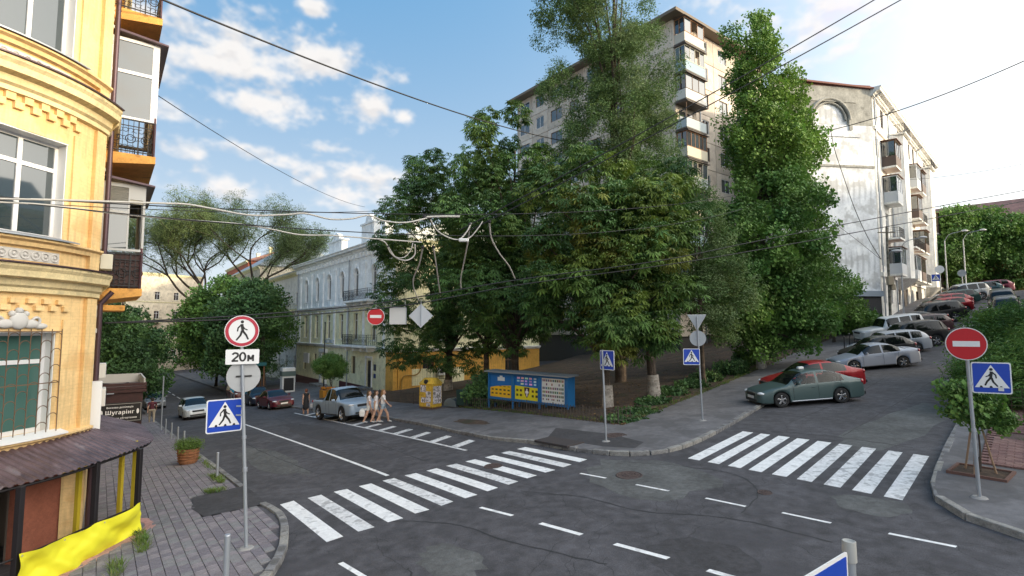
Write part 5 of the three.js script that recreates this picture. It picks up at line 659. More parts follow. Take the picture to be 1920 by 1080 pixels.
// low shrubs along the inner edge of the pavement, under the trees
{ const R = rng(5); [[15.6, 18.8, 0.16], [16.5, 21.4, 0.22], [17.4, 23.8, 0.35], [18.1, 26.4, 0.5], [18.7, 29, 0.6], [18.8, 32, 1.0], [20.0, 36, 1.1], [20.8, 40, 1.2], [21, 44.5, 1.3], [15.0, 16.9, 0.12]].forEach(([s, t, h], i) => tree('shrub', ['short grassy shrub by the bank corner', 'ivy-like shrub next to the whitewashed trunk', 'tangled dark shrub behind the triangle sign', 'spreading shrub beside the uphill pavement', 'leafy shrub at the bend of the bank', 'thick shrub under the broad maple', 'shrub behind the red parked car', 'shrub behind the silver parked car', 'tall shrub at the bollards', 'small weed clump at the fence end'][i], [X(s, t), Z(s, t)], { leaf: leafMaple, size: 0.7, per: 34, clump: 0.14 + h * 0.3, colors: gDark, lobes: [[0, h * 0.5, 0, 0.7, h * 0.5, 0.7], [(R() - 0.5) * 1.2, h * 0.4, (R() - 0.5) * 1.2, 0.6, h * 0.4, 0.6]], clumps: 22, trunk: 0.02, limbs: 4, seed: 50 + i, cat: 'shrub', group: 'shrubs along the inner pavement edge' })); }
tree('shrub', 'ivy-covered shrub beside the dark green dumpster', [-1.5, -30.6], { leaf: leafMaple, size: 0.8, per: 36, clump: 0.5, colors: gDark, lobes: [[0, 1, 0, 0.8, 1.1, 0.7], [0.5, 0.6, 0.4, 0.7, 0.7, 0.6]], clumps: 28, trunk: 0.04, limbs: 6, seed: 71, cat: 'shrub' });
// left street
tree('globe_tree', 'small clipped globe tree on the pavement behind the pickup', [X(48.3, 16.4), Z(48.3, 16.4)], { leaf: leafSmall, size: 0.9, per: 44, clump: 0.4, colors: gMid, lobes: [[0, 2.75, 0, 1.25, 0.95, 1.25]], clumps: 60, trunk: 0.06, seed: 20, limbs: 10, trunkTop: 2.6, shell: 0.6 });
const far = { leaf: leafMaple, size: 1.5, per: 40, clump: 1.2, group: 'street trees down the left street' };
tree('street_tree', 'bright green street tree before the ivory house', [X(70, 13), Z(70, 13)], { ...far, colors: gMid, lobes: [[-1, 9.6, 0, 5.0, 3.8, 4], [2, 7.4, 0, 4.8, 3.6, 4], [-4.4, 6.4, 0, 3.4, 3.4, 3], [-6, 9, 0, 2.4, 2.4, 2.4]], clumps: 150, trunk: 0.26, seed: 21 });
tree('street_tree', 'leafy street tree against the corner of the three-storey house', [X(64.5, 14.6), Z(64.5, 14.6)], { ...far, colors: gDark, lobes: [[-2.4, 7.8, 0, 3.4, 3.8, 3.4], [-3, 4.4, 0, 3, 2.8, 3], [-1, 10.2, 0, 2.6, 2.6, 2.4]], clumps: 110, trunk: 0.22, seed: 22, lean: [-1.2, 0] });
tree('street_tree', 'thin street tree with loose twigs at the house corner drainpipe', [X(72, 15.4), Z(72, 15.4)], { ...far, leaf: leafTiny, size: 1.1, colors: gSilver, lobes: [[1.4, 8, 0, 2.4, 4, 2.4], [1.8, 4, 0, 2, 2.6, 2]], clumps: 60, per: 18, trunk: 0.16, seed: 23, limbs: 40 });
{ // old spreading tree: limbs fork again and again and carry loose tufts at their ends
  const R = rng(241), px = X(83, 15.2), pz = Z(83, 15.2), o = thing('acacia_tree', 'old spreading tree with bare crooked limbs above the roofs', 'tree', [px, H(px, pz), pz]), g = [], tips = [];
  const grow = (p, d, len, r, lv) => { const e = p.clone().addScaledVector(d, len), m = V().lerpVectors(p, e, 0.5).add(V((R() - 0.5) * len * 0.22, (R() - 0.5) * len * 0.12, (R() - 0.5) * len * 0.22)); g.push(taper([p, m, e], r, r * 0.62, lv > 2 ? 4 : 7, lv > 2 ? 4 : 7)); if (lv >= 3) tips.push(m, e); if (lv >= 5) return; const n = lv == 0 ? 3 : 2 + (R() < 0.45 ? 1 : 0); for (let k = 0; k < n; k++) { const a = R() * 6.28, q = d.clone().add(V(Math.cos(a) * 0.85, lv == 0 ? 0.1 : (R() - 0.25) * 0.8, Math.sin(a) * 0.6)).normalize(); grow(e, q, len * (0.62 + 0.25 * R()), r * 0.62, lv + 1); } };
  grow(V(0, -0.3, 0), V(-0.1, 1, 0).normalize(), 8, 0.5, 0); grow(V(-0.6, 6.5, 0), V(-0.75, 0.75, 0.2).normalize(), 6.4, 0.3, 1); grow(V(-0.5, 7, 0), V(0.75, 0.7, -0.1).normalize(), 6, 0.28, 1); part('trunk', g, barkMat, o);
  const per = 21, im = new THREE.InstancedMesh(leafTiny, leafMat, tips.length * per), m = new THREE.Matrix4(), c = new THREE.Color(); let n = 0; for (const q of tips) for (let k = 0; k < per; k++) { const s = 1.2 + R() * 0.8; m.compose(V(q.x + (R() - 0.5) * 2.2, q.y + (R() - 0.45) * 2.2, q.z + (R() - 0.5) * 2.2), Q4.setFromEuler(E4.set(R() - 0.5, R() * 6.28, R() - 0.5)), V(s, s, s)); im.setMatrixAt(n, m); const v = 0.9 + R() * 0.8; c.setRGB(0.12 * v, 0.165 * v, 0.06 * v); im.setColorAt(n++, c); } im.name = 'crown'; im.userData.kind = 'stuff'; im.castShadow = true; o.add(im);
}
tree('street_tree', 'dark dense street tree behind the brown kiosk', [X(56, 1.2), Z(56, 1.2)], { ...far, leaf: leafMaple, size: 1.2, colors: gDark, lobes: [[-1, 6.4, 0, 3.6, 3.4, 3.4], [1.4, 4.6, 0, 3, 3, 3], [-2, 3.2, 0.6, 3, 2.2, 2.6]], clumps: 130, clump: 1.0, trunk: 0.22, seed: 25 });
tree('street_tree', 'dark street tree further along on the kiosk side', [X(73, 1), Z(73, 1)], { ...far, colors: gDark, lobes: [[0, 6.5, 0, 3.4, 3.4, 3.4], [0.5, 4, 0, 2.8, 2.4, 2.6]], clumps: 70, trunk: 0.22, seed: 26 });
tree('street_tree', 'low green tree over the teal shop canopy', [X(82, 12.4), Z(82, 12.4)], { ...far, colors: gDark, lobes: [[0, 6, 0, 4.4, 3, 4], [3, 4.6, 0, 3, 2.2, 3]], clumps: 80, trunk: 0.2, seed: 27 });
// right side of the uphill street
tree('bush', 'big feathery green bush leaning over the uphill kerb', [X(5.0, 31.2), Z(5.0, 31.2)], { leaf: leafFern, size: 1.25, per: 60, clump: 0.62, colors: gMid, lobes: [[-0.2, 1.7, 0, 1.7, 1.5, 1.7], [1.4, 2.5, -0.2, 1.8, 1.6, 1.8], [-1.2, 0.9, 0.6, 1.3, 0.9, 1.3], [3.0, 2.6, 0.4, 2.0, 2.0, 1.8]], clumps: 170, trunk: 0.09, seed: 30, limbs: 20, cat: 'bush' });
tree('bush', 'smaller feathery bush in front of the big one at the kerb', [X(4.2, 26.4), Z(4.2, 26.4)], { leaf: leafFern, size: 1.1, per: 56, clump: 0.5, colors: gMid, lobes: [[-0.8, 1.0, 0, 1.3, 0.9, 1.2], [0.4, 1.5, -0.3, 1.3, 1.1, 1.2], [1.5, 1.6, 0, 1.2, 1.2, 1.2]], clumps: 80, trunk: 0.06, seed: 31, limbs: 14, cat: 'bush' });
tree('bush', 'dark bush behind the gate posts on the right', [X(-0.4, 29.5), Z(-0.4, 29.5)], { leaf: leafFern, size: 1.3, per: 50, clump: 0.7, colors: gDark, lobes: [[0, 2.2, 0, 2.2, 2, 2], [2, 1.6, 0, 1.6, 1.5, 1.6]], clumps: 80, trunk: 0.1, seed: 32, limbs: 14, cat: 'bush' });
tree('young_tree', 'young staked tree in a square bed on the right corner', [10.9, -12.75], { leaf: leafMaple, size: 0.55, per: 34, clump: 0.22, colors: gMid, lobes: [[-0.1, 1.75, 0, 0.5, 0.32, 0.4], [0.25, 1.5, 0.1, 0.36, 0.28, 0.3], [-0.25, 2.0, 0, 0.3, 0.3, 0.3]], clumps: 30, trunk: 0.03, seed: 33, limbs: 10, trunkTop: 1.9, fork: 0.6 });
const hill = { leaf: leafMaple, size: 1.7, per: 38, clump: 1.4, group: 'trees at the top of the hill' };
tree('hill_tree', 'pale green tree between the white house and the hilltop houses', [X(20.5, 88), Z(20.5, 88)], { ...hill, colors: gMid, lobes: [[0, 6, 0, 3.6, 4.4, 3.4], [1.6, 9, 0, 2.6, 3, 2.6]], clumps: 80, trunk: 0.24, seed: 40 });
tree('hill_tree', 'mid green tree beside the street lamps on the hill', [X(15.4, 93), Z(15.4, 93)], { ...hill, colors: gMid, lobes: [[0, 5, 0, 3.6, 4, 3.4], [-1.6, 7.4, 0, 2.8, 3, 2.6]], clumps: 80, trunk: 0.24, seed: 41 });
tree('hill_tree', 'large dark tree hanging over the yellow hilltop house', [X(3, 76), Z(3, 76)], { ...hill, colors: gDark, lobes: [[0, 8.6, 0, 4.6, 3.2, 4], [3.4, 8, 0, 3.6, 2.8, 3], [-2.5, 6.8, 0, 3, 2.4, 3]], clumps: 120, trunk: 0.3, seed: 42, trunkTop: 8, fork: 0.5 });
tree('hill_tree', 'rust-tinted tree standing against the sunset on the right', [X(-3.0, 46), Z(-3.0, 46)], { ...hill, size: 1.3, clump: 1.0, colors: [[0.13, 0.09, 0.03], [0.09, 0.1, 0.03]], lobes: [[0.3, 13.5, 0, 2.2, 2.4, 2], [1, 10.5, 0, 2.4, 2, 2]], clumps: 60, trunk: 0.24, seed: 43 });
tree('hill_tree', 'dark round tree on the right slope over the two dark cars', [X(-1, 58), Z(-1, 58)], { ...hill, size: 1.4, colors: gDark, lobes: [[0, 6, 0, 3.4, 3, 3], [2, 4.6, 0, 2.6, 2.2, 2.4]], clumps: 70, trunk: 0.24, seed: 44 });
tree('garden_tree', 'tall garden tree behind the mesh fence, mirrored in the corner windows', [28.5, -22.5], { leaf: leafMaple, size: 1.2, per: 44, clump: 0.9, colors: gMid, lobes: [[0, 9, 0, 3, 4, 3], [1, 13, 0, 2.2, 3, 2.2], [-1, 6, 0, 2.6, 2.4, 2.6]], clumps: 110, trunk: 0.24, seed: 61 });
tree('garden_tree', 'second garden tree further along behind the mesh fence', [33, -17], { leaf: leafMaple, size: 1.2, per: 40, clump: 0.9, colors: gDark, lobes: [[0, 8, 0, 3, 3.6, 3], [0.6, 11.5, 0, 2, 2.4, 2]], clumps: 80, trunk: 0.22, seed: 62 });
// fallen leaves on the bare earth
{ const R = rng(88), lf = blade(0.11, 0.07, 0, 0.1), n = 2600, im = new THREE.InstancedMesh(lf, new THREE.MeshStandardMaterial({ roughness: 0.95, side: THREE.DoubleSide }), n), m = new THREE.Matrix4(), c = new THREE.Color(); const bp = bank.geometry.attributes.position, bi = bank.geometry.index.array, P3 = [V(), V(), V()]; for (let i = 0; i < n; i++) { let s = 99, tt = 99, w; while (s > 36 || tt > 42) { const k = 3 * ((R() * bi.length / 3) | 0); P3.forEach((p, j) => p.fromBufferAttribute(bp, bi[k + j])); let e = R(), f = R(); if (e + f > 1) { e = 1 - e; f = 1 - f; } w = P3[0].clone().addScaledVector(P3[1].clone().sub(P3[0]), e).addScaledVector(P3[2].clone().sub(P3[0]), f); [s, tt] = ST(w.x, w.z); } const k = 0.7 + R(); m.compose(V(w.x, w.y + 0.012, w.z), Q4.setFromEuler(E4.set((R() - 0.5) * 0.4, R() * 6.28, (R() - 0.5) * 0.4)), V(k, k, k)); im.setMatrixAt(i, m); const q = 0.6 + R() * 0.8; c.setRGB(0.16 * q, 0.1 * q, 0.045 * q); im.setColorAt(i, c); } im.name = 'fallen_leaves'; tag(im, 'dry fallen leaves strewn over the bare earth bank', 'leaves', null, 'stuff'); scene.add(im); }
// grass tufts along kerbs and at the planter
{ const bl = mergeGeometries([0, 1, 2, 3, 4, 5, 6].map((i) => xf(blade(0.22 + 0.03 * i, 0.018, 0, -0.3), 0, 0, 0, -1.15 + 0.12 * i, i * 0.9, 0))), R = rng(3), pts = [];
  const band = (n, fn) => { for (let i = 0; i < n; i++) { const [s, t] = fn(R); pts.push([s, t]); } };
  band(90, (r) => [18.6 + r() * 1.6, 3.2 - r() * 0.25]); band(60, (r) => [17.4 + r() * 0.5, 3.0 - r() * 0.5]); band(110, (r) => [13.4 + r() * 1.8, 0.75 + r() * 0.22]); band(40, (r) => [12.2 + r() * 1.0, 0.3 + r() * 0.2]); band(420, (r) => { const t = 16.6 + r() * 24; return [14.1 + (t - 16.5) * 0.235 + r() * 0.5, t]; }); band(260, (r) => [14.5 + r() * 12, 16.2 + r() * 0.4]); band(80, (r) => [21 + r() * 9, 3.25 - r() * 0.12]); band(160, (r) => [-2 + r() * 5.4, 20.5 + r() * 0.8]);
  const im = new THREE.InstancedMesh(bl, new THREE.MeshStandardMaterial({ roughness: 0.9, side: THREE.DoubleSide }), pts.length), m = new THREE.Matrix4(), c = new THREE.Color(); pts.forEach(([s, t], i) => { const x = X(s, t), z = Z(s, t), k = 0.25 + 0.5 * R(); m.compose(V(x, H(x, z) + 0.1, z), Q4.setFromEuler(E4.set(0, R() * 6.28, 0)), V(k, k * 0.8, k)); im.setMatrixAt(i, m); c.setRGB(0.09 + R() * 0.06, 0.15 + R() * 0.06, 0.035); im.setColorAt(i, c); }); im.name = 'grass'; tag(im, 'grass tufts along kerbs and pavement edges', 'grass', null, 'stuff'); scene.add(im); }

// ================================================================= CARS
const glassCar = flat([0.008, 0.009, 0.01], 0.04, 0, { ior: 1.5 }), glassClear = flat([0.75, 0.82, 0.8], 0.02, 0, { transmission: 1, thickness: 0, ior: 1.45 });
const lampClear = flat([0.7, 0.72, 0.75], 0.25, 0, { clearcoat: 1 }), lampRed = flat([0.34, 0.01, 0.012], 0.2, 0, { clearcoat: 1 }), plastic = flat([0.03, 0.03, 0.032], 0.6);
const paint = (c) => flat(c, 0.42, 0.15, { clearcoat: 0.35, clearcoatRoughness: 0.06 });
function curve1(pts) { return (x) => { if (x <= pts[0][0]) return pts[0][1]; for (let i = 1; i < pts.length; i++) if (x <= pts[i][0]) { const [x0, y0] = pts[i - 1], [x1, y1] = pts[i], h = x1 - x0, t = (x - x0) / h, m = (k) => { if (k <= 0 || k >= pts.length - 1) return 0; const a = (pts[k][1] - pts[k - 1][1]) / (pts[k][0] - pts[k - 1][0]), b = (pts[k + 1][1] - pts[k][1]) / (pts[k + 1][0] - pts[k][0]); return a * b <= 0 ? 0 : 2 * a * b / (a + b); }; const t2 = t * t, t3 = t2 * t; return (2 * t3 - 3 * t2 + 1) * y0 + (t3 - 2 * t2 + t) * h * m(i - 1) + (3 * t2 - 2 * t3) * y1 + (t3 - t2) * h * m(i); } return pts[pts.length - 1][1]; }; }
const CAR = {
  sedan: { L: 4.55, W: 1.76, H: 1.44, r: 0.31, xf: 0.9, xr: 3.5, clr: 0.2, belt: [0.88, 0.97], cowl: 1.2, roofF: 1.98, roofR: 3.0, deck: 3.82, pil: [2.5], end: 3.45, top: [[0, 0.52], [0.05, 0.66], [0.2, 0.74], [0.7, 0.84], [1.2, 0.94], [1.6, 1.2], [1.98, 1.39], [2.4, 1.44], [2.8, 1.42], [3.1, 1.34], [3.82, 1.05], [4.3, 1.03], [4.48, 0.98], [4.55, 0.7]] },
  liftback: { L: 4.55, W: 1.75, H: 1.43, r: 0.315, xf: 0.92, xr: 3.45, clr: 0.2, belt: [0.88, 0.95], cowl: 1.22, roofF: 1.98, roofR: 3.05, deck: 4.15, pil: [2.5], end: 3.62, top: [[0, 0.52], [0.05, 0.65], [0.2, 0.73], [0.7, 0.84], [1.22, 0.94], [1.6, 1.2], [1.98, 1.38], [2.4, 1.43], [2.9, 1.42], [3.3, 1.34], [3.8, 1.16], [4.2, 1.0], [4.46, 0.95], [4.55, 0.68]] },
  hatch: { L: 4.1, W: 1.76, H: 1.5, r: 0.31, xf: 0.85, xr: 3.35, clr: 0.2, belt: [0.92, 1.0], cowl: 1.05, roofF: 1.75, roofR: 3.35, deck: 3.98, pil: [2.3], end: 3.4, top: [[0, 0.55], [0.05, 0.7], [0.2, 0.8], [0.65, 0.9], [1.05, 0.99], [1.4, 1.24], [1.75, 1.43], [2.2, 1.5], [2.9, 1.48], [3.35, 1.42], [3.7, 1.24], [3.98, 1.0], [4.06, 0.85], [4.1, 0.6]] },
  wagon: { L: 4.6, W: 1.78, H: 1.48, r: 0.32, xf: 0.9, xr: 3.55, clr: 0.2, belt: [0.9, 0.98], cowl: 1.2, roofF: 1.95, roofR: 4.05, deck: 4.5, pil: [2.5, 3.35], end: 4.0, top: [[0, 0.54], [0.05, 0.68], [0.2, 0.77], [0.7, 0.87], [1.2, 0.96], [1.6, 1.22], [1.95, 1.41], [2.4, 1.48], [3.4, 1.46], [4.05, 1.38], [4.35, 1.15], [4.5, 0.95], [4.57, 0.8], [4.6, 0.6]] },
  suv: { L: 4.6, W: 1.86, H: 1.76, r: 0.37, xf: 0.92, xr: 3.6, clr: 0.26, belt: [1.05, 1.15], cowl: 1.25, roofF: 1.85, roofR: 4.1, deck: 4.5, pil: [2.5, 3.45], end: 4.1, top: [[0, 0.62], [0.04, 0.86], [0.2, 0.97], [0.8, 1.05], [1.25, 1.12], [1.55, 1.42], [1.85, 1.66], [2.3, 1.76], [3.4, 1.75], [4.1, 1.68], [4.35, 1.4], [4.5, 1.1], [4.57, 0.9], [4.6, 0.6]] },
  boxsuv: { L: 4.6, W: 1.9, H: 1.85, r: 0.41, xf: 0.92, xr: 3.6, clr: 0.3, belt: [1.15, 1.2], cowl: 1.55, roofF: 1.85, roofR: 4.3, deck: 4.5, pil: [2.75, 3.55], end: 4.2, top: [[0, 0.68], [0.03, 0.98], [0.15, 1.1], [0.9, 1.17], [1.55, 1.2], [1.7, 1.5], [1.85, 1.76], [2.2, 1.85], [3.6, 1.85], [4.3, 1.8], [4.45, 1.4], [4.5, 1.2], [4.57, 1.0], [4.6, 0.65]] },
  pickup: { L: 5.0, W: 1.86, H: 1.86, r: 0.42, xf: 0.95, xr: 3.95, clr: 0.36, belt: [1.12, 1.16], cowl: 1.3, roofF: 1.9, roofR: 2.95, deck: 3.25, pil: [2.45], end: 3.0, bed: [3.3, 4.9], top: [[0, 0.72], [0.04, 0.95], [0.25, 1.06], [0.8, 1.13], [1.3, 1.2], [1.6, 1.5], [1.9, 1.74], [2.3, 1.84], [2.8, 1.81], [2.95, 1.74], [3.25, 1.22], [3.35, 1.17], [4.9, 1.17], [4.97, 1.14], [5.0, 0.8]] },
};
function carShell(k) {
  const c = CAR[k]; if (c.shell) return c.shell;
  const top = curve1(c.top), brk = [0, c.cowl, c.cowl + 0.3, c.roofF, c.roofR, c.deck, c.end, c.L, ...c.pil.flatMap((p) => [p - 0.045, p + 0.045]), ...(c.bed || [])];
  let xs = [0.015, 0.05, 0.11, c.L - 0.11, c.L - 0.05, c.L - 0.015]; for (let x = 0.2; x < c.L - 0.15; x += 0.16) xs.push(x); const RA = c.r + 0.055;
  for (const w of [c.xf, c.xr]) for (let a = 0; a <= 10; a++) xs.push(w - RA * Math.cos(a / 10 * Math.PI));
  xs = xs.filter((x) => brk.every((b) => Math.abs(b - x) > 0.035)).concat(brk).sort((a, b) => a - b).filter((x, i, a) => !i || x - a[i - 1] > 1e-4);
  const half = (x) => { let p = 1 - 0.13 * (1 - smooth(0, 0.6, x)) - 0.1 * (1 - smooth(0, 0.7, c.L - x)); if (x < 0.14) p *= 1 - 0.3 * (1 - x / 0.14) ** 2; if (c.L - x < 0.14) p *= 1 - 0.2 * (1 - (c.L - x) / 0.14) ** 2; return c.W / 2 * p; };
  const sec = (x) => { const w = half(x), T = top(x), bl = lerp(c.belt[0], c.belt[1], x / c.L), by = Math.min(bl, T - 0.05), cab = clamp((T - bl) / (c.H - bl)); let y0 = c.clr + 0.05 * (1 - smooth(0, 0.3, Math.min(x, c.L - x))); for (const q of [c.xf, c.xr]) if (Math.abs(x - q) < RA) y0 = Math.max(y0, c.r + Math.sqrt(RA * RA - (x - q) ** 2)); y0 = Math.min(y0, by - 0.12);
    const z5 = lerp(w * 0.82, c.W / 2 * 0.74, smooth(0, 0.5, cab)), bed = c.bed && x > c.bed[0] + 0.01 && x < c.bed[1] - 0.01, tb = bed ? 0.75 : T;
    return [[y0, w * 0.95], [y0 + 0.05, w * 0.99], [lerp(y0, by, 0.5), w], [lerp(y0, by, 0.82), w * 0.985], [by, w * 0.945], [T - 0.02 - 0.05 * cab, z5], [tb - 0.012, z5 * (bed ? 0.97 : 0.78)], [tb, z5 * 0.4], [tb + 0.004, 0]]; };
  const S = xs.map(sec), NJ = 17, pos = [], cls = {};
  xs.forEach((x, i) => { for (let j = 0; j < NJ; j++) { const p = S[i][j < 9 ? j : 16 - j]; pos.push(c.L / 2 - x, p[0], j < 9 ? p[1] : -p[1]); } });
  const add = (n, ...t) => (cls[n] = cls[n] || []).push(...t);
  for (let i = 0; i < xs.length - 1; i++) for (let j = 0; j < NJ - 1; j++) {
    const a = xs[i], b = xs[i + 1], m = (a + b) / 2, jj = j < 8 ? j : 15 - j; let n = 'body';
    if (jj == 4 && m > c.cowl + 0.3 && m < c.end && !c.pil.some((p) => Math.abs(m - p) < 0.046)) n = 'side_window_' + (j < 8 ? 'r' : 'l') + c.pil.filter((p) => m > p).length;
    if (jj >= 5 && m > c.cowl && m < c.roofF) n = 'windshield'; if (jj >= 5 && m > c.roofR && m < c.deck) n = 'rear_window';
    if (c.bed && jj >= 5 && m > c.bed[0] - 0.02 && m < c.bed[1]) n = 'cargo_bed';
    const k = i * NJ + j; add(n, k, k + 1, k + NJ, k + 1, k + NJ + 1, k + NJ);
  }
  for (const e of [0, xs.length - 1]) for (let j = 1; j < NJ - 1; j++) { const k = e * NJ; e ? add('body', k, k + j, k + j + 1) : add('body', k, k + j + 1, k + j); }
  const G = new THREE.BufferGeometry(); G.setAttribute('position', new THREE.Float32BufferAttribute(pos, 3)); G.setIndex(Object.values(cls).flat()); G.computeVertexNormals();
  const geo = {}; for (const n in cls) { const g = new THREE.BufferGeometry(); g.setAttribute('position', G.attributes.position); g.setAttribute('normal', G.attributes.normal); g.setIndex(cls[n]); geo[n] = prep(g); }
  // strips of trim along the side: a point on the flank at x, height fraction f
  const flank = (x, f, out = 0) => { const q = sec(x), y = lerp(q[0][0], q[4][0], f); let z = q[2][1]; for (let j = 0; j < 4; j++) if (y >= q[j][0] && y <= q[j + 1][0]) z = lerp(q[j][1], q[j + 1][1], (y - q[j][0]) / (q[j + 1][0] - q[j][0] || 1)); return V(c.L / 2 - x, y, z + out); };
  const mir = (g) => { const h = prep(g.clone()); for (const k of ['position', 'normal', 'uv']) { const a = h.attributes[k].array, w = k == 'uv' ? 2 : 3; for (let i = 0; i < a.length; i += 3 * w) for (let q = 0; q < w; q++) { const x = a[i + w + q]; a[i + w + q] = a[i + 2 * w + q]; a[i + 2 * w + q] = x; } if (w == 3) for (let i = 2; i < a.length; i += 3) a[i] = -a[i]; } return h; };
  const seamX = [c.cowl + 0.22, ...c.pil.slice(0, 1), Math.min(c.end - 0.15, c.xr + 0.02)], seam = seamX.map((x) => prep(tube([0.06, 0.3, 0.55, 0.8, 0.98].map((f) => flank(x, f, 0.001)), 0.006, 4)));
  geo.seams = seam; geo.handles = [c.pil[0] - 0.2, seamX[2] - 0.14].map((x) => { const p = flank(x, 0.8, 0.012); return prep(bev(0.17, 0.03, 0.03, 0.01, p.x, p.y, p.z)); });
  geo.sill = prep(tube([c.xf + RA + 0.05, (c.xf + c.xr) / 2, c.xr - RA - 0.05].map((x) => flank(x, 0.05, 0)), 0.03, 5));
  geo.under = prep(box(c.L - 0.35, 0.52, c.W - 0.52, 0, c.clr + 0.2, 0));
  const mp = flank(c.cowl + 0.42, 1, 0.1); geo.mirror = [prep(bev(0.09, 0.12, 0.2, 0.035, mp.x, mp.y + 0.06, mp.z)), prep(box(0.05, 0.03, 0.14, mp.x, mp.y + 0.01, mp.z - 0.08))];
  const ny = top(0.06); geo.head = prep(xf(new THREE.SphereGeometry(1, 12, 8), c.L / 2 - 0.17, ny - 0.05, half(0.2) * 0.8, 0, -0.5, 0.12, 0.16, 0.075, 0.17)); geo.tail = prep(xf(new THREE.SphereGeometry(1, 12, 8), -c.L / 2 + 0.1, top(c.L - 0.12) - 0.12, half(c.L - 0.14) * 0.84, 0, 0.35, 0, 0.09, 0.1, 0.16));
  geo.grille = prep(bev(0.06, 0.13, c.W * 0.42, 0.02, c.L / 2 - 0.02, ny - 0.1, 0)); geo.intake = prep(bev(0.07, 0.12, c.W * 0.6, 0.02, c.L / 2 - 0.03, c.clr + 0.12, 0)); geo.plateF = prep(box(0.02, 0.11, 0.52, c.L / 2 + 0.012, c.clr + 0.24, 0)); geo.plateR = prep(box(0.02, 0.11, 0.52, -c.L / 2 - 0.012, Math.min(0.72, c.clr + 0.45), 0));
  geo.bumperR = prep(bev(0.1, 0.14, c.W * 0.82, 0.03, -c.L / 2 + 0.02, c.clr + 0.16, 0));
  // wheel
  const r = c.r; geo.tyre = prep(xf(lathe([[r * 0.6, -0.1], [r * 0.9, -0.105], [r * 0.985, -0.085], [r, -0.03], [r, 0.03], [r * 0.985, 0.085], [r * 0.9, 0.105], [r * 0.6, 0.1]], 24), 0, 0, 0, Math.PI / 2)); const sp5 = []; for (let k = 0; k < 5; k++) sp5.push(xf(bev(0.075, r * 0.56, 0.04, 0.012, 0, r * 0.34, 0), 0, 0, 0.085, 0, 0, k * 1.2566)); geo.rim = mergeGeometries([xf(lathe([[r * 0.56, 0.02], [r * 0.63, 0.06], [r * 0.66, 0.1], [r * 0.6, 0.1], [r * 0.56, 0.06]], 24), 0, 0, 0, Math.PI / 2), cyl(0.06, 0.05, 0.05, 0, -0.025, 0, 12, Math.PI / 2).translate(0, 0, 0.09), ...sp5].map(prep)); geo.disc = prep(cyl(r * 0.58, r * 0.58, 0.04, 0, -0.02, 0, 20, Math.PI / 2).translate(0, 0, 0.0));
  c.shell = { geo, cls: Object.keys(cls), mir, c }; return c.shell;
}
function car(kind, label, color, [s, t], headingDeg, { group, clear = false, cover, trim = true } = {}) { // heading: world degrees, 0 = +x, 90 = -z
  const { geo, cls, mir, c } = carShell(kind), x = X(s, t), z = Z(s, t), a = rad(headingDeg), fx = Math.cos(a), fz = -Math.sin(a), rise = (H(x + fx * 1.2, z + fz * 1.2) - H(x - fx * 1.2, z - fz * 1.2)) / 2.4, side = (H(x - fz * 0.7, z + fx * 0.7) - H(x + fz * 0.7, z - fx * 0.7)) / 1.4;
  const o = thing('car', label, 'car', [x, H(x, z) + (cover || 0), z], 0, group), pm = paint(color); o.rotation.set(-Math.atan(side), a, Math.atan(rise), 'YXZ');
  part('body', geo.body, pm, o);
  for (const n of cls) if (n != 'body') part(n.replace(/_[rl]\d$/, ''), geo[n], n == 'cargo_bed' ? plastic : clear && n.startsWith('side') ? glassClear : glassCar, o);
  part('underbody', geo.under, MT.dark, o); for (const g of [geo.sill, mir(geo.sill)]) part('sill_trim', g, kind == 'liftback' ? MT.metal : plastic, o);
  for (const g of geo.seams) for (const h of [g, mir(g)]) part('door_seam', h, MT.dark, o); for (const g of geo.handles) for (const h of [g, mir(g)]) part('door_handle', h, pm, o);
  for (const f of [(g) => g, mir]) { part('mirror', [f(geo.mirror[0]), f(geo.mirror[1])], pm, o); part('headlight', f(geo.head), lampClear, o); part('taillight', f(geo.tail), lampRed, o); }
  part('grille', geo.grille, MT.dark, o); part('air_intake', geo.intake, plastic, o); part('licence_plate', geo.plateF, MT.white, o); part('licence_plate', geo.plateR, MT.white, o); part('rear_bumper', geo.bumperR, plastic, o);
  for (const [wx, sz] of [[c.xf, 1], [c.xf, -1], [c.xr, 1], [c.xr, -1]]) { const w = new THREE.Group(); w.name = 'wheel'; w.position.set(c.L / 2 - wx, c.r, sz * (c.W / 2 - 0.115)); if (sz < 0) w.rotation.y = Math.PI; o.add(w); part('tyre', geo.tyre, MT.rubber, w); part('rim', geo.rim, MT.chrome, w); part('brake_disc', geo.disc, MT.dark, w); }
  return o;
}
const G1 = 'cars parked nose-in up the right street', G2 = 'cars along the left street';
const taxi = car('liftback', 'grey-green liftback taxi with white roof sign, nose over the kerb', [0.066, 0.106, 0.106], [11.0, 24.4], 180, { group: G1, clear: true });
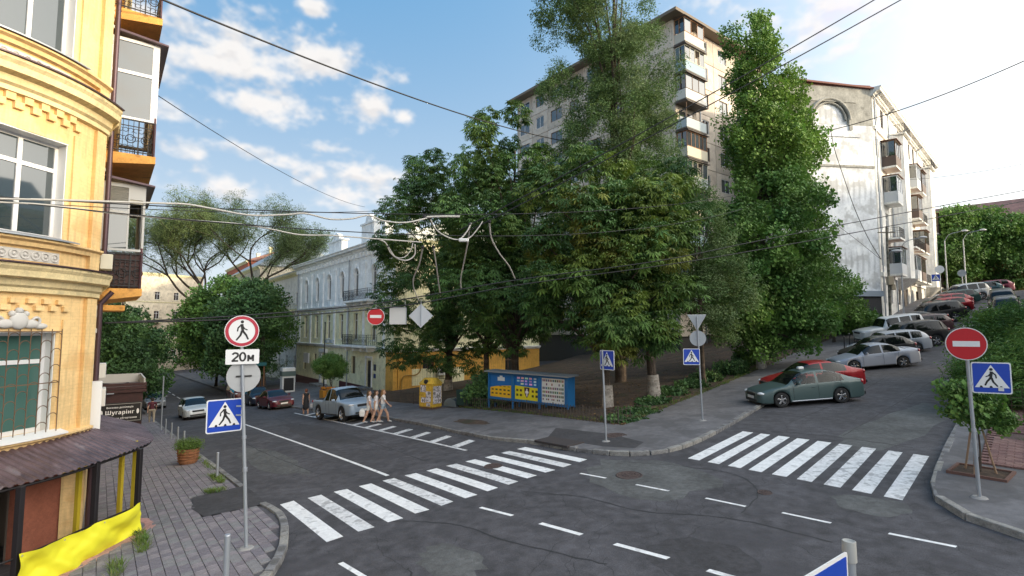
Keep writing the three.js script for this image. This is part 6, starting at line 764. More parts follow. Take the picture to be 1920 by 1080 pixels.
{ const g = part('taxi_sign', [bev(0.26, 0.13, 0.2, 0.05, 0.0, 1.49, 0)], MT.white, taxi); g.userData.label = 'white taxi roof sign';
  for (const z of [-0.36, 0.36]) { part('seat', [bev(0.5, 0.16, 0.48, 0.05, 0.1, 0.52, z), bev(0.14, 0.6, 0.46, 0.05, -0.2, 0.85, z, 0, 0, 0.2)], MT.dark, taxi); } part('dashboard', [bev(0.4, 0.18, 1.3, 0.05, 0.85, 0.82, 0)], MT.dark, taxi); part('steering_wheel', [xf(new THREE.TorusGeometry(0.18, 0.018, 6, 18), 0.6, 0.9, 0.36, 0, Math.PI / 2 - 0.4)], MT.dark, taxi); part('cabin_floor', [box(2.6, 0.05, 1.36, -0.2, 0.4, 0)], MT.dark, taxi); part('rear_bench', [bev(0.5, 0.16, 1.25, 0.05, -0.75, 0.52, 0), bev(0.14, 0.6, 1.25, 0.05, -1.05, 0.8, 0, 0, 0, 0.2)], MT.dark, taxi); }
car('liftback', 'bright red liftback parked right behind the grey-green taxi', [0.36, 0.012, 0.018], [12.1, 27.7], 178, { group: G1 });
car('sedan', 'silver-blue sedan standing alone in a wider gap', [0.36, 0.39, 0.46], [12.2, 35.9], 172, { group: G1 });
car('hatch', 'near-black hatchback tight behind the silver-blue sedan', [0.015, 0.015, 0.018], [13.0, 39.0], 172, { group: G1 });
car('wagon', 'pale silver estate car between two black cars', [0.4, 0.42, 0.46], [13.2, 41.8], 170, { group: G1 });
car('suv', 'black off-roader with its tail sticking out into the street', [0.012, 0.012, 0.014], [12.9, 44.6], 170, { group: G1 });
car('boxsuv', 'boxy white off-roader with flat windscreen', [0.6, 0.61, 0.62], [15.0, 47.9], 172, { group: G1 });
car('wagon', 'dark maroon estate car beside the white off-roader', [0.05, 0.014, 0.02], [14.0, 50.4], 170, { group: G1 });
car('sedan', 'dark grey sedan beyond the white off-roader', [0.03, 0.035, 0.04], [14.9, 53.2], 170, { group: G1 });
car('suv', 'black tall estate before the first red hatchback', [0.014, 0.013, 0.015], [14.4, 56], 168, { group: G1 });
car('hatch', 'red hatchback uphill, the lower of two', [0.36, 0.012, 0.02], [14.7, 60.8], 170, { group: G1 });
car('hatch', 'crimson hatchback uphill, the upper of two', [0.3, 0.01, 0.024], [15.3, 63.8], 170, { group: G1 });
car('wagon', 'dark green estate car above the red hatchbacks', [0.01, 0.05, 0.045], [15.6, 66.8], 168, { group: G1 });
car('suv', 'white tall car above the dark green estate', [0.5, 0.52, 0.54], [15.4, 70], 168, { group: G1 });
car('hatch', 'teal hatchback near the top of the hill', [0.01, 0.07, 0.1], [15.0, 74.4], 165, { group: G1 });
car('wagon', 'purple-red estate car last in the row on the hill', [0.18, 0.02, 0.06], [14.9, 77.4], 165, { group: G1 });
car('boxsuv', 'black off-roader with chrome front facing downhill', [0.012, 0.012, 0.014], [10.6, 60.5], 228, { group: G1 });
car('suv', 'charcoal off-roader beside the hilltop bushes', [0.02, 0.02, 0.022], [9.7, 56.5], 228, { group: G1 });
const HA = 360 - (Math.atan2(CA, SA) * 180 / Math.PI);   // towards the crossing down the left street
car('pickup', 'silver-blue double-cab pickup standing in the painted bay', [0.28, 0.36, 0.46], [30.9, 11.35], HA + 6, { group: G2 });
car('sedan', 'dark red sedan at the kerb behind the woman in black', [0.11, 0.008, 0.02], [45.2, 11.0], HA + 4, { group: G2 });
car('hatch', 'dark blue car behind the dark red sedan', [0.015, 0.025, 0.05], [51, 11.0], HA, { group: G2 });
car('suv', 'maroon car parked before the teal canopy', [0.1, 0.016, 0.012], [58, 10.9], HA, { group: G2 });
car('wagon', 'white estate car driving up towards the crossing', [0.58, 0.62, 0.64], [46.6, 5.7], HA, { group: G2 });
car('hatch', 'grey car parked by the dark tree behind the kiosk', [0.22, 0.23, 0.24], [62, 4.2], HA, { group: G2 });

// ================================================================= PEOPLE
// a body is one surface: tapered bones joined by a smooth minimum and meshed; colours follow the clothing
function meshField(bones, lo, hi, cell, k, colorOf) {
  const size = Math.max(hi.x - lo.x, hi.y - lo.y, hi.z - lo.z), n = Math.ceil(size / cell) + 4, half = n / 2, mid = V().addVectors(lo, hi).multiplyScalar(0.5), h = n * cell / 2;
  const mc = new MarchingCubes(n, new THREE.MeshBasicMaterial(), false, false, 90000); mc.isolation = 0; const F = mc.field;
  const B = bones.map((b) => [b[0].x, b[0].y, b[0].z, b[1].x - b[0].x, b[1].y - b[0].y, b[1].z - b[0].z, b[2], b[3], 1 / Math.max(1e-9, b[0].distanceToSquared(b[1]))]);
  for (let z = 0; z < n; z++) for (let y = 0; y < n; y++) for (let x = 0; x < n; x++) {
    const px = mid.x + (x - half) / half * h, py = mid.y + (y - half) / half * h, pz = mid.z + (z - half) / half * h; let d = 9;
    for (let i = 0; i < B.length; i++) { const b = B[i], ax = px - b[0], ay = py - b[1], az = pz - b[2]; let t = (ax * b[3] + ay * b[4] + az * b[5]) * b[8]; t = t < 0 ? 0 : t > 1 ? 1 : t; const ex = ax - b[3] * t, ey = ay - b[4] * t, ez = az - b[5] * t, q = Math.sqrt(ex * ex + ey * ey + ez * ez) - (b[6] + (b[7] - b[6]) * t); if (q > 0.35) { if (q < d) d = q; continue; } const w = k - Math.abs(d - q); d = Math.min(d, q) - (w > 0 ? w * w / (4 * k) : 0); }
    F[x + y * n + z * n * n] = -d;
  }
  mc.update(); const c = mc.count, P = new Float32Array(c * 3), N = new Float32Array(c * 3), K = new Float32Array(c * 3);
  for (let i = 0; i < c; i++) { const x = mid.x + mc.positionArray[3 * i] * h, y = mid.y + mc.positionArray[3 * i + 1] * h, z = mid.z + mc.positionArray[3 * i + 2] * h; P.set([x, y, z], 3 * i); const a = mc.normalArray, l = Math.hypot(a[3 * i], a[3 * i + 1], a[3 * i + 2]) || 1; N.set([a[3 * i] / l, a[3 * i + 1] / l, a[3 * i + 2] / l], 3 * i); let bd = 9, bi = 0; bones.forEach((b, j) => { const q = B[j], ax = x - q[0], ay = y - q[1], az = z - q[2], t = clamp((ax * q[3] + ay * q[4] + az * q[5]) * q[8]), e = Math.hypot(ax - q[3] * t, ay - q[4] * t, az - q[5] * t) - lerp(q[6], q[7], t); if (e < bd) { bd = e; bi = j; } }); K.set(colorOf(bones[bi][4], x, y, z), 3 * i); }
  const g = new THREE.BufferGeometry(); g.setAttribute('position', new THREE.BufferAttribute(P, 3)); g.setAttribute('normal', new THREE.BufferAttribute(N, 3)); g.setAttribute('color', new THREE.BufferAttribute(K, 3)); return g;
}
const skinMat = new THREE.MeshStandardMaterial({ vertexColors: true, roughness: 0.8 });
// faces local +z; step: stride length (0 = standing), arms: [swing left, swing right, bend], dress: hem height or 0
function person(label, [x, z], turn, { h = 1.7, step = 0.35, arms = [0.3, -0.3, 0.25], skin = [0.5, 0.3, 0.21], shirt, legs, shoe = [0.5, 0.5, 0.5], hair = [0.03, 0.02, 0.015], longHair = 0, hem = 0, shorts = 0, sleeve = 0.5, build = 1, y = null, sit = false, group = 'people walking' }) {
  const k = h / 1.7, q = (a, b, c) => V(a * k, b * k, c * k), bones = [], b = (p0, p1, r0, r1, tagn) => bones.push([p0, p1, r0 * k, r1 * k, tagn]);
  const hipY = sit ? 0.9 : 0.92 - 0.05 * step, W = 0.1 * build;
  b(q(0, hipY + 0.02, 0), q(0, hipY + 0.2, 0.01), 0.125 * build, 0.115 * build, 'waist'); b(q(0, hipY + 0.2, 0.01), q(0, hipY + 0.42, 0.005), 0.11 * build, 0.12 * build, 'torso'); b(q(-0.13 * build, hipY + 0.46, 0), q(0.13 * build, hipY + 0.46, 0), 0.075, 0.075, 'torso'); b(q(0, hipY + 0.48, 0), q(0, hipY + 0.6, 0.015), 0.055, 0.05, 'neck');
  const hy = hipY + 0.69; b(q(0, hy - 0.03, 0.03), q(0, hy + 0.035, 0.01), 0.075, 0.092, 'head'); b(q(0, hy - 0.07, 0.055), q(0, hy - 0.05, 0.05), 0.045, 0.05, 'head'); b(q(0, hy - 0.01, 0.1), q(0, hy - 0.035, 0.12), 0.01, 0.014, 'head'); for (const s of [-1, 1]) b(q(s * 0.088, hy + 0.005, 0.0), q(s * 0.09, hy - 0.03, 0.005), 0.016, 0.013, 'head');
  const hands = [];
  [-1, 1].forEach((s, i) => {
    const st = s * step * 0.5, kn = sit ? q(s * W * 1.3, hipY + 0.04, 0.42) : q(s * W, hipY - 0.42, st * 0.55 + (st < 0 ? 0.02 : 0.07)), an = sit ? q(s * W * 1.2, hipY - 0.38, 0.5) : q(s * W * 0.95, 0.09 + (st < 0 ? 0.07 * step : 0), st * 1.05), hp = q(s * W, hipY - 0.02, 0);
    b(hp, kn, 0.088 * build, 0.058, 'thigh'); b(kn, V().lerpVectors(kn, an, 0.35), 0.055, 0.056, 'calf'); b(V().lerpVectors(kn, an, 0.35), an, 0.055, 0.038, 'calf'); b(an, V(an.x, an.y - 0.05 * k, an.z + 0.15 * k), 0.038, 0.032, 'shoe');
    const sh = q(s * 0.18 * build, hipY + 0.45, 0), sw = arms[i], el = V(sh.x + s * 0.04 * k, sh.y - 0.28 * k * Math.cos(sw), sh.z + 0.28 * k * Math.sin(sw)), be = sw + arms[2], wr = V(el.x + s * 0.01 * k, el.y - 0.25 * k * Math.cos(be), el.z + 0.25 * k * Math.sin(be));
    b(sh, V().lerpVectors(sh, el, 0.55), 0.05, 0.044, sleeve > 0.2 ? 'torso' : 'arm'); b(V().lerpVectors(sh, el, 0.55), el, 0.043, 0.036, sleeve > 0.7 ? 'torso' : 'arm'); b(el, wr, 0.037, 0.026, sleeve > 1 ? 'torso' : 'arm'); hands.push([wr, be, s]);
  });
  if (hem) { const hw = 0.2 * build; b(q(0, hipY, 0), q(0, hem, 0), 0.15 * build, hw, 'skirt'); }
  const col = (t, X0, Y0) => { if (t == 'head' || t == 'neck' || t == 'arm') return skin; if (t == 'torso') return shirt; if (t == 'waist') return Y0 > (hipY + 0.08) * k ? shirt : hem ? shirt : legs; if (t == 'skirt') return hem ? legs : shirt; if (t == 'shoe') return shoe; if (t == 'thigh') return shorts && Y0 < shorts * k ? skin : legs; return shorts || hem ? skin : legs; };
  const top = (hy + 0.16) * k, body = meshField(bones, V(-0.5, -0.02, -0.5), V(0.5, top, 0.5), 0.02, 0.05, col);
  // hands: palm, four fingers and a thumb, half curled, on a finer grid
  const parts = [body];
  for (const [wr, be, s] of hands) { const d = V(0, -Math.cos(be), Math.sin(be)), sd = V(0, Math.sin(be), Math.cos(be)), hb = [], P = (a, c, e) => wr.clone().addScaledVector(d, a).addScaledVector(sd, c).add(V(s * -e, 0, 0)); hb.push([P(0, 0, 0), P(0.075, 0, 0), 0.024, 0.03, 'arm']); hb.push([P(0.07, -0.025, 0), P(0.07, 0.025, 0), 0.017, 0.017, 'arm']); [-0.033, -0.011, 0.011, 0.032].forEach((c, i) => { const l = [0.06, 0.075, 0.078, 0.066][i]; hb.push([P(0.078, c, 0), P(0.078 + l * 0.55, c, 0.012), 0.0095, 0.009, 'arm'], [P(0.078 + l * 0.55, c, 0.012), P(0.078 + l * 0.85, c, 0.038), 0.009, 0.0075, 'arm']); }); hb.push([P(0.02, 0.028, 0), P(0.055, 0.052, 0.012), 0.0115, 0.0105, 'arm'], [P(0.055, 0.052, 0.012), P(0.088, 0.056, 0.026), 0.0105, 0.0085, 'arm']); const c = P(0.08, 0, 0.01); parts.push(meshField(hb, c.clone().addScalar(-0.1), c.clone().addScalar(0.1), 0.0055, 0.006, () => skin)); }
  const g = mergeGeometries(parts), o = thing('person', label, 'person', [x, y ?? H(x, z), z], turn, group), m = new THREE.Mesh(g, skinMat); m.name = 'body'; m.castShadow = m.receiveShadow = true; o.add(m);
  const hc = flat(hair, 0.7), hg = [ball(0.1 * k, 0, (hy + 0.045) * k, -0.012 * k, 0.97, 1.0, 1.02, 14), ball(0.09 * k, 0, (hy - 0.01) * k, -0.035 * k, 1, 1, 0.85, 12)]; if (longHair) hg.push(xf(new THREE.CylinderGeometry(0.09 * k, 0.06 * k, longHair, 10), 0, (hy - 0.02) * k - longHair / 2, -0.06 * k)); part('hair', hg, hc, o);
  part('eye', [-1, 1].map((s) => ball(0.011 * k, s * 0.033 * k, (hy + 0.012) * k, 0.092 * k)), MT.dark, o); part('mouth', [box(0.04 * k, 0.008 * k, 0.01 * k, 0, (hy - 0.062) * k, 0.1 * k)], flat([0.32, 0.1, 0.09], 0.7), o); return o;
}
const face = (fx, fz) => Math.atan2(fx, fz);
{ const trio = 'women in white walking together', aw = [-SA, -CA], tow = face(CA * 0.75 + SA * 0.3, -SA * 0.75 + CA * 0.3);
  const P = (s, t) => [X(s, t), Z(s, t)];
  person('woman in white top and pale denim shorts with one arm held out', P(26.45, 11.75), tow, { h: 1.7, step: 0.55, arms: [0.5, -0.7, 0.3], shirt: [0.72, 0.7, 0.7], legs: [0.3, 0.38, 0.45], shorts: 0.72, hair: [0.22, 0.12, 0.05], longHair: 0.28, sleeve: 0.4, group: trio });
  const mid = person('woman in white top and white shorts in the middle of three', P(26.8, 11.5), tow + 0.1, { h: 1.68, step: 0.45, arms: [-0.3, 0.3, 0.25], shirt: [0.7, 0.68, 0.7], legs: [0.68, 0.67, 0.64], shorts: 0.7, hair: [0.06, 0.035, 0.02], longHair: 0.24, sleeve: 0.4, group: trio });
  person('woman in white blouse carrying a white bag beside the pickup', P(27.1, 11.25), tow, { h: 1.69, step: 0.5, arms: [0.1, -0.2, 0.2], shirt: [0.72, 0.68, 0.7], legs: [0.66, 0.65, 0.62], shorts: 0.7, hair: [0.1, 0.06, 0.03], longHair: 0.26, sleeve: 0.6, group: trio });
  const wb = P(27.25, 10.95), bag = thing('shopping_bag', 'white bag hanging from the hand of the woman by the pickup', 'bag', [wb[0], H(...wb) + 0.38, wb[1]]); part('sack', [bev(0.3, 0.34, 0.18, 0.07, 0, 0.17, 0)], MT.white, bag); part('handle', [xf(new THREE.TorusGeometry(0.09, 0.012, 5, 14, Math.PI), 0, 0.33, 0)], MT.white, bag);
  person('woman in black sleeveless dress walking away down the street', P(36.3, 10.75), face(-SA, -CA), { h: 1.66, step: 0.3, arms: [0.15, -0.15, 0.1], shirt: [0.02, 0.02, 0.024], legs: [0.02, 0.02, 0.024], hem: 0.52, hair: [0.16, 0.05, 0.025], sleeve: 0.1, shoe: [0.25, 0.16, 0.1], group: 'people on the left street' });
  const hb = P(36.15, 11.1), hbag = thing('handbag', 'pale handbag at the side of the woman in black', 'bag', [hb[0], H(...hb) + 0.42, hb[1]]); part('pouch', [bev(0.26, 0.26, 0.12, 0.05, 0, 0.13, 0)], flat([0.5, 0.5, 0.52], 0.6), hbag); part('strap', [xf(new THREE.TorusGeometry(0.1, 0.01, 5, 14, Math.PI), 0, 0.25, 0)], flat([0.4, 0.4, 0.42], 0.6), hbag);
  person('man in maroon shirt and beige trousers walking beside the kiosk kerb', P(46, 3.0), face(-SA, -CA), { h: 1.8, step: 0.5, arms: [0.4, -0.4, 0.3], shirt: [0.1, 0.02, 0.03], legs: [0.36, 0.3, 0.22], build: 1.1, hair: [0.02, 0.015, 0.012], sleeve: 0.6, group: 'people on the left street' });
  person('person in dark clothes standing by the burgundy plinth', P(70, 18.6), face(CA, -SA), { h: 1.72, step: 0.1, arms: [0.2, 0.5, 0.8], shirt: [0.04, 0.03, 0.05], legs: [0.03, 0.03, 0.05], sleeve: 1.2, group: 'people on the left street' });
  person('person in turquoise T-shirt bent over a parked car', P(54.5, 9.6), face(CA, SA), { h: 1.74, step: 0.2, arms: [0.7, 0.9, 0.6], shirt: [0.02, 0.2, 0.32], legs: [0.1, 0.1, 0.12], sleeve: 0.5, group: 'people on the left street' });
  // the taxi driver sits behind the wheel
  const d = taxi.localToWorld ? V(0.02, 0.52 - 0.88, 0.36).applyEuler(taxi.rotation).add(taxi.position) : V(); const dr = person('driver in light blue shirt behind the wheel of the taxi', [d.x, d.z], taxi.rotation.y + Math.PI / 2, { h: 1.62, sit: true, arms: [0.9, 0.9, 0.5], shirt: [0.12, 0.4, 0.5], legs: [0.05, 0.05, 0.06], y: d.y, group: 'people on the right street' });
}

// ================================================================= SIGNS, BOARD, BINS, FENCES, WIRES
const signBlue = flat([0.008, 0.055, 0.42], 0.35), signWhite = flat([0.74, 0.75, 0.76], 0.4), signRed = flat([0.5, 0.008, 0.016], 0.35), signBlack = flat([0.012, 0.012, 0.014], 0.5), signBack = flat([0.4, 0.42, 0.44], 0.45, 0.35);
const disc = (r, d, z = 0, seg = 40) => prep(cyl(r, r, d, 0, -d / 2, 0, seg, 0).rotateX(Math.PI / 2).translate(0, 0, z));
const plate = (pts, d, z, holes) => { const g = extr(pts, d, holes); g.translate(0, 0, z); return prep(g); };
const rrect = (w, h, r = 0.03) => { const o = []; for (const [cx, cy, a0] of [[w / 2 - r, h / 2 - r, 0], [-w / 2 + r, h / 2 - r, 1], [-w / 2 + r, -h / 2 + r, 2], [w / 2 - r, -h / 2 + r, 3]]) for (let i = 0; i <= 4; i++) { const a = (a0 + i / 4) * Math.PI / 2; o.push([cx + r * Math.cos(a), cy + r * Math.sin(a)]); } return o; };
// the walking figure of the signs: head, leaning body, arms and striding legs as flat bars
function walker(sc, z, flip = 1, zebra = true) {
  const bar = (x0, y0, x1, y1, w0, w1 = w0) => { const dx = x1 - x0, dy = y1 - y0, l = Math.hypot(dx, dy), nx = -dy / l, ny = dx / l; return [[x0 + nx * w0, y0 + ny * w0], [x0 - nx * w0, y0 - ny * w0], [x1 - nx * w1, y1 - ny * w1], [x1 + nx * w1, y1 + ny * w1]]; };
  const P = [bar(-0.01, 0.3, 0.03, -0.02, 0.055, 0.05), bar(-0.03, 0.27, -0.15, 0.14, 0.026), bar(-0.15, 0.15, -0.165, 0.0, 0.024), bar(0.03, 0.2, 0.1, 0.1, 0.024), bar(0.09, 0.11, 0.2, 0.06, 0.022), bar(0.03, 0.02, 0.15, -0.14, 0.042, 0.036), bar(0.15, -0.13, 0.24, -0.33, 0.036, 0.03), bar(0.0, 0.02, -0.06, -0.18, 0.042, 0.036), bar(-0.06, -0.17, -0.2, -0.36, 0.036, 0.028)];
  const g = P.map((p) => plate(p.map(([x, y]) => [x * sc * flip, y * sc]).sort(() => 0), 0.003, z)); g.push(disc(0.062 * sc, 0.003, z + 0.0015, 18).translate(-0.0 * sc * flip, 0.39 * sc, 0));
  if (zebra) for (const x of [-0.33, 0.02, 0.36]) g.push(plate([[x - 0.05, -0.42], [x + 0.07, -0.42], [x + 0.045, -0.34], [x - 0.01, -0.34]].map(([a, b]) => [a * sc * flip, b * sc]), 0.003, z)); return g;
}
function post(o, h, r = 0.033, lean = [0, 0], m = MT.galv) { part('pole', [rod(V(0, -0.1, 0), V(lean[0], h, lean[1]), r, r * 0.95, 14), ball(r * 1.05, lean[0], h, lean[1], 1, 0.5, 1)], m, o); part('foot', [cyl(0.16, 0.12, 0.035, 0, -0.005, 0, 9)], flat([0.3, 0.29, 0.28], 0.95), o); }
// plates are added as parts; panel group sub-parts hang under the plate
function crossing(o, x, y, z, ry, size = 0.6, flip = 1) { const p = part('crossing_sign', [plate(rrect(size, size, 0.04), 0.012, 0)], signWhite, o, [x, y, z]); p.rotation.y = ry; p.userData.label = 'blue pedestrian crossing sign'; part('blue_field', [plate(rrect(size - 0.045, size - 0.045, 0.03), 0.003, 0.0125)], signBlue, p); const k = size * 0.43; part('white_triangle', [plate([[-k, -size * 0.31], [k, -size * 0.31], [0, size * 0.42]], 0.003, 0.016)], signWhite, p); part('walking_figure', walker(size * 0.72, 0.0195, flip).map((g) => g.translate(0, -0.005, 0)), signBlack, p); part('back', [plate(rrect(size, size, 0.04), 0.004, -0.005)], signBack, p); return p; }
function noEntry(o, x, y, z, ry, r = 0.3) { const p = part('no_entry_sign', [disc(r, 0.014)], signWhite, o, [x, y, z]); p.rotation.y = ry; p.userData.label = 'red no-entry disc with white bar'; part('red_field', [disc(r * 0.95, 0.004, 0.009)], signRed, p); part('white_bar', [plate(rrect(r * 1.28, r * 0.34, 0.004), 0.003, 0.0115)], signWhite, p); part('back', [disc(r, 0.003, -0.009)], signBack, p); return p; }
const toCam = (x, z, off = 0) => Math.atan2(-x, -z) + off;
{ // left corner post: no pedestrians, 20 m, a round sign seen from behind, crossing sign
  const [x, z] = [-5.29, -11.0], y = H(x, z) + 0.11, ry = toCam(x, z, 0.12), o = thing('sign_post', 'tall post with no-pedestrians disc, 20 m plate and crossing sign', 'sign post', [x, y, z]); post(o, 4.5, 0.035, [-0.28, 0]);
  const f = [Math.sin(ry) * 0.06, Math.cos(ry) * 0.06], L = (h) => -0.28 * h / 4.5;
  { const p = part('no_pedestrians_sign', [disc(0.32, 0.014)], signWhite, o, [L(4.3) + f[0], 4.32, f[1]]); p.rotation.y = ry; p.userData.label = 'red-ringed disc with walking figure'; part('red_ring', [plate(Array.from({ length: 40 }, (_, i) => [0.305 * Math.cos(i / 40 * 6.2832), 0.305 * Math.sin(i / 40 * 6.2832)]), 0.003, 0.0085, [Array.from({ length: 40 }, (_, i) => [0.245 * Math.cos(-i / 40 * 6.2832), 0.245 * Math.sin(-i / 40 * 6.2832)])])], flat([0.42, 0.012, 0.04], 0.4), p); part('walking_figure', walker(0.5, 0.0085, 1, false).map((g) => g.translate(0.0, -0.005, 0)), signBlack, p); part('back', [disc(0.32, 0.003, -0.009)], signBack, p); }
  { const p = part('distance_plate', [plate(rrect(0.62, 0.3, 0.02), 0.012, 0)], signWhite, o, [L(3.8) + f[0], 3.8, f[1]]); p.rotation.y = ry + 0.05; p.userData.label = 'white plate reading 20 m'; const w = 0.036; const bar = (x0, y0, x1, y1) => { const dx = x1 - x0, dy = y1 - y0, l = Math.hypot(dx, dy), a = -dy / l * w / 2, b = dx / l * w / 2; return plate([[x0 + a, y0 + b], [x0 - a, y0 - b], [x1 - a, y1 - b], [x1 + a, y1 + b]], 0.003, 0.0125); };
    const arc = (cx, cy, rx, ry2, a0, a1, n = 14) => { const g = []; for (let i = 0; i < n; i++) { const p0 = lerp(a0, a1, i / n), p1 = lerp(a0, a1, (i + 1.15) / n); g.push(bar(cx + rx * Math.cos(p0), cy + ry2 * Math.sin(p0), cx + rx * Math.cos(p1), cy + ry2 * Math.sin(p1))); } return g; };
    part('lettering', [...arc(-0.135, 0.035, 0.05, 0.045, 2.9, -0.7), bar(-0.098, 0.008, -0.19, -0.08), bar(-0.2, -0.08, -0.08, -0.08)], signBlack, p).userData.label = 'digit 2'; part('lettering', arc(0.0, 0.0, 0.05, 0.082, 0, 6.2832, 22), signBlack, p).userData.label = 'digit 0'; part('lettering', [bar(0.105, -0.095, 0.105, 0.035), bar(0.105, 0.03, 0.15, -0.06), bar(0.15, -0.06, 0.195, 0.03), bar(0.195, 0.035, 0.195, -0.095)], signBlack, p).userData.label = 'letter m'; part('back', [plate(rrect(0.62, 0.3, 0.02), 0.003, -0.004)], signBack, p); }
  { const p = part('round_sign_back', [disc(0.325, 0.012)], signBack, o, [L(3.4) + 0.02 - f[0] * 0.6, 3.4, -f[1] * 0.6 - 0.01]); p.rotation.y = ry + 0.15; p.userData.label = 'grey back of a round sign'; part('clamp', [box(0.3, 0.035, 0.02, 0, 0, 0.012)], MT.dark, p); }
  crossing(o, -0.52, 2.62, 0.06, ry + 0.16, 0.66); part('clamp', [box(0.16, 0.03, 0.03, -0.24, 2.62, -0.012), box(0.16, 0.03, 0.03, -0.24, 2.8, -0.012), cyl(0.045, 0.045, 0.08, -0.093, 1.5, 0), cyl(0.042, 0.042, 0.06, -0.134, 2.15, 0)], MT.metal, o);
}
{ // right corner post: no entry and crossing sign
  const [x, z] = [9.63, -11.28], y = H(x, z) + 0.12, o = thing('sign_post', 'leaning post with red no-entry disc over a crossing sign on the right corner', 'sign post', [x, y, z]), ry = toCam(x, z, 0.1); post(o, 3.1, 0.035, [-0.12, 0.05]); noEntry(o, -0.16, 3.16, 0.1, ry, 0.34); const q = crossing(o, 0.28, 2.46, 0.14, ry + 0.12, 0.64, -1); part('sticker', [plate(rrect(0.09, 0.08, 0.005), 0.002, 0.024).translate(0.14, -0.22, 0)], flat([0.6, 0.6, 0.58], 0.7), q); part('clamp', [cyl(0.045, 0.045, 0.06, -0.09, 2.3, 0.05), cyl(0.045, 0.045, 0.06, -0.05, 1.35, 0.02)], MT.metal, o); }
{ const [x, z] = [3.17, -18.26], o = thing('sign_post', 'slim post with one small crossing sign at the drain corner', 'sign post', [x, H(x, z) + 0.12, z]); post(o, 3.05, 0.032, [-0.1, 0]); crossing(o, 0.06, 2.72, 0.03, -0.95, 0.66); }
{ const [x, z] = [7.26, -20.62], o = thing('sign_post', 'post with triangle back, round back and crossing sign by the bank', 'sign post', [x, H(x, z) + 0.12, z]); post(o, 3.95, 0.032, [-0.12, 0]); crossing(o, -0.38, 2.42, 0.04, toCam(x, z, 0.2), 0.62); const t = part('triangle_sign_back', [plate([[-0.33, 0.28], [0.33, 0.28], [0, -0.3]], 0.012, 0)], signBack, o, [-0.11, 3.74, -0.04]); t.rotation.y = -0.3; part('white_edge', [plate([[-0.35, 0.295], [0.35, 0.295], [0, -0.32]], 0.008, -0.012)], signWhite, t); const r = part('round_sign_back', [disc(0.3, 0.012)], signBack, o, [-0.09, 3.12, -0.04]); r.rotation.y = -0.3; part('clamp', [box(0.26, 0.03, 0.02, 0, 0, 0.012)], MT.metal, r); }
{ // blue sign below the viewpoint: only the top corner shows
  const [x, z] = [3.3, -5.4], o = thing('sign_post', 'thick post with capped top and slanting blue sign below the viewpoint', 'sign post', [x, H(x, z), z]), yt = 2.2 - H(x, z); part('pole', [rod(V(0, 0, 0), V(0, yt, 0), 0.05, 0.05, 18)], MT.galv, o); part('cap', [lathe([[0, 0.02], [0.045, 0.02], [0.05, 0.035], [0.062, 0.03], [0.064, -0.16], [0.05, -0.17]], 22)], flat([0.4, 0.4, 0.38], 0.6), o, [0, yt, 0]); const p = part('blue_sign', [plate(rrect(0.95, 0.95, 0.03), 0.014, 0)], signWhite, o, [-0.07 - 0.475 * 0.79, yt - 0.52, 0.05 + 0.475 * 0.61]); p.rotation.set(0, 0.65, 0); part('blue_field', [plate(rrect(0.88, 0.88, 0.02), 0.003, 0.015)], signBlue, p); }
{ // street signs up the hill and thin posts
  const mk = (label, s, t, h, fn) => { const o = thing('sign_post', label, 'sign post', [X(s, t), Hst(s, t) + 0.1, Z(s, t)]); post(o, h, 0.05); fn(o); };
  mk('hilltop post with white disc and blue crossing sign', 17.4, 71, 3.6, (o) => { part('round_sign', [disc(0.42, 0.02, 0.06)], signWhite, o, [0, 3.4, 0]).rotation.y = -0.7; crossing(o, -0.5, 2.5, 0.08, -0.7, 0.75); }); mk('hilltop post with grey round sign back', 16.2, 74, 2.8, (o) => { part('round_sign_back', [disc(0.38, 0.02, 0.06)], signBack, o, [0, 2.6, 0]).rotation.y = -0.7; });
  for (const [s, t, l] of [[17.9, 61, 'hillside lamp by the white house'], [18, 76, 'lamp at the top of the white house row'], [17.2, 80, 'lamp near the hilltop trees']]) { const o = thing('street_lamp', l, 'street lamp', [X(s, t), Hst(s, t), Z(s, t)]); part('pole', [rod(V(0, -0.2, 0), V(0, 6.6, 0), 0.08, 0.05, 10)], MT.galv, o); part('arm', [tube([[0, 6.5, 0], [0.3, 7.2, 0.3], [1.2, 7.5, 1.1]], 0.035)], MT.galv, o); part('lamp_head', [ball(0.2, 1.35, 7.5, 1.2, 1.9, 0.6, 1.1)], flat([0.55, 0.56, 0.58], 0.5), o); }
  const w = thing('utility_pole', 'wooden utility pole with lamp and cable boxes before the white house', 'pole', [X(17.9, 57.4), Hst(17.9, 57.4), Z(17.9, 57.4)]); part('pole', [rod(V(0, -0.2, 0), V(0.1, 9, 0), 0.13, 0.1, 10)], barkPale, w); part('lamp_head', [ball(0.26, 0.5, 6.6, 0.6, 1.9, 0.5, 1)], flat([0.5, 0.52, 0.55], 0.5), w); part('arm', [tube([[0.05, 6.2, 0], [0.2, 6.6, 0.25], [0.45, 6.65, 0.55]], 0.03)], MT.galv, w); part('cable_box', [bev(0.5, 0.8, 0.35, 0.04, 0, 3.9, 0.2), bev(0.4, 0.5, 0.3, 0.04, 0.3, 3.3, 0.1)], flat([0.34, 0.28, 0.2], 0.8), w); part('crossarm', [box(1.6, 0.1, 0.1, 0, 8.4, 0.1)], barkPale, w);
  const st = thing('street_poster', 'small white poster stand at the gable shop', 'poster stand', [X(19.6, 53.0), Hst(19.6, 53) + 0.1, Z(19.6, 53)]); part('panel', [box(0.7, 1.5, 0.06, 0, 0.8, 0, -0.5)], signWhite, st); part('picture', [box(0.4, 0.5, 0.066, 0.02, 1.0, 0.002, -0.5)], flat([0.2, 0.16, 0.2], 0.7), st);
}
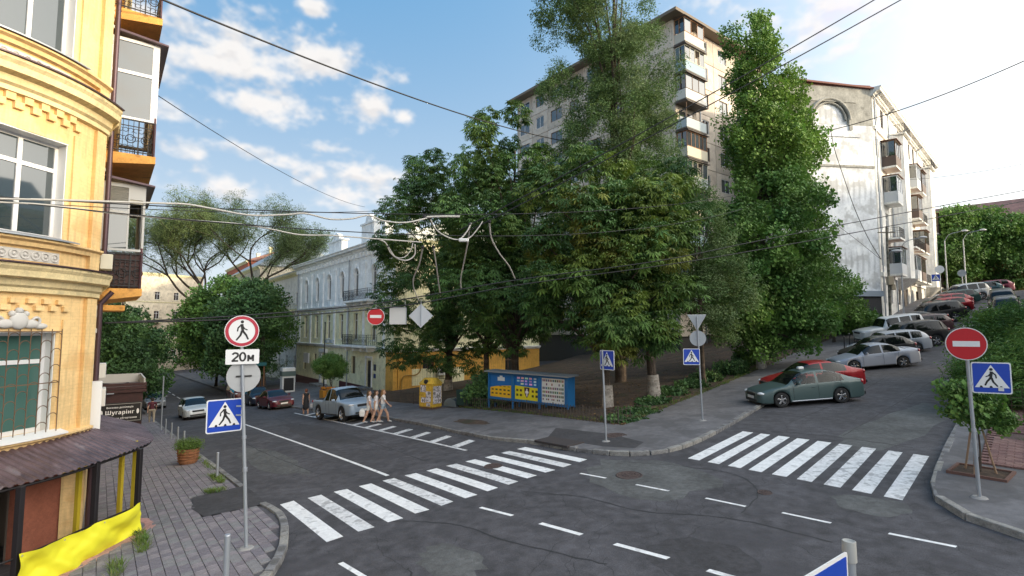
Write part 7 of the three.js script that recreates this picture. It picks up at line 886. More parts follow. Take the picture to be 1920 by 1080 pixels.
{ // signs hung from the span wire over the left street
  const mk = (label, x, y, z, fn) => { const o = thing('hanging_sign', label, 'hanging sign', [x, y, z], 0, 'signs hung from the overhead span'); fn(o); return o; };
  mk('red no-entry disc hung over the left street', -4.9, 4.75, -19.2, (o) => { noEntry(o, 0, 0, 0, 0.2, 0.31); part('hanger', [rod(V(0, 0.3, 0), V(0, 0.52, 0), 0.008)], MT.metal, o); });
  mk('square sign seen from behind, hung beside the no-entry disc', -4.08, 4.77, -19.1, (o) => { part('plate', [plate(rrect(0.6, 0.6, 0.02), 0.012, 0)], flat([0.56, 0.57, 0.57], 0.5), o); part('frame', [box(0.62, 0.02, 0.03, 0, 0.3, 0.015), box(0.02, 0.62, 0.03, 0.3, 0, 0.015)], MT.galv, o); part('hanger', [rod(V(-0.25, 0.3, 0), V(-0.25, 0.5, 0), 0.008)], MT.metal, o); part('hanger', [rod(V(0.25, 0.3, 0), V(0.25, 0.56, 0), 0.008)], MT.metal, o); });
  mk('diamond sign seen from behind, last on the span', -3.25, 4.77, -19.05, (o) => { part('plate', [plate([[-0.43, 0], [0, -0.43], [0.43, 0], [0, 0.43]], 0.012, 0)], flat([0.5, 0.53, 0.57], 0.45, 0.2), o); part('rib', [box(0.035, 0.78, 0.03, 0, 0.03, 0.025)], MT.galv, o); part('hanger', [rod(V(0, 0.43, 0), V(0, 0.58, 0), 0.01)], MT.metal, o); });
}
// ---------------------------------------------------------------- notice board with three lit-free show cases
{
  const a = [-1.28, -29.4], b = [2.72, -25.85], L = Math.hypot(b[0] - a[0], b[1] - a[1]), ph = Math.atan2(-(b[1] - a[1]), b[0] - a[0]), blue = flat([0.012, 0.14, 0.36], 0.5), y0 = (H(...a) + H(...b)) / 2 + 0.15;
  const o = thing('notice_board', 'long blue notice board with three posters on legs', 'notice board', [a[0], y0, a[1]], ph), W = L / 3;
  const tilt = 0;
  const boardCanvas = (k) => { const n = 256, m = 256, cv = document.createElement('canvas'); cv.width = n; cv.height = m; const c = cv.getContext('2d'), R = rng(40 + k); const R255 = () => 40 + R() * 150 | 0;
    if (k < 2) { c.fillStyle = '#0f66b0'; c.fillRect(0, 0, n, m); c.fillStyle = k ? '#e2d326' : '#e6b422'; c.beginPath(); c.moveTo(0, k ? 104 : 150); c.lineTo(70, k ? 108 : 132); c.lineTo(140, k ? 112 : 122); c.lineTo(n, k ? 116 : 112); c.lineTo(n, m); c.lineTo(0, m); c.fill(); }
    else { c.fillStyle = '#d6d6d2'; c.fillRect(0, 0, n, m); }
    if (k == 0) { c.fillStyle = '#cfd9e2'; c.fillRect(88, 26, 84, 42); c.fillRect(112, 8, 34, 20); c.fillStyle = '#3b3a2c'; for (let r = 0; r < 3; r++) for (let i = 0; i < 5; i++) if (r || i > 1) { c.fillStyle = `rgb(${60 + R() * 60 | 0},${50 + R() * 50 | 0},40)`; c.fillRect(14 + i * 48, 118 + r * 44 + (r ? 0 : 8), 26, r ? 18 : 8); } }
    if (k == 1) { for (let r = 0; r < 3; r++) for (let i = 0; i < 5; i++) { c.fillStyle = `rgb(${150 + R() * 100 | 0},${140 + R() * 90 | 0},${170 + R() * 80 | 0})`; if (R() < 0.8) c.fillRect(16 + i * 46 + R() * 8, 8 + r * 32, 26 + R() * 12, 20); } for (let r = 0; r < 2; r++) for (const x of [14, 54, 184, 224]) { c.fillStyle = `rgb(${60 + R() * 40 | 0},${60 + R() * 30 | 0},30)`; c.fillRect(x, 142 + r * 52, 24, 26); } c.fillStyle = '#4a2f23'; c.beginPath(); c.moveTo(104, 118); c.lineTo(160, 118); c.quadraticCurveTo(164, 190, 132, 232); c.quadraticCurveTo(98, 190, 104, 118); c.fill(); c.fillStyle = '#e8e2e4'; c.fillRect(126, 132, 12, 84); c.fillRect(112, 164, 40, 12); c.save(); c.translate(132, 170); for (const q of [0.785, -0.785]) { c.save(); c.rotate(q); c.fillRect(-20, -4, 40, 8); c.restore(); } c.restore(); }
    if (k == 2) for (let r = 0; r < 6; r++) for (let i = 0; i < 12; i++) { if (r == 5 && i % 3 == 1) continue; if (r == 1 && R() < 0.4) continue; c.fillStyle = `rgb(${R255()},${R255() * 0.8 | 0},${R255() * 0.8 | 0})`; c.fillRect(12 + i * 19.6, 12 + r * 40, 13, r == 5 ? 14 : 24); c.fillStyle = '#40403c'; c.fillRect(14 + i * 19.6, 20 + r * 40, 9, 10); }
    const t = new THREE.CanvasTexture(cv); t.colorSpace = THREE.SRGBColorSpace; return new THREE.MeshStandardMaterial({ map: t, roughness: 0.7 }); };
  for (let k = 0; k < 3; k++) { const x = W * (k + 0.5), y = 1.03; part('case_back', [box(W - 0.02, 1.4, 0.08, x, y, -0.08)], blue, o); const pg = new THREE.PlaneGeometry(W - (k == 2 ? 0.34 : 0.22), k == 2 ? 1.2 : 1.18); const p = part('poster', prep(pg), boardCanvas(k), o, [x + (k == 2 ? -0.08 : 0), y - 0.01, -0.034], true); p.userData.label = ['blue and yellow poster with small pictures', 'blue and yellow poster with a dark shield', 'white sheet with rows of small portraits'][k];
    part('case_frame', [box(W - 0.02, 0.09, 0.14, x, y + 0.67, -0.04), box(W - 0.02, 0.1, 0.14, x, y - 0.67, -0.04), box(0.09, 1.24, 0.14, x - W / 2 + 0.06, y, -0.04), box(k == 2 ? 0.22 : 0.09, 1.24, 0.14, x + W / 2 - (k == 2 ? 0.12 : 0.06), y, -0.04)], blue, o); }
  for (let k = 0; k <= 3; k++) for (const z of [0.02, -0.5]) part('leg', [box(0.07, 2.3, 0.07, 0, 0.6, 0)], blue, o, [clamp(W * k, 0.05, L - 0.05), tilt * (W * k - L / 2), z]);
  part('side_panel', [box(0.04, 1.4, 0.5, 0, 1.03, -0.25)], blue, o, [L - 0.02, tilt * L / 2, 0]); part('canopy', [box(L + 0.3, 0.06, 0.85, L / 2, 1.79, -0.22, 0, 0.05, Math.atan(tilt))], flat([0.3, 0.33, 0.36], 0.5, 0.3), o);
}
// low iron fence along the earth bank: every picket its own bar
function fence(label, pts, h = 0.62, step = 0.2, m = flat([0.075, 0.06, 0.05], 0.7, 0.2)) { const o = thing('low_fence', label, 'fence', [X(...pts[0]), Hst(...pts[0]) + 0.1, Z(...pts[0])], 0, 'low iron fences by the bank'); const n = Math.round(lenOf(pts) / step), P = resample(pts, n), gp = cached('picket' + h, () => prep(box(0.022, h, 0.016, 0, h / 2, 0))), gs = cached('fpost' + h, () => prep(box(0.04, h + 0.08, 0.04, 0, (h + 0.08) / 2 - 0.04, 0)));
  P.forEach(([s, t], i) => { const x = X(s, t), z = Z(s, t), q = new THREE.Mesh(i % 10 == 0 ? gs : gp, m); q.name = i % 10 == 0 ? 'fence_post' : 'picket'; q.castShadow = q.receiveShadow = true; q.position.set(x - o.position.x, H(x, z) + 0.12 - o.position.y, z - o.position.z); o.add(q); });
  for (const y of [0.12, h - 0.08]) part('fence_rail', [tube(P.filter((_, i) => i % 5 == 0).concat([P[n]]).map(([s, t]) => V(X(s, t) - o.position.x, Hst(s, t) + 0.12 + y - o.position.y, Z(s, t) - o.position.z)), 0.012, 4)], m, o); return o; }
fence('low iron picket fence in front of the notice board', [[26.2, 16.35], [20, 16.3], [14.4, 16.0], [14.25, 16.8]]); fence('low iron picket fence between the house corner and the yellow bin', [[37.8, 16.5], [33, 16.25], [29.8, 16.2]], 0.75);
{ // yellow recycling bin covered in torn stickers
  const x = -4.75, z = -31.6, yel = surf({ base: [204, 166, 58], tile: 1, n: 128, grain: 0.06, blotch: 0.14, stain: [150, 118, 50], stainAmt: 0.5, seed: 171, bump: 0 }), o = thing('recycling_bin', 'tall yellow recycling bin plastered with torn white stickers', 'bin', [x, H(x, z) + 0.1, z], -0.62), paper = surf({ base: [206, 200, 204], tile: 0.9, n: 256, grain: 0.1, blotch: 0.2, stain: [110, 106, 104], stainAt: 0.5, stainAmt: 0.8, cell: 10, seed: 172, bump: 0 });
  part('body', [bev(1.02, 1.35, 0.82, 0.05, 0, 0.82, 0)], yel, o); part('hood', [(() => { const g = new THREE.CylinderGeometry(0.42, 0.78, 0.32, 4, 1); g.rotateY(Math.PI / 4); g.scale(1, 1, 0.82); g.translate(0, 1.64, 0); return prep(g.toNonIndexed()); })()], yel, o); part('throw_hole', [cyl(0.13, 0.13, 0.1, 0, -0.05, 0, 16, Math.PI / 2).translate(0, 1.6, 0.4).rotateX(-0.0)], MT.dark, o); part('foot_frame', [box(1.04, 0.08, 0.84, 0, 0.1, 0)], MT.wood, o);
  for (const [w, h, px, py, side] of [[0.44, 0.4, -0.22, 1.2, 0], [0.4, 0.62, 0.2, 0.75, 0], [0.36, 0.3, -0.2, 0.55, 0], [0.7, 1.0, 0, 0.85, 1], [0.3, 0.2, 0.2, 0.3, 0]]) part('sticker', [side ? box(0.008, h, w, 0.514, py, px) : box(w, h, 0.008, px, py, 0.414)], paper, o); for (const k of [-1, 1]) part('corner_strip', [box(0.06, 1.3, 0.06, k * 0.49, 0.83, 0.39)], yel, o);
}
{ const x = -2.5, z = -31.0, green = flat([0.012, 0.045, 0.04], 0.5, 0.1), o = thing('dumpster', 'dark green waste container with rounded shiny lid', 'waste container', [x, H(x, z) + 0.1, z], -0.6); part('tub', [extr([[-0.42, 0.15], [0.36, 0.15], [0.46, 0.95], [-0.48, 0.95]], 1.0, [], 0.02)].map((g) => xf(prep(g), 0, 0, -0.5, 0, Math.PI / 2 * 0)), green, o); part('lid', [xf(new THREE.CylinderGeometry(0.48, 0.48, 1.04, 18, 1, false, 0, Math.PI), 0, 0.95, 0, Math.PI / 2, 0, 0)].map((g) => { g.rotateZ(Math.PI / 2); return g; }).map((g) => g), flat([0.22, 0.27, 0.3], 0.25, 0.6), o, [0, 0, 0]); for (const [a, b] of [[-0.34, -0.4], [-0.34, 0.4], [0.3, -0.4], [0.3, 0.4]]) part('caster', [cyl(0.08, 0.08, 0.05, 0, -0.025, 0, 12, Math.PI / 2).translate(a, 0.09, b)], MT.rubber, o); for (const k of [-1, 1]) part('trunnion', [cyl(0.03, 0.03, 0.1, 0, -0.05, 0, 8, Math.PI / 2).translate(0, 0.85, k * 0.55)], MT.metal, o); }
// ---------------------------------------------------------------- bollards, planter, drains
{ const bol = (label, s, t, h, r = 0.035, m = MT.galv, grp) => { const o = thing('bollard', label, 'bollard', [X(s, t), Hst(s, t) + 0.1, Z(s, t)], 0, grp); part('pipe', [rod(V(0, -0.05, 0), V(0, h, 0), r, r, 12)], m, o); part('cap', [cyl(r * 1.06, r * 0.9, 0.02, 0, h, 0, 12)], MT.metal, o); };
  bol('single grey bollard beside the left zebra, in a grass tuft', 19.6, 3.1, 0.8, 0.04); bol('grey bollard at the rounded kerb below the tall sign post', 10.45, 1.85, 0.82, 0.05); const g = 'row of thin bollards along the left kerb'; for (const [s, l] of [[27.8, 'first thin bollard past the plant pot'], [30.2, 'second thin bollard past the plant pot'], [33.0, 'third thin bollard past the plant pot'], [36.2, 'thin bollard next to the tall bare steel post']]) bol(l, s, 3.05, 0.82, 0.035, MT.galv, g);
  { const o = thing('pipe_post', 'tall thin bare steel post at the left kerb', 'post', [X(38.4, 3.0), Hst(38.4, 3) + 0.1, Z(38.4, 3)]); part('pipe', [rod(V(0, 0, 0), V(0, 3.2, 0), 0.04, 0.04, 10)], MT.galv, o); part('cap', [ball(0.045, 0, 3.2, 0, 1, 0.5, 1)], MT.metal, o); }
  const g2 = 'dark bollards before the white gable'; for (const [s, t, l] of [[16.6, 43.6, 'dark bollard behind the silver-blue sedan'], [16.8, 45.1, 'second dark bollard up from the silver-blue sedan'], [17.0, 46.6, 'third dark bollard up from the silver-blue sedan'], [17.2, 48.2, 'dark bollard at the nose of the boxy white off-roader']]) bol(l, s, t, 0.95, 0.035, MT.iron, g2);
  const po = thing('plant_pot', 'woven brown plant pot with bushy green herbs', 'plant pot', [X(23.7, 2.75), Hst(23.7, 2.75) + 0.11, Z(23.7, 2.75)]); part('pot', [lathe([[0, 0], [0.26, 0], [0.3, 0.05], [0.36, 0.5], [0.4, 0.56], [0.37, 0.58], [0.33, 0.5], [0, 0.48]], 20), ...[0.12, 0.22, 0.32, 0.42].map((y) => xf(new THREE.TorusGeometry(0.31 + y * 0.14, 0.018, 5, 22), 0, y, 0, Math.PI / 2))], surf({ base: [140, 96, 66], tile: 0.5, n: 128, grain: 0.2, blotch: 0.2, seed: 175, bump: 0.004 }), po);
  const hv = new THREE.InstancedMesh(leafFern, leafMat, 160), R = rng(8), m = new THREE.Matrix4(), c = new THREE.Color(); for (let i = 0; i < 160; i++) { const a = R() * 6.28, r = Math.sqrt(R()) * 0.42; m.compose(V(r * Math.cos(a), 0.55 + R() * 0.42 * (1 - r), r * Math.sin(a)), Q4.setFromEuler(E4.set(R() - 0.5, R() * 6, R() - 0.5)), V(0.6, 0.6, 0.6)); hv.setMatrixAt(i, m); const v = 0.8 + R() * 0.6; c.setRGB(0.12 * v, 0.2 * v, 0.04 * v); hv.setColorAt(i, c); } hv.name = 'foliage'; hv.userData.kind = 'stuff'; po.add(hv);
  const man = (label, s, t, r, up) => { const o = thing('manhole_cover', label, 'manhole cover', [X(s, t), Hst(s, t) + up, Z(s, t)]), tilt = Math.atan(0.055); o.rotation.set(0, DIR_A, 0); const rust = flat([0.09, 0.065, 0.06], 0.8, 0.3); part('ring', [lathe([[r * 0.98, -0.02], [r * 0.98, 0.012], [r * 1.1, 0.01], [r * 1.16, 0.002], [r * 1.16, -0.02]], 28)], rust, o).rotation.x = -tilt; const p = part('lid', [cyl(r * 0.95, r * 0.95, 0.03, 0, -0.022, 0, 28), ...[0.3, 0.6].map((k) => xf(new THREE.TorusGeometry(r * k, 0.012, 4, 24), 0, 0.009, 0, Math.PI / 2)), ...Array.from({ length: 8 }, (_, i) => box(r * 0.6, 0.008, 0.025, 0, 0.011, 0).translate(r * 0.55, 0, 0).rotateY(i * 0.785))], rust, o); p.rotation.x = -tilt; };
  man('iron manhole cover in the pale road patch', 9.7, 11.35, 0.31, 0.006); man('iron manhole cover set in the corner pavement', 12.95, 14.5, 0.34, 0.128); man('small round cover near the second lane dash', 6.5, 12.3, 0.14, 0.003); man('dark square-set drain cover between the zebra bars', 13.5, 9.6, 0.25, 0.008);
  const dr = thing('storm_drain', 'dark storm drain slab with barred mouth in the kerb', 'storm drain', [X(13.9, 12.75), Hst(13.9, 12.75), Z(13.9, 12.75)], DIR_A); dr.rotation.set(-Math.atan(0.05), DIR_A, -0.05, 'YXZ'); part('slab', [bev(1.7, 0.08, 0.8, 0.015, 0, 0.13, -0.1)], flat([0.05, 0.042, 0.042], 0.9), dr); part('mouth', [box(1.6, 0.1, 0.05, 0, 0.035, 0.22)], flat([0.12, 0.115, 0.11], 0.95), dr); for (let k = 0; k < 8; k++) part('bar', [box(0.04, 0.1, 0.03, -0.72 + k * 0.206, 0.04, 0.335)], MT.iron, dr);
  patchRing('bare_soil', soilMat, blob(20.8, 13.6, 1.3, 0.5, 21), 0.134, midWalk).userData.label = 'bare soil hole in the pavement';
  patchRing('walk_patch', asphaltDark, [[13.4, 14.6], [11.5, 14.2], [11.2, 13.4], [12.2, 13], [14.8, 12.9], [16, 14.4]], 0.129, midWalk);
}
{ // bed, stakes and gate on the right corner
  const o = thing('tree_bed', 'square earth bed with wooden edging round the young tree', 'tree bed', [10.95, H(10.95, -12.75) + 0.13, -12.75], DIR_A); o.rotation.set(-Math.atan(0.055), DIR_A, 0, 'YXZ'); part('soil', [box(0.95, 0.03, 0.8, 0, 0.006, 0)], soilMat, o); for (const [w, d, x, z] of [[1.08, 0.06, 0, 0.43], [1.08, 0.06, 0, -0.43], [0.06, 0.8, 0.51, 0], [0.06, 0.8, -0.51, 0]]) part('edging', [box(w, 0.07, d, x, 0.02, z)], flat([0.14, 0.075, 0.06], 0.85), o);
  const st = thing('tree_stakes', 'three slanting wooden stakes holding the young tree', 'stakes', [10.9, H(10.9, -12.75) + 0.13, -12.75]); for (const a of [0.4, 2.5, 4.6]) part('stake', [rod(V(0.34 * Math.cos(a), -0.05, 0.34 * Math.sin(a)), V(0.07 * Math.cos(a), 1.25, 0.07 * Math.sin(a)), 0.022, 0.02, 6)], flat([0.3, 0.2, 0.13], 0.85), st);
  const fe = thing('garden_fence', 'rusty mesh fence panels on posts behind the right pavement', 'fence', [15.0, H(15, -16.6), -16.6]), fm = flat([0.06, 0.035, 0.03], 0.8, 0.2); for (const [x, z, i] of [[15.0, -16.6, 0], [17.2, -14.95, 1], [19.4, -13.3, 2]]) { part('post', [box(0.1, 1.7, 0.1, 0, 0.85, 0)], fm, fe, [x - 15, H(x, z) + 0.1 - fe.position.y, z + 16.6]); if (i < 2) { const m = part('mesh_panel', [...Array.from({ length: 10 }, (_, k) => box(0.012, 1.0, 0.012, 0.25 + k * 0.25, 0.75, 0)), ...Array.from({ length: 5 }, (_, k) => box(2.6, 0.012, 0.012, 1.38, 0.27 + k * 0.24, 0)), box(2.65, 0.05, 0.04, 1.38, 0.2, 0)], fm, fe, [x - 15, H(x, z) + 0.1 - fe.position.y, z + 16.6]); m.rotation.y = Math.atan2(-1.65, 2.2); } }
}
// ---------------------------------------------------------------- brown kiosk with its sign, awnings and canopies down the left street
{
  const s0 = 36.2, t1 = 1.9, o = thing('kiosk', 'dark brown flat-roofed kiosk with lettered sign beside the yellow house', 'kiosk', [X(s0, 0.3), Hst(s0, 0.3), Z(s0, 0.3)], 0), brown = surf({ base: [62, 34, 32], tile: 1.4, n: 128, grain: 0.08, blotch: 0.12, seed: 181, rough: 0.6, bump: 0 }), yb1 = Hst(s0, 1), yT = 1.35;
  const f = facST(o, s0, -1.2, s0, t1), W = f.L, D = 4.2;
  f.put('front_wall', wallGeo(0, yb1 - 0.6, W, yT - 0.42, []), brown); for (let k = 0; k < 3; k++) f.put('fascia_board', [bev(W + 0.3, 0.16, 0.05, 0.01, W / 2, 0, 0.12)], brown, 0, yT - 0.42 + k * 0.175, 0);
  const sd = facST(o, s0, t1, s0 + D, t1); sd.put('side_wall', wallGeo(0.36, yb1 - 1, D, yT - 0.42, [rect(0.8, yb1 + 0.6, 3.4, yT - 0.7)]), brown); windowAt(sd, 2.1, yb1 + 0.6, 2.6, yT - 0.7 - yb1 - 0.6, { transom: 0, cols: 3 }); for (let k = 0; k < 3; k++) sd.put('fascia_board', [bev(D + 0.2, 0.16, 0.05, 0.01, D / 2, 0, 0.12)], brown, 0, yT - 0.42 + k * 0.175, 0);
  // roof well with pale parapets
  f.put('roof_deck', [box(W, 0.06, D, W / 2, 0, -D / 2)], flat([0.2, 0.17, 0.15], 0.9), 0, yT - 0.3); for (const [w, d, x, z] of [[W + 0.2, 0.08, W / 2, -D], [0.08, D, W + 0.05, -D / 2], [0.08, D, 0, -D / 2]]) f.put('parapet', [box(w, 0.55, d, x, 0, z)], flat([0.52, 0.5, 0.47], 0.8), 0, yT - 0.04); f.put('roof_clutter', tube([[0.6, 0, -2], [1.2, 0.08, -2.4], [2, 0.02, -1.8], [2.5, 0.06, -2.6]], 0.03), MT.dark, 0, yT - 0.24);
  { const cv = document.createElement('canvas'); cv.width = 512; cv.height = 256; const c = cv.getContext('2d'); c.fillStyle = '#17120f'; c.fillRect(0, 0, 512, 256); c.strokeStyle = '#cfc9c2'; c.lineWidth = 4; c.strokeRect(10, 10, 492, 236); c.fillStyle = '#eeeae6'; c.textAlign = 'center'; c.font = 'bold 74px sans-serif'; c.fillText('Шугарінг', 256, 148); c.font = 'bold 34px sans-serif'; c.fillText('Воскова депіляція', 256, 66); c.fillText('Шоколадне обгортання', 256, 214); for (const x of [46, 466]) { c.beginPath(); c.ellipse(x, 120, 16, 36, 0, 0, 7); c.fill(); } const t = new THREE.CanvasTexture(cv); t.colorSpace = THREE.SRGBColorSpace; const b = f.put('sign_board', [box(2.0, 1.05, 0.06, 0, 0, 0.05)], MT.dark, 2.1, yT - 1.55, 0.06); b.userData.label = 'black sign with white lettering'; f.sub('sign_face', prep(new THREE.PlaneGeometry(1.94, 1.0)), new THREE.MeshStandardMaterial({ map: t, roughness: 0.5 }), b, 0, 0, 0.085, true); }
  f.put('canopy_light', [box(0.8, 0.05, 0.08, 1.4, 0, 0.3)], MT.galv, 0, yT - 0.5); f.put('red_awning', [box(1.4, 0.12, 0.8, 0.4, 0, 0.5)], flat([0.35, 0.02, 0.02], 0.6), 0, yT - 0.75);
  const ca = thing('shop_canopy', 'teal metal canopy on brown posts down the left street', 'canopy', [X(66, 12.9), Hst(66, 12.9), Z(66, 12.9)], DIR_A); part('roof', [box(5.4, 0.35, 3, 0, 3.4, 0)], flat([0.015, 0.12, 0.13], 0.5), ca); for (const [a, b] of [[-2.5, -1.3], [2.5, -1.3], [-2.5, 1.3], [2.5, 1.3], [0, 1.3], [-1.2, 1.3], [1.2, 1.3]]) part('post', [box(0.14, 3.6, 0.14, a, 1.5, b)], flat([0.2, 0.1, 0.05], 0.8), ca); part('counter', [box(3.6, 1, 0.8, 0, 0.6, -0.6)], flat([0.05, 0.25, 0.22], 0.6), ca);
  const bl = thing('shop_blinds', 'striped black and white sloping shop blinds down the left street', 'blinds', [X(86, 1.4), Hst(86, 1.4), Z(86, 1.4)], DIR_A); for (let k = 0; k < 6; k++) part('blind', [box(1.0, 0.05, 2.2, 0, 2.5, 0, 0, 0.5)], k % 2 ? MT.dark : MT.white, bl, [k * 1.05 - 2.6, 0, 0]);
  // orange planters behind the pickup
  for (const [s, t, l] of [[46.8, 15.4, 'orange flower box behind the pickup'], [45.6, 15.6, 'second orange flower box nearest the iron-barred door']]) { const p = thing('flower_box', l, 'flower box', [X(s, t), Hst(s, t) + 0.11, Z(s, t)], DIR_A); part('box', [bev(1.0, 0.7, 0.6, 0.04, 0, 0.35, 0)], flat([0.5, 0.22, 0.02], 0.7), p); part('soil', [box(0.9, 0.02, 0.5, 0, 0.705, 0)], soilMat, p); const fl = part('flowers', Array.from({ length: 30 }, (_, i) => ball(0.06, (hash2(i, 1, 3) - 0.5) * 0.9, 0.75 + hash2(i, 2, 3) * 0.2, (hash2(i, 3, 3) - 0.5) * 0.5, 1, 0.7, 1, 6)), flat([0.55, 0.2, 0.01], 0.8), p); fl.userData.kind = 'stuff'; }
  const gp = thing('pavement_pole', 'thin dark pole beside the clipped globe tree', 'pole', [X(51.4, 16.8), Hst(51.4, 16.8), Z(51.4, 16.8)]); part('pipe', [rod(V(0, 0, 0), V(0, 6.8, 0), 0.06, 0.05, 8)], MT.iron, gp); part('finial', [ball(0.08, 0, 6.85, 0)], MT.iron, gp);
  const kb = thing('newsstand', 'white narrow stand with poster down the left street', 'kiosk', [X(60, 15.8), Hst(60, 15.8) + 0.1, Z(60, 15.8)], DIR_A - Math.PI / 2); part('cabinet', [bev(1.3, 2.6, 0.9, 0.03, 0, 1.3, 0)], MT.white, kb); part('dark_front', [box(1.0, 1.3, 0.03, 0, 0.9, 0.46)], MT.dark, kb); part('fascia', [box(1.4, 0.5, 1.0, 0, 2.0, 0)], flat([0.1, 0.14, 0.13], 0.6), kb);
}
// ---------------------------------------------------------------- overhead wires and cable sleeves
function wire(name, label, pts, r, m = MT.cable, group = 'overhead wires') { const P = pts.map((p) => V(...p)), o = thing(name, label, name == 'wire' ? 'wire' : 'cable sleeve', pts[0], 0, group); part('strand', [tube(P.map((p) => p.clone().sub(P[0])), r, 6, Math.max(30, P.length * 10))], m, o); part('end_clamp', [ball(r * 2.2, 0, 0, 0)], MT.iron, o); return o; }
const sag = (a, b, d, n = 12) => Array.from({ length: n + 1 }, (_, i) => { const t = i / n; return [lerp(a[0], b[0], t), lerp(a[1], b[1], t) - d * 4 * t * (1 - t), lerp(a[2], b[2], t)]; });
wire('wire', 'thick black cable from the yellow house into the tall chestnut', sag([-9.39, 12.53, -12.0], [3.67, 16.93, -35.13], 0.5), 0.03);
wire('wire', 'thin wire from the upper glazed balcony to the pale house chimney', sag([-10.01, 10.88, -13.13], [-13.25, 15.26, -47.3], 0.6), 0.014);
wire('wire', 'black cable crossing in front of the tall narrow maple, upper of two', sag([10.95, 13.98, -14.3], [-1.54, 7.2, -15.52], 0.12), 0.017);
wire('wire', 'black cable crossing in front of the tall narrow maple, lower of two', sag([12.32, 14.39, -14.67], [-1.49, 7.09, -15.63], 0.1), 0.017);
wire('wire', 'cable from the white gable out over the hillside street', sag([28.46, 22.0, -46.38], [35.02, 22.43, -32.71], 0.5), 0.035);
wire('wire', 'slack cable drooping down the white gable', [[28.46,21.9,-46.39],[28.92,20.36,-46.71],[29.9,17.79,-47.1],[30.98,14.94,-47.42],[32.29,12.32,-47.73],[33.49,10.62,-48.06]], 0.03, MT.cable);
wire('wire', 'short cable slanting low across the white gable', [[28.62,13.9,-47.1],[30.66,12.51,-47.41],[33.33,10.65,-47.95]], 0.018, MT.cable);
wire('wire', 'upper strand of the sign span over the crossing', [[37.08,14.06,-35.36],[31.68,12.85,-32.44],[20.35,10.3,-27.12],[10.12,7.99,-22.78],[6.02,7.06,-21.35],[0.0,6.11,-19.92],[-3.29,5.46,-19.07],[-4.84,5.17,-18.59],[-8.16,4.7,-16.02],[-10.24,4.45,-13.43]], 0.02, MT.cable);
wire('wire', 'lower strand of the sign span over the crossing', [[37.08,13.34,-35.41],[31.68,12.19,-32.49],[20.35,9.75,-27.16],[10.12,7.62,-22.81],[6.02,6.85,-21.37],[0.0,5.91,-19.93],[-3.29,5.23,-19.08],[-4.84,4.99,-18.6],[-8.16,4.6,-16.02],[-10.24,4.45,-13.43]], 0.02, MT.cable);
wire('wire', 'upper span wire from the yellow house to the leaning chestnut', sag([-9.18, 6.55, -8.85], [11.55, 11.18, -27.05], 0.62), 0.012);
wire('wire', 'lower span wire from the yellow house to the leaning chestnut', sag([-9.18, 6.52, -8.86], [11.88, 10.47, -27.11], 1.0), 0.012);
wire('wire', 'thin third wire just under the upper span', sag([-9.23, 6.49, -8.91], [-4.55, 8.16, -17.26], 0.12), 0.008);
wire('wire', 'thin wire far over the uphill street', sag([40.8, 20.87, -58.9], [49.44, 19.85, -46.95], 0.5), 0.02);
wire('cable_sleeve', 'long wavy brown-white sleeve on the upper span wire', [[-9.09,6.52,-8.94],[-8.58,6.61,-9.38],[-7.78,6.74,-10.08],[-7.13,6.84,-10.64],[-6.78,6.89,-10.94],[-6.41,6.87,-11.27],[-5.85,6.84,-11.77],[-5.24,6.97,-12.3],[-4.96,7.05,-12.54],[-4.47,7.0,-12.97],[-4.05,7.09,-13.33],[-3.72,7.23,-13.61],[-3.38,7.15,-13.91],[-2.9,7.19,-14.33],[-2.39,7.4,-14.77]], 0.021, MT.conduit, 'pale cable sleeves on the span wires');
wire('cable_sleeve', 'long wavy sleeve on the lower span wire', [[-9.09,6.47,-8.94],[-8.47,6.54,-9.48],[-7.78,6.53,-10.09],[-7.26,6.54,-10.54],[-6.56,6.58,-11.16],[-6.09,6.61,-11.57],[-5.59,6.59,-12.01],[-5.05,6.53,-12.49],[-4.47,6.6,-13.0],[-3.72,6.64,-13.65],[-3.38,6.66,-13.95],[-2.52,6.71,-14.7]], 0.017, MT.conduit, 'pale cable sleeves on the span wires');
wire('cable_sleeve', 'short stiff sleeve on the upper span before the loops', [[-2.46,7.44,-14.8],[-1.98,7.5,-15.0],[-1.51,7.54,-15.2]], 0.03, MT.conduit, 'pale cable sleeves on the span wires');
wire('cable_sleeve', 'hanging sleeve loop below the upper span', [[-2.33,7.43,-14.9],[-2.16,7.13,-15.03],[-1.87,6.94,-15.14],[-1.54,6.88,-15.25],[-1.33,7.1,-15.33],[-1.19,7.39,-15.41]], 0.02, MT.conduit, 'pale cable sleeves on the span wires');
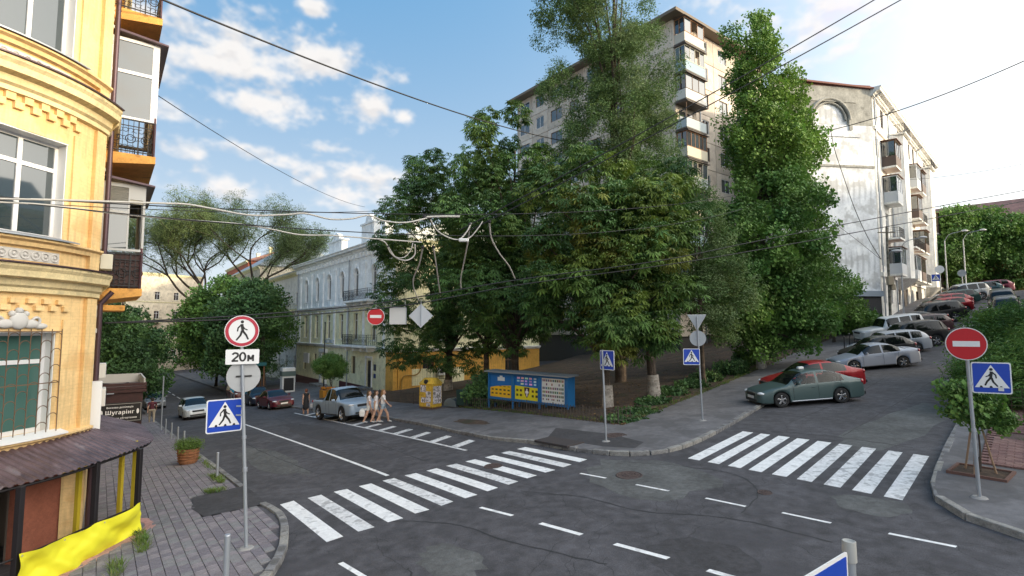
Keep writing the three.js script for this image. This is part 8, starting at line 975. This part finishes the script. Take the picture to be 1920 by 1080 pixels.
wire('cable_sleeve', 'second loop ending at the small splice box', [[-1.51,6.88,-15.25],[-1.25,6.96,-15.44],[-1.02,7.23,-15.52],[-0.87,7.48,-15.6]], 0.016, MT.conduit, 'pale cable sleeves on the span wires');
wire('cable_sleeve', 'hanging sleeve loop at the house corner end', [[-3.71,6.76,-14.35],[-3.47,6.66,-14.46],[-3.35,6.4,-14.58],[-3.17,6.25,-14.69],[-2.92,6.22,-14.8],[-2.74,6.38,-14.88],[-2.73,6.68,-14.86]], 0.018, MT.conduit, 'pale cable sleeves on the span wires');
wire('cable_sleeve', 'thin inner loop beside the corner loop', [[-3.39,6.56,-14.47],[-3.2,6.28,-14.59],[-2.99,6.29,-14.69],[-2.82,6.51,-14.77],[-2.79,6.72,-14.86]], 0.012, MT.conduit, 'pale cable sleeves on the span wires');
wire('cable_sleeve', 'sleeve dropping to the diamond sign', [[-2.51,6.6,-14.87],[-2.78,6.25,-15.9],[-3.14,5.91,-16.93],[-3.31,5.65,-17.95],[-3.31,5.3,-18.98]], 0.021, MT.conduit, 'pale cable sleeves on the span wires');
wire('cable_sleeve', 'straight sleeve dropping beside the diamond sign', [[-2.23,6.63,-14.97],[-2.29,6.33,-15.89],[-2.42,5.98,-17.32],[-2.54,5.59,-18.76]], 0.02, MT.conduit, 'pale cable sleeves on the span wires');
wire('cable_sleeve', 'sleeve dropping from the splice box', [[-1.23,7.36,-15.41],[-1.36,6.95,-16.24],[-1.6,6.44,-17.49],[-1.79,6.01,-18.52],[-1.82,5.76,-18.94]], 0.021, MT.conduit, 'pale cable sleeves on the span wires');
wire('cable_sleeve', 'curved sleeve dropping furthest along the span', [[-0.68,7.5,-15.7],[-0.64,7.11,-16.23],[-0.43,6.77,-17.06],[-0.09,6.45,-18.29],[0.1,6.14,-19.32]], 0.024, MT.conduit, 'pale cable sleeves on the span wires');
{ const o = thing('splice_box', 'small white splice box where the sleeve loops meet', 'splice box', [-1.42, 6.86, -15.25]); part('shell', [bev(0.24, 0.1, 0.1, 0.03)], MT.white, o); part('gland', [cyl(0.03, 0.03, 0.08, 0.14, -0.04, 0)], MT.white, o); }

renderer.render(scene, camera);
